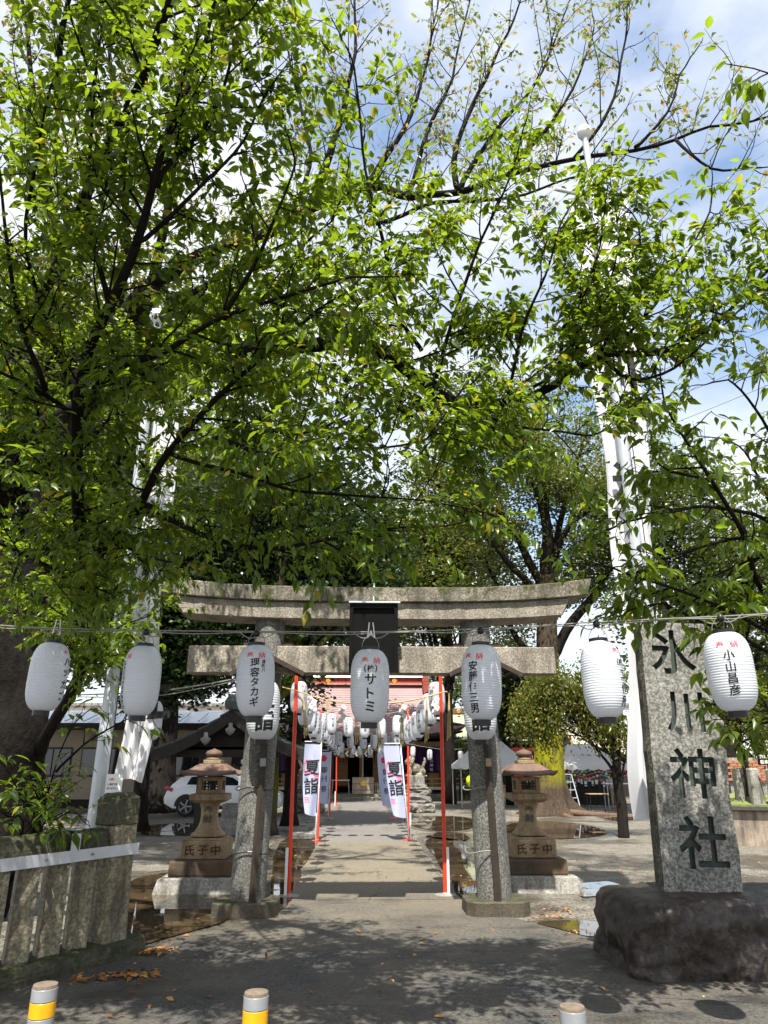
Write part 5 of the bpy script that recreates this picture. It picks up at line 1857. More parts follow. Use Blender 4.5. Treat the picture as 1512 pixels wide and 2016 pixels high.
# ================================================================== water pavilion, left
wp_ = thing('water_pavilion', 'small water pavilion with dark green tiled gable roof behind the left stone lantern', 'pavilion', (-3.35, 20.9, 0))
for s in (-1, 1):
    rows = 7
    for r in range(rows):
        t0, t1 = r / rows, (r + 1) / rows
        pr = lambda t: (s * 1.95 * t, 3.12 - 1.0 * (1.45 * t - 0.45 * t * t))
        (x0, z0), (x1, z1) = pr(t0), pr(t1)
        for q in range(8):
            y0, y1 = -1.3 + 2.6 * q / 8, -1.3 + 2.6 * (q + 1) / 8 - 0.02
            m = MB()
            m.add([(x0, y0, z0 + 0.02), (x1 + s * 0.03, y0, z1 + 0.05), (x1 + s * 0.03, y1, z1 + 0.05), (x0, y1, z0 + 0.02), (x0, y0, z0 - 0.04), (x1 + s * 0.03, y0, z1 - 0.0), (x1 + s * 0.03, y1, z1), (x0, y1, z0 - 0.04)],
                  [(0, 1, 2, 3), (4, 7, 6, 5), (0, 4, 5, 1), (1, 5, 6, 2), (2, 6, 7, 3), (3, 7, 4, 0)])
            m.build('tile', M['greentile'], wp_)
    bg = MB()
    n_ = 10
    for y in (-1.34, -1.26):
        for i in range(n_ + 1):
            t = i / n_
            z = 3.10 - 1.0 * (1.45 * t - 0.45 * t * t)
            bg.v += [(s * 2.0 * t, y, z + 0.0), (s * 2.0 * t, y, z - 0.30)]
    w = 2 * (n_ + 1)
    for i in range(n_):
        a = 2 * i
        bg.f += [(a, a + 1, a + 3, a + 2), (w + a, w + a + 2, w + a + 3, w + a + 1), (a, a + 2, w + a + 2, w + a), (a + 1, w + a + 1, w + a + 3, a + 3)]
    bg.build('barge_board', M['darkwood'], wp_)
    for y in (-0.85, 0.95):
        MB().box((s * 0.78, y, 1.2), (0.15, 0.15, 2.4)).build('post', M['darkwood'], wp_, bevel=0.01)
    MB().lathe([(0.0, -0.16), (0.09, -0.1), (0.14, 0.0), (0.06, 0.05), (0.05, 0.16)], 12, (s * 0.62 if s < 0 else 0.0, -1.38, 2.38 if s < 0 else 2.62), caps=False).build('gable_pendant', plain('grey_carving', (0.20, 0.18, 0.16), 0.8) if s < 0 else bpy.data.materials['grey_carving'], wp_, smooth=True)
MB().yprism([(-1.9, 2.12), (0, 3.0), (1.9, 2.12)], -0.93, -0.89).build('gable_shade_panel', M['dark'], wp_)  # near-black sheet added for the shade inside the open gable
MB().box((0, -0.85, 2.06), (2.9, 0.16, 0.26)).build('tie_beam', M['darkwood'], wp_)
MB().box((0, 0.95, 2.26), (2.7, 0.16, 0.2)).build('tie_beam', M['darkwood'], wp_)
MB().box((0, 0, 3.2), (0.22, 2.8, 0.18)).build('ridge', M['greentile'], wp_, bevel=0.03)
MB().lathe([(0.16, -0.1), (0.2, 0.1), (0.1, 0.26), (0.0, 0.3)], 10, (0, -1.38, 3.22)).build('ridge_ornament', M['greentile'], wp_)
ba = thing('water_basin', 'pale grey stone water basin under the pavilion roof', 'basin', (-3.05, 20.9, 0))
MB().box((0, 0, 0.2), (1.35, 0.85, 0.42)).build('plinth', M['concrete'], ba, bevel=0.02)
mb = MB()
for a_ in ((0, -0.3, 0.62, 0.15), (0, 0.3, 0.62, 0.15)):
    mb.box((0, a_[1], 0.58), (1.1, 0.12, 0.34))
for s in (-1, 1):
    mb.box((s * 0.5, 0, 0.58), (0.12, 0.5, 0.34))
mb.build('trough', M['slab'], ba, bevel=0.01)
sg = thing('signpost', 'grey post with small white sign beside the water basin', 'signpost', (-3.0, 19.95, 0))
MB().box((0, 0, 0.85), (0.16, 0.12, 1.7)).build('post', plain('pinkgrey_post', (0.36, 0.31, 0.30), 0.7), sg, bevel=0.01)
s_ = MB().box((0.03, -0.075, 1.36), (0.27, 0.02, 0.46)).build('sign', M['paper'], sg)
link('lettering', letters([('手', 0.06, 1.48, 0.08), ('水', 0.06, 1.38, 0.08), ('の', -0.02, 1.45, 0.06), ('作', -0.02, 1.38, 0.06), ('法', -0.02, 1.31, 0.06)], 0.01).mesh(M['ink']), s_, (0.02, -0.088, 0))
MB().lathe([(0, -0.08), (0.08, -0.05), (0.09, 0.03), (0, 0.1)], 12, (0, 0, 1.82), caps=False).build('lamp', M['lantern'], sg, smooth=True)

# ================================================================== white car, side on, rear to the left
car = thing('parked_car', 'white hatchback parked side on behind the left stone lantern', 'car', (-4.85, 28.6, 0))
low = [(-2.10, 0.42), (-2.12, 0.62), (-2.02, 0.90), (-1.90, 1.02), (-1.2, 1.02), (0.9, 0.98), (1.55, 0.90), (2.0, 0.74), (2.10, 0.5), (2.05, 0.28), (1.75, 0.24), (-1.8, 0.26)]
b_ = MB().yprism(low, -0.88, 0.88).build('body', M['carwhite'], car, bevel=0.07, bseg=3, smooth=True, angle=0.6)
cab = MB()
c0 = [(-1.95, 1.0), (-1.62, 1.30), (-1.15, 1.44), (-0.3, 1.47), (0.35, 1.38), (1.15, 0.97)]
cab.v += [(x, -0.80 + 0.26 * (z - 1.0), z) for x, z in c0] + [(x, 0.80 - 0.26 * (z - 1.0), z) for x, z in c0]
n = len(c0)
cab.f += [tuple(range(n)), tuple(range(2 * n - 1, n - 1, -1))] + [(i, n + i, n + (i + 1) % n, (i + 1) % n) for i in range(n)]
cab.build('cabin', M['carwhite'], car, bevel=0.05, bseg=2, smooth=True, angle=0.6)
for nm, pts in (('rear_window', [(-1.35, 1.06), (-1.22, 1.32), (-0.75, 1.37), (-0.72, 1.05)]), ('front_window', [(-0.62, 1.05), (-0.64, 1.38), (-0.2, 1.39), (0.3, 1.29), (0.72, 1.03)])):
    w = MB()
    w.v += [(x, -0.80 + 0.26 * (z - 1.0) - 0.012, z) for x, z in pts] + [(x, -0.80 + 0.26 * (z - 1.0) + 0.03, z) for x, z in pts]
    n = len(pts)
    w.f += [tuple(range(n)), tuple(range(2 * n - 1, n - 1, -1))] + [(i, n + i, n + (i + 1) % n, (i + 1) % n) for i in range(n)]
    w.build(nm, M['glassdark'], car)
MB().add([(-1.93, -0.6, 1.06), (-1.93, 0.6, 1.06), (-1.66, 0.55, 1.29), (-1.66, -0.55, 1.29)], [(0, 1, 2, 3)]).build('tailgate_window', M['glassdark'], car)
MB().box((-1.96, -0.80, 0.92), (0.30, 0.22, 0.13), ry=0.3).build('tail_light', M['taillight'], car, bevel=0.03, bseg=2)
MB().box((-1.96, 0.80, 0.92), (0.30, 0.22, 0.13), ry=0.3).build('tail_light', M['taillight'], car, bevel=0.03, bseg=2)
MB().box((0, -0.875, 0.30), (3.0, 0.04, 0.12)).build('sill', M['blackplastic'], car)
for x in (-1.32, 1.30):
    for s in (-1, 1):
        w = link('wheel', MB().lathe([(0.20, -0.1), (0.31, -0.10), (0.335, -0.07), (0.335, 0.07), (0.31, 0.10), (0.20, 0.1)], 28).mesh(M['tyre'], smooth=True, angle=0.6), car, (x, s * 0.80, 0.335), (math.pi / 2, 0, 0))
        rim = MB()
        for q in range(5):
            a = q * 2 * math.pi / 5
            rim.box((0.12 * math.cos(a), 0.12 * math.sin(a), 0.105), (0.22, 0.05, 0.02), rz=a)
        rim.lathe([(0.20, 0.09), (0.23, 0.11), (0.225, 0.09)], 24, caps=False)
        if s > 0: rim.v = [(a, b, -c) for a, b, c in rim.v]
        link('rim', rim.mesh(M['chrome']), w)
    arch = MB()
    for i in range(13):
        a = math.pi * i / 12
        arch.v += [(x + 0.36 * math.cos(a), -0.893, 0.335 + 0.36 * math.sin(a)), (x + 0.41 * math.cos(a), -0.893, 0.335 + 0.41 * math.sin(a))]
    for i in range(12):
        arch.f.append((2 * i, 2 * i + 1, 2 * i + 3, 2 * i + 2))
    arch.add([(x + 0.36 * math.cos(math.pi * i / 12), -0.889, 0.335 + 0.36 * math.sin(math.pi * i / 12)) for i in range(13)], [tuple(range(13))])
    arch.build('wheel_arch', M['blackplastic'], car)

# ================================================================== cream building at left
lb = thing('cream_building', 'low cream building with dark windows behind the trees at left', 'building', (-12.0, 33.0, 0))
MB().box((0, 2.5, 1.6), (13.0, 5, 3.2)).build('wall', M['cream'], lb)
MB().box((0, 2.3, 3.3), (14.0, 6.6, 0.25)).build('eave', M['darkwood'], lb)
MB().box((0, 2.3, 3.75), (14.0, 6.6, 0.65), top=(0.96, 0.2)).build('roof', plain('metal_roof', (0.55, 0.62, 0.70), 0.4, 0.15, 2, 0.3), lb)
for q in range(18):
    link('roof_seam', MB().box((-6.8 + 0.8 * q, -0.35, 3.72), (0.05, 2.0, 0.06), rx=0.24).mesh(bpy.data.materials['metal_roof']), lb)
MB().box((0, -0.02, 0.15), (13.1, 0.1, 0.4)).build('base_course', M['dark'], lb)
for q in range(6):
    x = -5.2 + 2.0 * q
    w = MB().box((x, 0.0, 1.85), (1.6, 0.06, 1.2)).build('window', M['wood'], lb)
    for s in (-1, 1):
        link('pane', MB().box((x + s * 0.39, -0.035, 1.85), (0.72, 0.02, 1.06)).mesh(M['glassdark']), w)

# ================================================================== tents, red gate, stalls at right


def tent(label, loc, w, d, ze, zr, txt=None, rz=0.0):
    t = thing('festival_tent', label, 'tent', loc, rz, 'white festival tents')
    mb = MB()
    N = 10
    for s, hip in ((-1, 0.0), (1, 0.0)):
        pass
    ridge = 0.35
    R0, R1 = (-w / 2 * ridge, 0, zr), (w / 2 * ridge, 0, zr)
    c = [(-w / 2, -d / 2, ze), (w / 2, -d / 2, ze), (w / 2, d / 2, ze), (-w / 2, d / 2, ze)]

    def panel(a, b, e, f):
        n0 = len(mb.v)
        for j in range(N + 1):
            for i in range(N + 1):
                u, v = i / N, j / N
                p = Vector(a).lerp(Vector(b), u).lerp(Vector(f).lerp(Vector(e), u), v)
                p.z -= 0.10 * math.sin(math.pi * v) * (0.6 + 0.4 * math.sin(u * 9))
                mb.v.append(tuple(p))
        for j in range(N):
            for i in range(N):
                q = n0 + j * (N + 1) + i
                mb.f.append((q, q + 1, q + N + 2, q + N + 1))
    panel(c[0], c[1], R1, R0)
    panel(c[1], c[2], R1, R1)
    panel(c[2], c[3], R0, R1)
    panel(c[3], c[0], R0, R0)
    cv = mb.build('canopy', M['tent'], t, smooth=True)
    for k in range(4):
        a, b = Vector(c[k]), Vector(c[(k + 1) % 4])
        va = MB()
        n = 28
        for i in range(n + 1):
            p = a.lerp(b, i / n)
            va.v += [(p.x, p.y, ze + 0.005), (p.x, p.y, ze - 0.14 - 0.07 * abs(math.sin(i / n * math.pi * 7)))]
        for i in range(n):
            va.f.append((2 * i, 2 * i + 2, 2 * i + 3, 2 * i + 1))
        va.build('valance', M['tent'], t)
        link('pole', MB().tube([(a.x * 0.97, a.y * 0.97, 0), (a.x * 0.97, a.y * 0.97, ze)], 0.022, 8).mesh(M['galv']), t)
    if txt:
        L_ = letters([(ch, -0.2 + 0.26 * i, 0, 0.2) for i, ch in enumerate(txt)], 0.0)
        sl = (zr - ze) / (d / 2)
        L_.v = [(x, -d / 2 + 0.65 + z * 0.8 - 0.03, ze + 0.65 * sl + z * 0.8 * sl + 0.02) for x, y, z in L_.v]
        link('lettering', L_.mesh(M['ink']), t)
    return t


tent('white festival tent with scalloped edge right of the moss-covered trunk', (9.75, 32.5, 0), 3.1, 3.0, 1.72, 2.6, '平成八年')
tent('bluish white festival tent half hidden by the right gate pillar', (6.0, 34.0, 0), 3.2, 3.0, 1.75, 2.75)
rt = thing('red_torii', 'small vermilion gate behind the tents at right', 'gate', (7.6, 37.2, 0))
MB().box((0, 0, 2.42), (3.4, 0.3, 0.22)).build('top_lintel', M['redpaint'], rt, bevel=0.02)
MB().box((0, 0, 1.95), (2.6, 0.14, 0.16)).build('tie_beam', M['redpaint'], rt)
for s in (-1, 1):
    MB().tube([(s * 0.95, 0, 0), (s * 0.9, 0, 2.35)], 0.13, 14).build('pillar', M['redpaint'], rt, smooth=True)
MB().box((-0.55, -4.2, 0.95), (0.40, 0.04, 1.25)).build('red_hanging', M['redpaint'], rt)
lad = thing('stepladder', 'aluminium stepladder standing under the white tent', 'ladder', (8.05, 28.9, 0), 0.2)
for s in (-1, 1):
    for f in (-1, 1):
        link('rail', MB().tube([(s * (0.26 if f < 0 else 0.24), f * 0.42, 0), (s * 0.16, f * 0.04, 1.38)], 0.022, 6).mesh(M['alu']), lad)
for q in range(4):
    z = 0.28 + 0.28 * q
    link('step', MB().box((0, -0.42 + 0.38 * z / 1.38, z), (0.46 - 0.05 * q, 0.09, 0.025)).mesh(M['alu']), lad)
MB().box((0, 0, 1.39), (0.36, 0.14, 0.03)).build('top_plate', M['alu'], lad)
for k, (x, Y, w, lab) in enumerate([(9.2, 29.1, 0.78, 'small brown folding table beside the stepladder'), (10.9, 31.2, 1.5, 'long white folding table beyond the small dark trunk')]):
    t = thing('folding_table', lab, 'table', (x, Y, 0), 0.05, 'tables by the tents')
    MB().box((0, 0, 0.68 if k == 0 else 1.0), (w, 0.45, 0.035)).build('tabletop', M['newwood'] if k == 0 else M['whiteplastic'], t, bevel=0.005)
    for sx in (-1, 1):
        for sy in (-1, 1):
            link('leg', MB().tube([(sx * w * 0.44, sy * 0.18, 0), (sx * w * 0.44, sy * 0.18, 0.67 if k == 0 else 0.99)], 0.014, 6).mesh(M['blackplastic'] if k == 0 else M['galv']), t)
    for sy in (-1, 1):
        link('brace', MB().tube([(-w * 0.44, sy * 0.18, 0.2), (w * 0.44, sy * 0.18, 0.2)], 0.008, 5).mesh(M['blackplastic']), t)
lt = thing('lattice_fence', 'black lattice fence under the white tent', 'fence', (9.8, 33.6, 0))
for q in range(17):
    link('upright', MB().box((-2.0 + 0.25 * q, 0, 0.6), (0.03, 0.03, 1.2)).mesh(M['blackplastic']), lt)
for q in range(5):
    link('crossbar', MB().box((0, 0.03, 0.15 + 0.25 * q), (4.1, 0.03, 0.03)).mesh(M['blackplastic']), lt)
MB().box((0, 0, 1.22), (4.2, 0.10, 0.06)).build('top_rail', M['blackplastic'], lt)
BC = [(0.75, 0.05, 0.04), (0.85, 0.6, 0.05), (0.1, 0.5, 0.45), (0.8, 0.8, 0.78), (0.75, 0.25, 0.35), (0.2, 0.45, 0.12)]
bms = [MB().lathe([(0.0, -0.055), (0.04, -0.04), (0.055, 0), (0.04, 0.04), (0.0, 0.055)], 10, caps=False).mesh(plain('ball_%d' % i, c, 0.5), smooth=True) for i, c in enumerate(BC)]
ga = thing('ball_garland', 'string of small coloured paper balls under the white tent', 'garland', (9.8, 32.0, 1.3))
for r in range(3):
    pts = []
    for q in range(22):
        u = q / 21
        p = (-1.7 + 3.4 * u, 0.25 * r, 0.02 + 0.13 * r - 0.14 * math.sin(u * math.pi * 3) ** 2)
        pts.append(p)
        link('ball', bms[(q * 5 + r * 2 + q // 3) % 6], ga, p)
    link('string', MB().tube(pts, 0.006, 4).mesh(M['paper']), ga)
st = thing('stall_backdrop', 'white papers and green plants on the stall shelf behind the lattice fence', 'stall', (9.9, 35.2, 0))
MB().box((0, 0, 0.5), (4.6, 0.8, 1.0)).build('counter', M['darkwood'], st)
for q in range(26):
    link('paper', MB().box((-2.1 + 0.17 * q, -0.43, 1.0 + 0.12 * math.sin(q * 2.3)), (0.12, 0.01, 0.22)).mesh([M['paper'], M['nobori'], M['pinkink']][q % 3 if q % 5 == 0 else 0]), st)

# lime yellow balloon
bl_ = thing('balloon', 'round lime yellow balloon beside the right gate pillar', 'balloon', (4.62, 30.5, 1.1))
MB().lathe([(0.0, -0.30), (0.05, -0.27), (0.20, -0.15), (0.27, 0.0), (0.24, 0.15), (0.13, 0.25), (0, 0.28)], 20, caps=False).build('skin', plain('lime', (0.62, 0.85, 0.02), 0.35, 0.05), bl_, smooth=True)
link('string', MB().tube([(0, 0, -0.3), (0.02, 0, -0.7), (-0.01, 0, -1.1)], 0.006, 4).mesh(M['paper']), bl_)

# people by the stalls


def person(label, loc, rz, shirt, trousers, hair, h=1.42, reach=0.0):
    t = thing('person', label, 'person', loc, rz)
    s = h / 1.7
    skin = plain('skin', (0.50, 0.31, 0.22), 0.6, 0.08) if 'skin' not in bpy.data.materials else bpy.data.materials['skin']

    def cap(a, b, r0, r1, n=6):
        out = []
        a, b = Vector(a), Vector(b)
        for i in range(n + 1):
            p = a.lerp(b, i / n)
            r = r0 + (r1 - r0) * i / n
            out.append((p, (r, r, max(r, (b - a).length / n * 0.7)), (0, 0, 0)))
        return out
    body = cap((0, 0, 1.42), (0, 0, 1.50), 0.055, 0.05, 2) + [((0, -0.01, 1.60), (0.075, 0.09, 0.115), (0, 0, 0)), ((0, -0.10, 1.585), (0.014, 0.02, 0.022), (0, 0, 0)), ((0, 0, 1.2), (0.14, 0.09, 0.24), (0, 0, 0)), ((0, 0, 0.93), (0.14, 0.10, 0.14), (0, 0, 0))]
    for x in (-1, 1):
        body += cap((x * 0.17, 0, 1.36), (x * 0.22, 0.02, 1.10), 0.045, 0.038) + cap((x * 0.22, 0.02, 1.10), (x * 0.20, -0.12 - reach, 0.90 + reach), 0.037, 0.027)
        body += [((x * 0.20, -0.16 - reach, 0.87 + reach), (0.03, 0.05, 0.035), (0, 0, 0)), ((x * 0.085, 0.0, 1.60), (0.012, 0.02, 0.03), (0, 0, 0))]
        body += cap((x * 0.08, 0, 0.88), (x * 0.09, -0.02, 0.48), 0.075, 0.052) + cap((x * 0.09, -0.02, 0.48), (x * 0.09, 0.02, 0.08), 0.050, 0.034) + [((x * 0.09, -0.06, 0.04), (0.04, 0.12, 0.04), (0, 0, 0))]
    b = remesh_blob('body', [((Vector(c) * s), tuple(v * s for v in r), e) for c, r, e in body], 0.016, skin, t, 3)
    sh_ = [((0, 0, 1.22), (0.165, 0.11, 0.22), (0, 0, 0)), ((0, 0, 1.02), (0.165, 0.115, 0.12), (0, 0, 0)), ((0, 0, 1.38), (0.15, 0.08, 0.06), (0, 0, 0))]
    tr_ = [((0, 0, 0.92), (0.155, 0.112, 0.12), (0, 0, 0))]
    for x in (-1, 1):
        sh_ += cap((x * 0.17, 0, 1.37), (x * 0.215, 0.02, 1.16), 0.06, 0.055)
        tr_ += cap((x * 0.08, 0, 0.88), (x * 0.09, -0.02, 0.48), 0.09, 0.07) + cap((x * 0.09, -0.02, 0.48), (x * 0.09, 0.02, 0.10), 0.068, 0.055)
    sc = lambda L: [((Vector(c) * s), tuple(v * s for v in r), e) for c, r, e in L]
    remesh_blob('shirt', sc(sh_), 0.016, shirt, t, 3)
    remesh_blob('trousers', sc(tr_), 0.016, trousers, t, 3)
    remesh_blob('hair', sc([((0, 0.015, 1.64), (0.088, 0.10, 0.09), (0, 0, 0)), ((0, 0.05, 1.58), (0.08, 0.06, 0.09), (0, 0, 0))]), 0.016, hair, t, 2)
    return t


hairm = plain('dark_hair', (0.015, 0.012, 0.01), 0.6)
person('person in pale grey shirt and beige trousers standing at the white table', (10.85, 32.0, 0), 2.6, plain('pale_shirt', (0.55, 0.57, 0.62), 0.9), plain('beige_trousers', (0.50, 0.36, 0.24), 0.9), hairm)
person('person in dark clothes standing right of the small dark trunk', (11.95, 32.2, 0), 0.4, plain('dark_shirt', (0.03, 0.03, 0.035), 0.9), plain('dark_trousers', (0.02, 0.02, 0.025), 0.9), hairm, 1.3)

# ================================================================== buildings beyond, right and centre
hs = thing('tiled_house', 'house with pale shingled roof and dark gable behind the white tent', 'building', (13.6, 43.5, 0))
MB().box((0, 2.0, 1.3), (5.0, 4, 2.6)).build('wall', M['darkwood'], hs)
roof_rows(hs, lambda t: 2.6 + 0.2 * t, 12, lambda t: (2.0 - 2.6 * t, 3.9 - 1.6 * t), 'roof', plain('pale_shingle', (0.36, 0.33, 0.27), 0.7, 0.15, 2), None, 0.03)
MB().add([(-2.6, 2.0, 3.9), (2.6, 2.0, 3.9), (2.8, 4.6, 2.3), (-2.8, 4.6, 2.3)], [(0, 1, 2, 3)]).build('rear_roof', bpy.data.materials['pale_shingle'], hs)
gb = MB().yprism([(-2.5, 2.1), (-1.75, 3.75), (-1.0, 2.1)], -0.9, -0.7).build('gable', M['dark'], hs)
for s in (-1, 1):
    link('gable_board', MB().box((-1.75 + s * 0.42, -0.93, 2.95), (0.12, 0.1, 1.95), ry=-s * 0.43).mesh(M['newwood']), gb)


def block(label, loc, w, d, h, m, rows, cols, win):
    t = thing('apartment_building', label, 'building', loc, 0, 'buildings beyond the precinct')
    MB().box((0, d / 2, h / 2), (w, d, h)).build('wall', m, t)
    MB().box((0, d / 2, h + 0.1), (w + 0.4, d + 0.4, 0.2)).build('roof', M['concrete'], t)
    for r in range(rows):
        MB().box((0, -0.25, (r + 0.28) * h / rows), (w, 0.5, 0.12)).build('balcony_slab', M['concrete'], t)
        for c in range(cols):
            x = -w / 2 + (c + 0.5) * w / cols
            z = (r + 0.62) * h / rows
            o = MB().box((x, -0.02, z), (w / cols * 0.55, 0.06, h / rows * 0.5)).build('window', M['paper'], t)
            link('pane', MB().box((x, -0.06, z), (w / cols * 0.48, 0.02, h / rows * 0.42)).mesh(win), o)
    return t


M['bluewall'] = plain('blue_sheet', (0.12, 0.35, 0.75), 0.6, 0.2, 1)
block('pale white apartment block between the right trees', (21.0, 62, 0), 12, 8, 6.5, plain('white_wall', (0.70, 0.71, 0.72), 0.8), 3, 6, M['glassdark'])
block('white building seen low through the left trees', (-16.0, 52, 0), 14, 8, 5.6, plain('pinkish_wall', (0.66, 0.60, 0.58), 0.8), 2, 6, M['glassdark'])
bb_ = thing('blue_building', 'distant building with bright blue sheeting above the green-roofed hall', 'building', (10.5, 66, 0))
MB().box((0, 3, 3.2), (9, 6, 6.4)).build('wall', plain('palegrey_wall', (0.6, 0.63, 0.68), 0.8), bb_)
MB().box((0, -0.06, 5.9), (8.8, 0.1, 1.3)).build('blue_sheet', M['bluewall'], bb_, bevel=0.02)

# ================================================================== low wall and mound, right
wl2 = thing('retaining_wall', 'low stained concrete wall with dark coping at the right edge', 'wall', (8.55, 17.6, 0), -0.35)
MB().box((3.0, 0.15, 0.36), (6.2, 0.3, 0.78)).build('wall', granite('stained_wall', (0.36, 0.30, 0.24), (0.25, 0.2, 0.15), 20, stain=0.75, amt=0.3), wl2, bevel=0.02)
MB().box((3.0, 0.12, 0.80), (6.3, 0.46, 0.12)).build('coping', granite('dark_coping', (0.08, 0.075, 0.06), (0.03, 0.03, 0.02), 30, moss=0.5), wl2, bevel=0.02)
gm = MB()
for j in range(12):
    for i in range(20):
        x, y = 8.9 + 0.5 * i, 17.7 + 0.5 * j - 0.18 * i
        gm.v.append((x, y, 0.70 + 0.35 * min(1, j / 4) * (0.6 + 0.5 * noise.noise(Vector((x, y, 0)) * 0.5))))
for j in range(11):
    for i in range(19):
        a = j * 20 + i
        gm.f.append((a, a + 1, a + 21, a + 20))
struct('grass_mound', gm, plain('mound_grass', (0.16, 0.19, 0.05), 0.9, 0.45, 5, bump=0.6, bscale=30), smooth=True)
cr_ = [(1462, 1575, 19.2), (1492, 1578, 18.6), (1530, 1580, 18.2)]
prev = None
for k, (x, y, Y) in enumerate(cr_):
    p = at(x, y, Y)
    o = MB().box((0, 0, 0.42), (0.30, 0.26, 0.9), top=(0.85, 0.85)).build('stone_post', M['concrete'], None, bevel=0.03, sub=2, disp=0.02, dscale=5, seed=k)
    o.location = p - Vector((0, 0, 0.1))
    tag(o, 'rough pale stone post on the mound, %s from the left' % ordinal(k), 'post', 'stone posts on the mound')
    if prev is not None:
        a, b = prev + Vector((0.05, -0.1, 0.6)), p + Vector((-0.05, -0.1, 0.6))
        mid = a.lerp(b, 0.5) - Vector((0, 0, 0.18))
        tag(MB().tube(smooth_line([a, mid, b], 6), 0.02, 6).build('chain', plain('rusty_chain', (0.16, 0.05, 0.03), 0.8), None), 'rusty chain sagging between stone posts on the mound, %s span' % ordinal(k - 1), 'chain', 'chains on the mound')
    prev = p
bw = thing('brick_wall', 'orange brick wall behind the stone posts at right', 'wall', at(1462, 1575, 24) * 1.0)
bw.location.z = 0
bm1 = MB().box((0, 0, 0), (0.23, 0.10, 0.075)).mesh(plain('brick', (0.36, 0.16, 0.09), 0.8, 0.3, 9))
MB().box((0.35, 0.08, 0.98), (1.3, 0.08, 1.96)).build('mortar', M['concrete'], bw)
for r in range(7):
    for c in range(5):
        link('brick', bm1, bw, (-0.27 + 0.25 * c + (0.12 if r % 2 else 0), 0, 1.3 + 0.088 * r))
sb2 = thing('sign_board', 'dark board with rows of white lettering at the right edge', 'sign', at(1510, 1500, 20.5))
MB().box((0.3, 0, 0.1), (1.1, 0.05, 0.36)).build('board', M['black'], sb2)
MB().box((0.3, 0.04, -0.75), (0.1, 0.06, 1.4)).build('post', M['darkwood'], sb2)
link('lettering', letters([(c, -0.15 + 0.11 * i, 0.14 - 0.14 * r, 0.1) for r in range(2) for i, c in enumerate('駐車場案内図')], 0.01).mesh(M['paper']), sb2, (0, -0.03, 0))

# overhead power lines far behind
for k, (x0, y0, x1, y1) in enumerate([(1200, 765, 1560, 625), (1200, 830, 1560, 682), (1200, 880, 1560, 735), (840, 1270, 1560, 1030)]):
    a, b = at(x0, y0, 70), at(x1, y1, 55)
    tag(MB().tube(smooth_line([a + (a - b) * 0.6, a.lerp(b, 0.5) - Vector((0, 0, 0.25)), b + (b - a) * 0.6], 8), 0.022, 5).build('power_line', M['blackplastic'], None), 'thin overhead power line crossing the sky at right, %s from the top' % ordinal(k), 'power line', 'power lines')
# ================================================================== trees behind the gate
def AN(*p):
    # the near boughs lean towards the viewer as they leave the trunk
    return [at(x, y, Y - 0.22 * max(0.0, min(1.0, (9.0 - Y) / 2.0)) * Y) for x, y, Y in p]


def A(*p):
    return [at(*q) for q in p]


far_tree('evergreen_tree', 'dark evergreen tree with mossy trunk just behind the left gate pillar', (-2.40, 20.6, 0), [(-2.40, 20.6, -0.1), (-2.35, 20.6, 2), (-2.5, 21, 5), (-2.6, 21.6, 8.5)], 0.24,
         [(-2.5, 22.3, 8.2, 4.2, 2.6, 3.5), (-0.6, 22.8, 7.0, 2.1, 2.2, 2.2), (-4.9, 22.3, 6.1, 2.6, 2.4, 2.5), (-2.3, 22, 4.0, 1.0, 1.2, 1.4)], 1300, 40, 0.20, M['mossbark'], M['evergreen'], 16, 1, 0.36, 0.55, flare=0.5, group='evergreens left of the path')
far_tree('evergreen_tree', 'slim dark trunk close beside the mossy one, behind the left gate pillar', (-1.98, 22.6, 0), [(-1.98, 22.6, -0.1), (-1.95, 22.6, 3), (-1.6, 23, 7)], 0.22,
         [(-1.2, 24.0, 9.0, 2.6, 2.0, 3.0)], 300, 40, 0.20, M['darkbark'], M['evergreen'], 5, 2, flare=0.5, group='evergreens left of the path')
far_tree('evergreen_tree', 'dark evergreen standing left of the stone lantern near the stone fence', (-6.15, 21.9, 0), [(-6.15, 21.9, -0.1), (-6.2, 21.9, 2.2), (-6.5, 22.2, 5), (-6.6, 22.6, 8)], 0.24,
         [(-7.0, 23.0, 7.6, 3.2, 2.6, 3.2), (-5.8, 22.4, 4.4, 1.8, 1.4, 1.2)], 750, 40, 0.20, M['darkbark'], M['evergreen'], 12, 3, flare=0.6, group='evergreens left of the path')
far_tree('evergreen_tree', 'broad dark trunk before the cream building, right of the left banner', (-7.85, 30.2, 0), [(-7.85, 30.2, -0.1), (-7.75, 30.2, 2.5), (-7.9, 30.2, 6), (-8.3, 30.5, 10)], 0.58,
         [(-9.3, 30.5, 10.5, 4.6, 3.0, 4.2), (-8.4, 30, 5.2, 2.6, 1.6, 1.3)], 800, 36, 0.24, M['darkbark'], M['evergreen'], 10, 4, flare=0.7, group='evergreens left of the path')
far_tree('evergreen_tree', 'tall evergreen at far left whose crown rises behind the cherry', (-12.2, 27.0, 0), [(-12.2, 27.0, -0.1), (-12.0, 27, 4), (-11.4, 27, 9), (-11, 27, 14)], 0.40,
         [(-11.5, 27, 13.5, 4.6, 3.2, 6.0), (-12.2, 26.5, 6.2, 3.2, 2.4, 2.6)], 900, 36, 0.24, M['darkbark'], M['bgleaf'], 12, 5, group='evergreens left of the path')
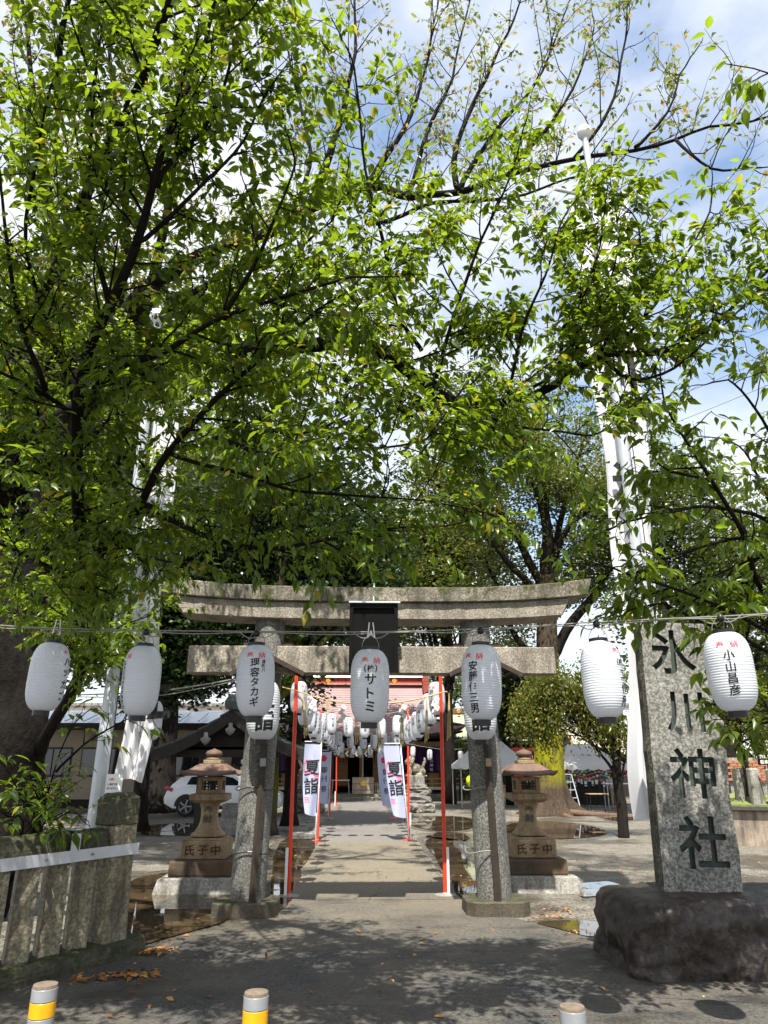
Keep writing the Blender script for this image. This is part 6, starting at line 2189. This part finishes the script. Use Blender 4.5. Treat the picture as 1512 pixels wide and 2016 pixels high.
far_tree('evergreen_tree', 'leafy green tree rising high behind the dark evergreens left of centre', (-5.2, 33.0, 0), [(-5.2, 33.0, -0.1), (-5.0, 33, 5), (-4.5, 33, 12)], 0.45,
         [(-4.8, 33, 15.0, 4.0, 3.0, 4.2), (-2.2, 34, 11.5, 2.6, 2.6, 2.8)], 650, 36, 0.26, M['darkbark'], M['bgleaf'], 10, 6, group='evergreens left of the path')

far_tree('evergreen_tree', 'tall dense evergreen behind the near cherry at left', (-8.6, 15.5, 0), [(-8.6, 15.5, -0.1), (-8.5, 15.5, 3), (-8.2, 15.4, 7), (-7.8, 15.2, 11)], 0.36,
         [(-7.6, 15.0, 10.6, 3.2, 3.0, 2.8), (-5.2, 15.2, 8.4, 2.4, 2.2, 1.8), (-9.5, 15.5, 8.0, 2.4, 2.2, 2.2), (-4.2, 14.6, 11.2, 2.2, 2.0, 1.6)], 800, 40, 0.17, M['darkbark'], M['bgleaf'], 16, 17, 0.36, 0.55, group='evergreens left of the path')

# zelkova with buttressed, moss-yellow trunk
ZB = Vector((7.05, 28.0, 0))
zk = thing('zelkova_tree', 'big zelkova with yellow-green mossy trunk and spreading roots right of the gate', 'tree', ZB)
mb = MB()
segs, zs = 36, [-0.1, 0.05, 0.15, 0.3, 0.5, 0.8, 1.2, 1.8, 2.6, 3.6, 4.8, 6.2, 7.8, 9.0]
roots = [(-0.2, 1.4), (0.35, 1.0), (-1.2, 0.9), (-2.2, 1.1), (2.6, 0.8), (1.4, 0.7)]
for z in zs:
    r = 0.60 - 0.028 * z if z > 0.8 else 0.60
    fl = math.exp(-max(z, 0) / 0.42)
    cx, cy = 7.05 + 0.06 * z, 28.0
    for k in range(segs):
        a = 2 * math.pi * k / segs
        rr = r + 0.22 * fl
        for ra, rs in roots:
            d = (a - ra + math.pi) % (2 * math.pi) - math.pi
            rr += rs * 0.75 * fl ** 1.3 * math.exp(-(d / 0.22) ** 2)
        rr *= 1 + 0.05 * noise.noise(Vector((math.cos(a) * 2, math.sin(a) * 2, z * 0.7)))
        mb.v.append((cx + rr * math.cos(a), cy + rr * math.sin(a), z))
for i in range(len(zs) - 1):
    for k in range(segs):
        a, b = i * segs + k, i * segs + (k + 1) % segs
        mb.f.append((a, b, b + segs, a + segs))
mb.build('trunk', M['yellowbark'], zk, smooth=True, origin=ZB, sub=1, disp=0.02, dscale=3)
rt_ = MB()
for pts in ([(7.6, 27.7, 0.12), (8.4, 27.45, 0.05), (9.3, 27.65, 0.01), (10.2, 27.4, -0.02), (11.6, 27.5, -0.06)], [(6.5, 27.6, 0.10), (5.9, 27.3, 0.02), (5.3, 27.2, -0.08)], [(7.2, 27.4, 0.12), (7.4, 26.9, 0.01), (7.7, 26.6, -0.08)]):
    sl = smooth_line(pts, 5)
    rt_.tube(sl, [0.13 * (1 - 0.75 * i / len(sl)) * (1 + 0.3 * noise.noise(sl[i] * 2)) for i in range(len(sl))], 10)
rt_.build('roots', plain('bare_root', (0.13, 0.078, 0.052), 0.85, 0.3, 6, bump=0.5, bscale=20), zk, smooth=True, origin=ZB)
zl = MB()
ZL = [([(1075, 1150, 28), (1078, 1040, 28), (1070, 930, 28), (1055, 820, 28)], 0.30, 0.06), ([(1068, 1160, 28), (1030, 1080, 27.8), (985, 1000, 27.4), (930, 915, 27), (885, 835, 26.6)], 0.20, 0.05),
      ([(1060, 1170, 28), (1000, 1110, 27.5), (940, 1040, 27), (880, 970, 26.6), (840, 930, 26.2)], 0.16, 0.04), ([(1085, 1150, 28), (1100, 1050, 28.2), (1120, 960, 28.4), (1150, 860, 28.6)], 0.18, 0.05),
      ([(1090, 1290, 28), (1140, 1210, 27.8), (1190, 1140, 27.6), (1240, 1050, 27.4), (1270, 960, 27.2)], 0.22, 0.05), ([(1062, 1330, 28), (1020, 1250, 28.4), (985, 1170, 28.8), (960, 1100, 29)], 0.16, 0.04),
      ([(1078, 1040, 28), (1050, 960, 27.4), (1000, 880, 27), (965, 800, 26.6)], 0.13, 0.03), ([(1090, 1100, 28), (1130, 1030, 27.4), (1190, 980, 27), (1230, 900, 26.8)], 0.14, 0.03), ([(1070, 1250, 28), (1130, 1160, 29), (1160, 1080, 29.6)], 0.12, 0.03)]
tips = []
rr_ = random.Random(5)
for pts, r0, r1 in ZL:
    sl = smooth_line(A(*pts), 5)
    sl = [p + Vector(noise.noise_vector(p * 0.6)) * 0.25 if 0 < i else p for i, p in enumerate(sl)]
    n = len(sl)
    zl.tube(sl, [r0 + (r1 - r0) * (i / n) for i in range(n)], 10)
    for q in range(9):
        i = rr_.randrange(n // 4, n)
        d = ((sl[min(i + 1, n - 1)] - sl[i - 1]).normalized() * 0.8 + rdir(0.9) + Vector((0, 0, 0.3))).normalized()
        L = rr_.uniform(1.0, 2.6)
        e = [sl[i]]
        for w in range(4):
            d = (d + rdir(0.25)).normalized()
            e.append(e[-1] + d * L / 4)
        zl.tube(e, [r1 * 0.9, r1 * 0.7, r1 * 0.5, r1 * 0.35, 0.012], 5)
        tips += e[2:]
    tips += sl[n // 2:]
tag(zl.build('branches', M['darkbark'], zk, smooth=True, origin=ZB), kind='stuff')
C = np.array([tuple(p) for p in tips])
per = 170
P = np.repeat(C, per, axis=0) + rng.normal(0, 1, (len(C) * per, 3)) * np.array([0.62, 0.62, 0.34])
D = rng.normal(0, 1, P.shape)
D[:, 2] = D[:, 2] * 0.5 - 0.25
Lz = np.clip(np.repeat(rng.normal(0.5, 0.15, len(C)), per) + rng.normal(0, 0.13, len(P)), 0, 0.9)
Lz[rng.random(len(Lz)) < 0.01] = 0.99
cz = link('crown', leaf_mesh('foliage', P - np.array(ZB), D, 0.165 * rng.uniform(0.6, 1.25, len(P)), Lz, M['zelkova'], LEAF_FAR, 0.7), zk)
cz['kind'] = 'stuff'

far_tree('garden_tree', 'yellow-green leafy tree behind the gate, above its right lintel', (4.4, 36.0, 0), [(4.4, 36, -0.1), (4.4, 36, 4), (4.5, 36, 9)], 0.3,
         [(3.2, 36, 10.5, 2.8, 2.4, 3.6), (5.8, 36.5, 12.5, 2.4, 2.2, 3.0), (1.6, 36, 13.0, 2.2, 2.2, 2.4)], 850, 36, 0.24, M['darkbark'], M['zelkova'], 10, 7, group='trees right of the path', yellow=0.02)
far_tree('garden_tree', 'bright green bushy tree seen under the right lintel end', (9.3, 43.0, 0), [(9.3, 43, -0.1), (9.3, 43, 3), (9.2, 43, 6)], 0.2,
         [(9.2, 43, 7.0, 2.0, 1.6, 2.0), (10.6, 43, 5.4, 1.6, 1.4, 1.4)], 220, 36, 0.22, M['darkbark'], M['bgleaf'], 5, 8, group='trees right of the path')
far_tree('garden_tree', 'dark leafy tree left of the mossy zelkova trunk behind the red gate', (7.0, 35.0, 0), [(7.0, 35, -0.1), (7.0, 35, 2.2), (6.9, 35, 4)], 0.2,
         [(6.6, 35, 4.4, 1.7, 1.2, 1.5), (7.4, 35, 6.2, 1.6, 1.2, 1.6)], 300, 36, 0.18, M['darkbark'], M['evergreen'], 8, 9, group='trees right of the path')
far_tree('garden_tree', 'tall leafy tree behind the right banner and cherry branches', (13.2, 26.0, 0), [(13.2, 26, -0.1), (13.0, 26, 3), (12.6, 26, 8)], 0.32,
         [(12.3, 26, 10.2, 3.4, 2.6, 3.6), (15.5, 26.5, 8.0, 3.4, 2.6, 3.6), (11.2, 26, 6.5, 2.0, 1.8, 1.6)], 700, 36, 0.21, M['darkbark'], M['bgleaf'], 14, 10, group='trees right of the path')
far_tree('garden_tree', 'green tree at far right edge behind the stone posts', (16.5, 30.0, 0), [(16.5, 30, -0.1), (16.4, 30, 3), (16, 30, 5)], 0.25,
         [(16.0, 30, 4.6, 3.0, 2.0, 1.8), (13.6, 31, 3.6, 1.6, 1.2, 1.2)], 320, 36, 0.20, M['darkbark'], M['bgleaf'], 6, 11, group='trees right of the path')
far_tree('garden_tree', 'sparse pale tree beside the hall roof ridge', (6.2, 52.0, 0), [(6.2, 52, -0.1), (6.1, 52, 4), (5.8, 52, 7)], 0.18,
         [(5.4, 52, 6.9, 1.7, 1.2, 1.0), (7.2, 52, 7.0, 1.0, 1.0, 1.2), (6.0, 52, 8.2, 1.0, 1.0, 0.7)], 90, 34, 0.22, M['darkbark'], M['bgleaf'], 6, 12, group='trees right of the path')
far_tree('leafy_shrub', 'bright green shrub beside the right corner of the worship hall', (5.2, 38.6, 0), [(5.2, 38.6, -0.1), (5.2, 38.6, 0.9), (5.2, 38.6, 1.8)], 0.06,
         [(5.15, 38.6, 2.1, 0.42, 0.4, 0.95)], 60, 34, 0.14, M['darkbark'], M['bgleaf'], 3, 13, 0.16, lr=0.03, group='shrubs by the halls')
far_tree('leafy_shrub', 'low yellow-green shrub in front of the green-roofed hall', (5.7, 39.6, 0), [(5.7, 39.6, -0.1), (5.7, 39.6, 0.2), (5.7, 39.6, 0.4)], 0.05,
         [(5.8, 39.6, 0.45, 0.9, 0.4, 0.25)], 40, 34, 0.12, M['darkbark'], M['weeping'], 2, 14, 0.14, lr=0.02, group='shrubs by the halls')
# small weeping tree with dark bare trunk
far_tree('weeping_tree', 'small weeping tree with slim dark trunk left of the engraved stone', (6.75, 19.5, 0), [(6.75, 19.5, -0.1), (6.78, 19.5, 0.8), (6.72, 19.5, 1.5), (6.78, 19.5, 2.1), (6.6, 19.5, 2.9)], 0.15,
         [(6.35, 19.4, 2.95, 0.75, 0.7, 0.55), (5.6, 19.5, 3.7, 1.0, 0.7, 0.45), (4.8, 19.6, 3.35, 0.55, 0.5, 0.5), (6.7, 19.4, 3.8, 0.6, 0.6, 0.4), (7.1, 19.5, 2.5, 0.4, 0.5, 0.35), (5.0, 19.5, 2.75, 0.6, 0.5, 0.5), (4.5, 19.6, 3.0, 0.5, 0.5, 0.5)], 420, 34, 0.12, M['darkbark'], M['weeping'], 14, 15, 0.15, 1.6, droop=-1.1, lr=0.05, yellow=0.06, tmpl=LEAF_MID)
b_ = at(1478, 1568, 18.9)
far_tree('weeping_tree', 'small weeping tree on the grass mound at the right edge', b_, [b_, b_ + Vector((0, 0, 0.6)), b_ + Vector((-0.08, 0, 1.4)), b_ + Vector((-0.1, 0, 2.2))], 0.10,
         [tuple(b_ + Vector((-0.1, 0, 1.9))) + (0.8, 0.7, 0.5), tuple(b_ + Vector((0.5, 0, 1.5))) + (0.6, 0.5, 0.5), tuple(b_ + Vector((-0.2, 0, 2.7))) + (0.9, 0.7, 0.5)], 110, 30, 0.13, M['darkbark'], M['weeping'], 9, 16, 0.15, 1.5, droop=-0.9, lr=0.04, tmpl=LEAF_MID)

# ================================================================== the sparse tall cherry, higher and further off
cb_ = Vector((-5.9, 12.6, 0))
sc_ = thing('sparse_cherry', 'tall half-bare cherry whose upper boughs reach across the sky', 'tree', cb_)
G = Grower(0.11, 0.9, 0.7)
G.limb([cb_, *A((60, 1150, 12.2), (160, 760, 11.4), (300, 560, 10.6))], 0.34, 0.20, bare=True, seg=12)
K2 = dict(branch=0.26, blen=1.25, twig=0.42, tpb=7, lpt=4.2, lift=0.35, seg=7)
G.limb(A((300, 560, 10.6), (400, 503, 10.3), (560, 442, 10.0), (640, 396, 9.8), (720, 372, 9.6), (800, 386, 9.4), (905, 378, 9.2), (1000, 345, 9.0), (1130, 312, 8.8), (1250, 290, 8.6), (1400, 252, 8.4), (1530, 225, 8.2)), 0.15, 0.015, pw=0.6, **{**K2, 'branch': 0.4})
for pts, r in [([(620, 410, 9.9), (650, 300, 9.7), (680, 200, 9.5), (700, 60, 9.3), (690, -80, 9.1)], 0.09), ([(560, 442, 10), (610, 330, 9.9), (590, 200, 9.7), (560, 60, 9.6)], 0.06), ([(720, 372, 9.6), (780, 280, 9.4), (830, 160, 9.3), (860, 20, 9.2)], 0.07),
               ([(905, 378, 9.2), (900, 290, 9.1), (940, 180, 9.0), (1000, 70, 8.9), (1040, -40, 8.8)], 0.06), ([(905, 378, 9.2), (970, 260, 9.0), (1050, 170, 8.8), (1110, 30, 8.7)], 0.05), ([(800, 386, 9.4), (850, 250, 9.5), (900, 120, 9.5), (930, -20, 9.5)], 0.05),
               ([(1130, 312, 8.8), (1200, 220, 8.6), (1228, 100, 8.5), (1235, 10, 8.4)], 0.035), ([(1250, 290, 8.6), (1310, 220, 8.4), (1350, 130, 8.3)], 0.03), ([(1000, 345, 9.0), (1080, 240, 8.9), (1140, 150, 8.8), (1170, 50, 8.7)], 0.04), ([(1330, 275, 8.5), (1400, 330, 8.3), (1500, 330, 8.1)], 0.03),
               ([(740, 440, 9.6), (860, 400, 9.3), (1000, 390, 9.1), (1120, 350, 8.9), (1200, 330, 8.8)], 0.04)]:
    G.limb(A(*pts), r, 0.012, **K2)
K3 = dict(branch=0.25, blen=1.4, twig=0.45, tpb=12, lpt=11, lift=0.3, seg=7)
for pts, r in [([(160, 760, 11.4), (110, 480, 10.4), (70, 200, 9.4), (40, -60, 8.8)], 0.13), ([(300, 560, 10.6), (340, 350, 9.9), (400, 160, 9.3), (450, -40, 8.9)], 0.10), ([(230, 640, 11), (250, 420, 10.2), (230, 200, 9.6), (200, -40, 9.2)], 0.10), ([(200, 690, 11.2), (340, 600, 10.2), (480, 520, 9.4), (560, 480, 9.0)], 0.08), ([(160, 760, 11.4), (60, 640, 10.6), (-40, 520, 10)], 0.08)]:
    G.limb(A(*pts), r, 0.02, **K3)
n1 = G.finish(sc_, M['bark'], M['cherry2'], LEAF_MID, 0, 0.16)

# ================================================================== the near cherry, left
nb = Vector((-4.75, 9.8, 0))
nc = thing('near_cherry', 'large cherry tree at left whose leafy boughs overhang the gate', 'tree', nb)
G = Grower(0.088, 1.0, 0.55)
G.limb([nb - Vector((0, 0, 0.1)), *A((25, 1560, 9.7), (35, 1420, 9.5), (0, 1230, 9.3), (-60, 1010, 9.0), (-150, 760, 8.6), (-220, 500, 8.2))], 0.48, 0.22, bare=True, seg=18)
K = dict(branch=0.16, blen=0.85, twig=0.36, tpb=14, lpt=15, lift=0.10, seg=9)
# long sagging bough
G.limb(AN((-60, 1000, 9.0), (0, 900, 8.9), (110, 826, 8.6), (250, 758, 8.2), (420, 706, 7.8), (540, 682, 7.5), (660, 672, 7.2), (760, 702, 7.0), (850, 775, 6.9), (930, 800, 6.8), (1050, 762, 6.7), (1180, 702, 6.5), (1290, 688, 6.4), (1390, 640, 6.3), (1505, 540, 6.2)), 0.16, 0.012, start=0.2, pw=0.55, **{**K, 'seg': 12})
near = [
    ([(80, 1480, 9.4), (150, 1330, 8.6), (178, 1200, 8.0), (165, 1060, 7.4), (156, 860, 6.6), (175, 740, 6.2), (215, 600, 5.7), (262, 480, 5.3), (310, 370, 5.0), (345, 230, 4.8), (400, 90, 4.6), (430, -60, 4.5)], 0.12, 0.015, {}),
    ([(160, 850, 6.6), (215, 745, 6.3), (330, 690, 5.9), (440, 630, 5.6), (560, 590, 5.3), (690, 545, 5.1)], 0.05, 0.012, {}),
    ([(155, 1160, 7.8), (210, 1080, 7.4), (278, 992, 7.0), (330, 890, 6.6), (400, 800, 6.2), (520, 700, 5.8), (640, 600, 5.4)], 0.085, 0.012, {}),
    ([(830, 690, 6.95), (790, 620, 6.6), (755, 500, 6.2), (735, 400, 5.9), (705, 250, 5.6), (690, 110, 5.3)], 0.03, 0.010, {'blen': 0.55}),
    ([(850, 770, 6.9), (900, 620, 6.6), (950, 470, 6.2), (1010, 330, 5.9)], 0.03, 0.010, {'blen': 0.8}),
    ([(1100, 735, 6.6), (1112, 640, 6.4), (1160, 560, 6.2), (1185, 460, 6.0)], 0.025, 0.010, {'blen': 0.75}),
    ([(1200, 700, 6.5), (1290, 600, 6.3), (1350, 500, 6.1), (1400, 400, 6.0)], 0.022, 0.009, {'blen': 0.7}),
    ([(1180, 702, 6.5), (1230, 600, 6.3), (1260, 500, 6.1), (1245, 420, 6.0)], 0.02, 0.008, {'blen': 0.65}),
    ([(1050, 762, 6.7), (1150, 640, 6.4), (1205, 540, 6.2), (1215, 440, 6.0)], 0.02, 0.008, {'blen': 0.65}),
    ([(1000, 780, 6.75), (1030, 650, 6.4), (1080, 540, 6.1), (1100, 450, 5.9)], 0.022, 0.009, {'blen': 0.8}),
    ([(1190, 705, 6.5), (1240, 745, 6.4), (1330, 720, 6.3), (1420, 640, 6.2), (1510, 560, 6.1)], 0.025, 0.008, {'blen': 0.7}),
    ([(930, 800, 6.8), (1000, 835, 6.5), (1080, 850, 6.3), (1160, 855, 6.1), (1210, 820, 6.0)], 0.02, 0.008, {'blen': 0.7}),
    ([(700, 690, 7.1), (760, 780, 6.8), (860, 840, 6.5), (960, 850, 6.3)], 0.02, 0.008, {'blen': 0.8}),
    ([(280, 992, 7.0), (340, 1025, 6.8), (420, 1065, 6.6), (520, 1075, 6.4), (640, 1062, 6.2), (760, 1050, 6.0), (880, 1035, 5.9)], 0.045, 0.008, {'blen': 0.5}),
    ([(420, 860, 6.2), (520, 895, 6.1), (640, 890, 6.0), (760, 880, 5.9), (850, 850, 5.8)], 0.025, 0.008, {}),
    ([(330, 890, 6.6), (440, 930, 6.4), (580, 960, 6.2), (720, 980, 6.0), (840, 985, 5.9)], 0.025, 0.008, {}),
    ([(150, 830, 6.6), (90, 790, 6.3), (0, 740, 6.0), (-80, 700, 5.8)], 0.04, 0.01, {}),
    ([(90, 770, 6.2), (40, 620, 5.6), (10, 480, 5.2), (-20, 300, 4.9)], 0.03, 0.01, {}),
    ([(155, 820, 6.5), (100, 640, 6.0), (60, 480, 5.6), (80, 300, 5.2), (120, 130, 4.9)], 0.035, 0.01, {}),
    ([(215, 600, 5.7), (180, 430, 5.4), (185, 260, 5.1), (200, 60, 4.9)], 0.03, 0.01, {}),
    ([(440, 630, 5.6), (510, 500, 5.3), (545, 410, 5.1), (580, 310, 4.9)], 0.025, 0.009, {'blen': 0.55}),
    ([(262, 480, 5.3), (380, 400, 5.1), (460, 310, 5.0), (520, 190, 4.9)], 0.025, 0.009, {'blen': 0.55}),
    ([(310, 370, 5.0), (400, 260, 4.9), (460, 110, 4.8), (480, -20, 4.7)], 0.025, 0.009, {'blen': 0.6}),
    ([(165, 1180, 7.9), (90, 1110, 7.4), (10, 1080, 6.9), (-60, 1060, 6.6)], 0.035, 0.01, {}),
    ([(165, 1060, 7.4), (240, 1080, 7.1), (310, 1100, 6.9), (360, 1110, 6.8)], 0.025, 0.008, {'blen': 0.4}),
    ([(160, 960, 7.0), (80, 940, 6.6), (0, 930, 6.2), (-60, 900, 6.0)], 0.03, 0.01, {}),
    ([(540, 682, 7.5), (560, 570, 7.0), (600, 480, 6.7), (660, 420, 6.5)], 0.03, 0.01, {}),
    ([(420, 720, 7.8), (480, 800, 7.3), (560, 850, 7.0), (680, 820, 6.8)], 0.03, 0.01, {}),
    ([(120, 130, 4.9), (180, -150, 4.4), (400, -420, 4.0)], 0.03, 0.01, {}),
]
for pts, r0, r1, kk in near:
    G.limb(AN(*pts), r0 * (0.62 if r0 > 0.03 else 0.75), r1 * 0.75, **{**K, **kk})
# boughs overhead that shade the forecourt and dapple the left of the gate
G.limb([Vector(p) for p in [(-4.4, 9.2, 5.6), (-3.2, 8.9, 6.4), (-1.8, 8.6, 6.9), (-0.6, 8.3, 7.2)]], 0.06, 0.012, **{**K, 'blen': 1.0, 'branch': 0.3})
for pts in ([(-3.0, 5.6, 5.6), (-1.8, 4.0, 6.1), (-0.8, 2.6, 6.4), (0.4, 1.4, 6.6)],):
    G.limb([Vector(p) for p in pts], 0.05, 0.012, **{**K, 'blen': 1.0, 'branch': 0.4})
n2 = G.finish(nc, M['bark'], M['cherry'], LEAF_NEAR, 290, 0.03)

# ================================================================== the near cherry, right
rb_ = Vector((6.5, 7.7, 0))
rc = thing('near_cherry', 'cherry at the right edge with drooping leafy twigs over the engraved stone', 'tree', rb_)
G = Grower(0.12, 1.0, 0.8)
G.limb([rb_ - Vector((0, 0, 0.1)), *A((1660, 1500, 7.3), (1610, 1250, 6.9), (1590, 1000, 6.5), (1620, 700, 6.2), (1650, 400, 6.0))], 0.17, 0.07, bare=True, seg=12)
K = dict(branch=0.20, blen=0.58, twig=0.28, tpb=10, lpt=8, lift=-0.05, seg=8)
for pts, r in [([(1600, 1250, 6.8), (1512, 1170, 6.2), (1460, 1060, 5.8), (1405, 950, 5.5), (1350, 860, 5.3), (1305, 775, 5.1)], 0.035), ([(1590, 1080, 6.5), (1500, 1020, 6.0), (1400, 1000, 5.6), (1300, 1010, 5.3), (1215, 1035, 5.1)], 0.025), ([(1600, 1260, 6.8), (1500, 1230, 5.9), (1400, 1190, 5.5), (1300, 1155, 5.3), (1195, 1115, 5.1)], 0.025),
               ([(1605, 1350, 6.9), (1530, 1290, 6.2), (1450, 1250, 5.8), (1370, 1225, 5.6), (1290, 1190, 5.5)], 0.022), ([(1590, 1000, 6.5), (1530, 880, 6.0), (1470, 790, 5.7), (1420, 750, 5.5)], 0.022), ([(1620, 1450, 7.0), (1560, 1420, 6.3), (1520, 1400, 5.9), (1480, 1395, 5.7)], 0.02),
               ([(1460, 1060, 5.8), (1380, 1080, 5.6), (1310, 1100, 5.5)], 0.015), ([(1405, 950, 5.5), (1330, 930, 5.4), (1290, 900, 5.3)], 0.014), ([(1605, 1150, 6.8), (1520, 1100, 6.2), (1430, 1130, 5.8), (1350, 1160, 5.6)], 0.02), ([(1590, 900, 6.4), (1550, 780, 6.1), (1520, 690, 5.9)], 0.02), ([(1600, 1200, 6.8), (1500, 940, 6.2), (1440, 870, 6.0)], 0.02)]:
    G.limb(A(*pts), r, 0.007, **K)
K['blen'] = 1.1; K['branch'] = 0.3
for pts in ([(5.6, 5.9, 5.2), (4.6, 4.8, 5.8), (3.6, 3.6, 6.2), (3.0, 2.4, 6.4)], [(5.9, 6.6, 5.0), (4.9, 5.2, 5.9), (4.2, 4.4, 6.3)]):
    G.limb([Vector(p) for p in pts], 0.04, 0.01, **K)
n3 = G.finish(rc, M['bark'], M['cherry'], LEAF_NEAR, 280, 0.015)

# sapling behind the stone fence
sb_ = Vector((-3.55, 7.45, 0))
sa = thing('sapling', 'leafy sapling growing up behind the stone fence at left', 'shrub', sb_)
G = Grower(0.12, 1.0, 0.5)
K = dict(branch=0.16, blen=0.38, twig=0.26, tpb=7, lpt=5, lift=0.1, seg=6, start=0.3)
for pts in ([(60, 1640, 7.3), (95, 1560, 7.2), (120, 1480, 7.1), (150, 1420, 7.0)], [(60, 1640, 7.3), (40, 1580, 7.1), (20, 1540, 7.0), (0, 1500, 6.9)], [(110, 1520, 7.1), (170, 1470, 7.0), (230, 1435, 6.9), (262, 1415, 6.8)], [(70, 1640, 7.3), (110, 1620, 7.1), (150, 1600, 7.0)], [(40, 1640, 7.3), (10, 1610, 7.0), (-20, 1590, 6.9)]):
    p = A(*pts)
    if pts[0][1] == 1640: p = [sb_] + p
    G.limb(p, 0.014, 0.005, **K)
n4 = G.finish(sa, M['bark'], M['cherry'], LEAF_NEAR, 60, 0.03)
print('LEAVES', n1, n2, n3, n4)

# ================================================================== fallen leaves
def litter(name, label, spots):
    P, D, S = [], [], []
    for (x, y, n, sx, sy, s) in spots:
        c = gr(x, y)
        for k in range(n):
            P.append((c.x + random.gauss(0, sx), c.y + random.gauss(0, sy), 0.022 + abs(random.gauss(0, 0.012)) if n > 20 else 0.02))
            D.append((random.gauss(0, 1), random.gauss(0, 1), random.gauss(0, 0.12)))
            S.append(s * random.uniform(0.6, 1.2))
    o = link(name, leaf_mesh('litter', P, D, S, np.clip(rng.random(len(P)), 0, 1), M['litter'], LEAF_MID, 0.35))
    return tag(o, label, 'leaves', None, 'stuff')


litter('fallen_leaves', 'small heaps of brown fallen leaves beside the stone fence', [(300, 1878, 60, 0.10, 0.05, 0.09), (265, 1925, 60, 0.12, 0.05, 0.09), (205, 1930, 25, 0.10, 0.05, 0.08), (160, 1935, 15, 0.08, 0.05, 0.08)])
litter('fallen_leaves', 'orange fallen leaves on the wet gravel left of the boulder', [(1085, 1808, 30, 0.12, 0.05, 0.07), (1105, 1795, 25, 0.10, 0.08, 0.06), (1130, 1838, 12, 0.10, 0.06, 0.06), (1035, 1690, 18, 0.5, 0.4, 0.06), (980, 1760, 15, 0.2, 0.2, 0.06), (600, 1690, 25, 0.15, 0.8, 0.06), (880, 1720, 20, 0.15, 0.6, 0.06)])
sc2 = [(random.uniform(60, 1450), random.uniform(1790, 2010), 1, 0, 0, 0.07) for _ in range(70)] + [(random.uniform(300, 1500), random.uniform(1620, 1760), 1, 0, 0, 0.07) for _ in range(110)]
litter('fallen_leaves', 'single fallen leaves scattered over the ground', sc2)
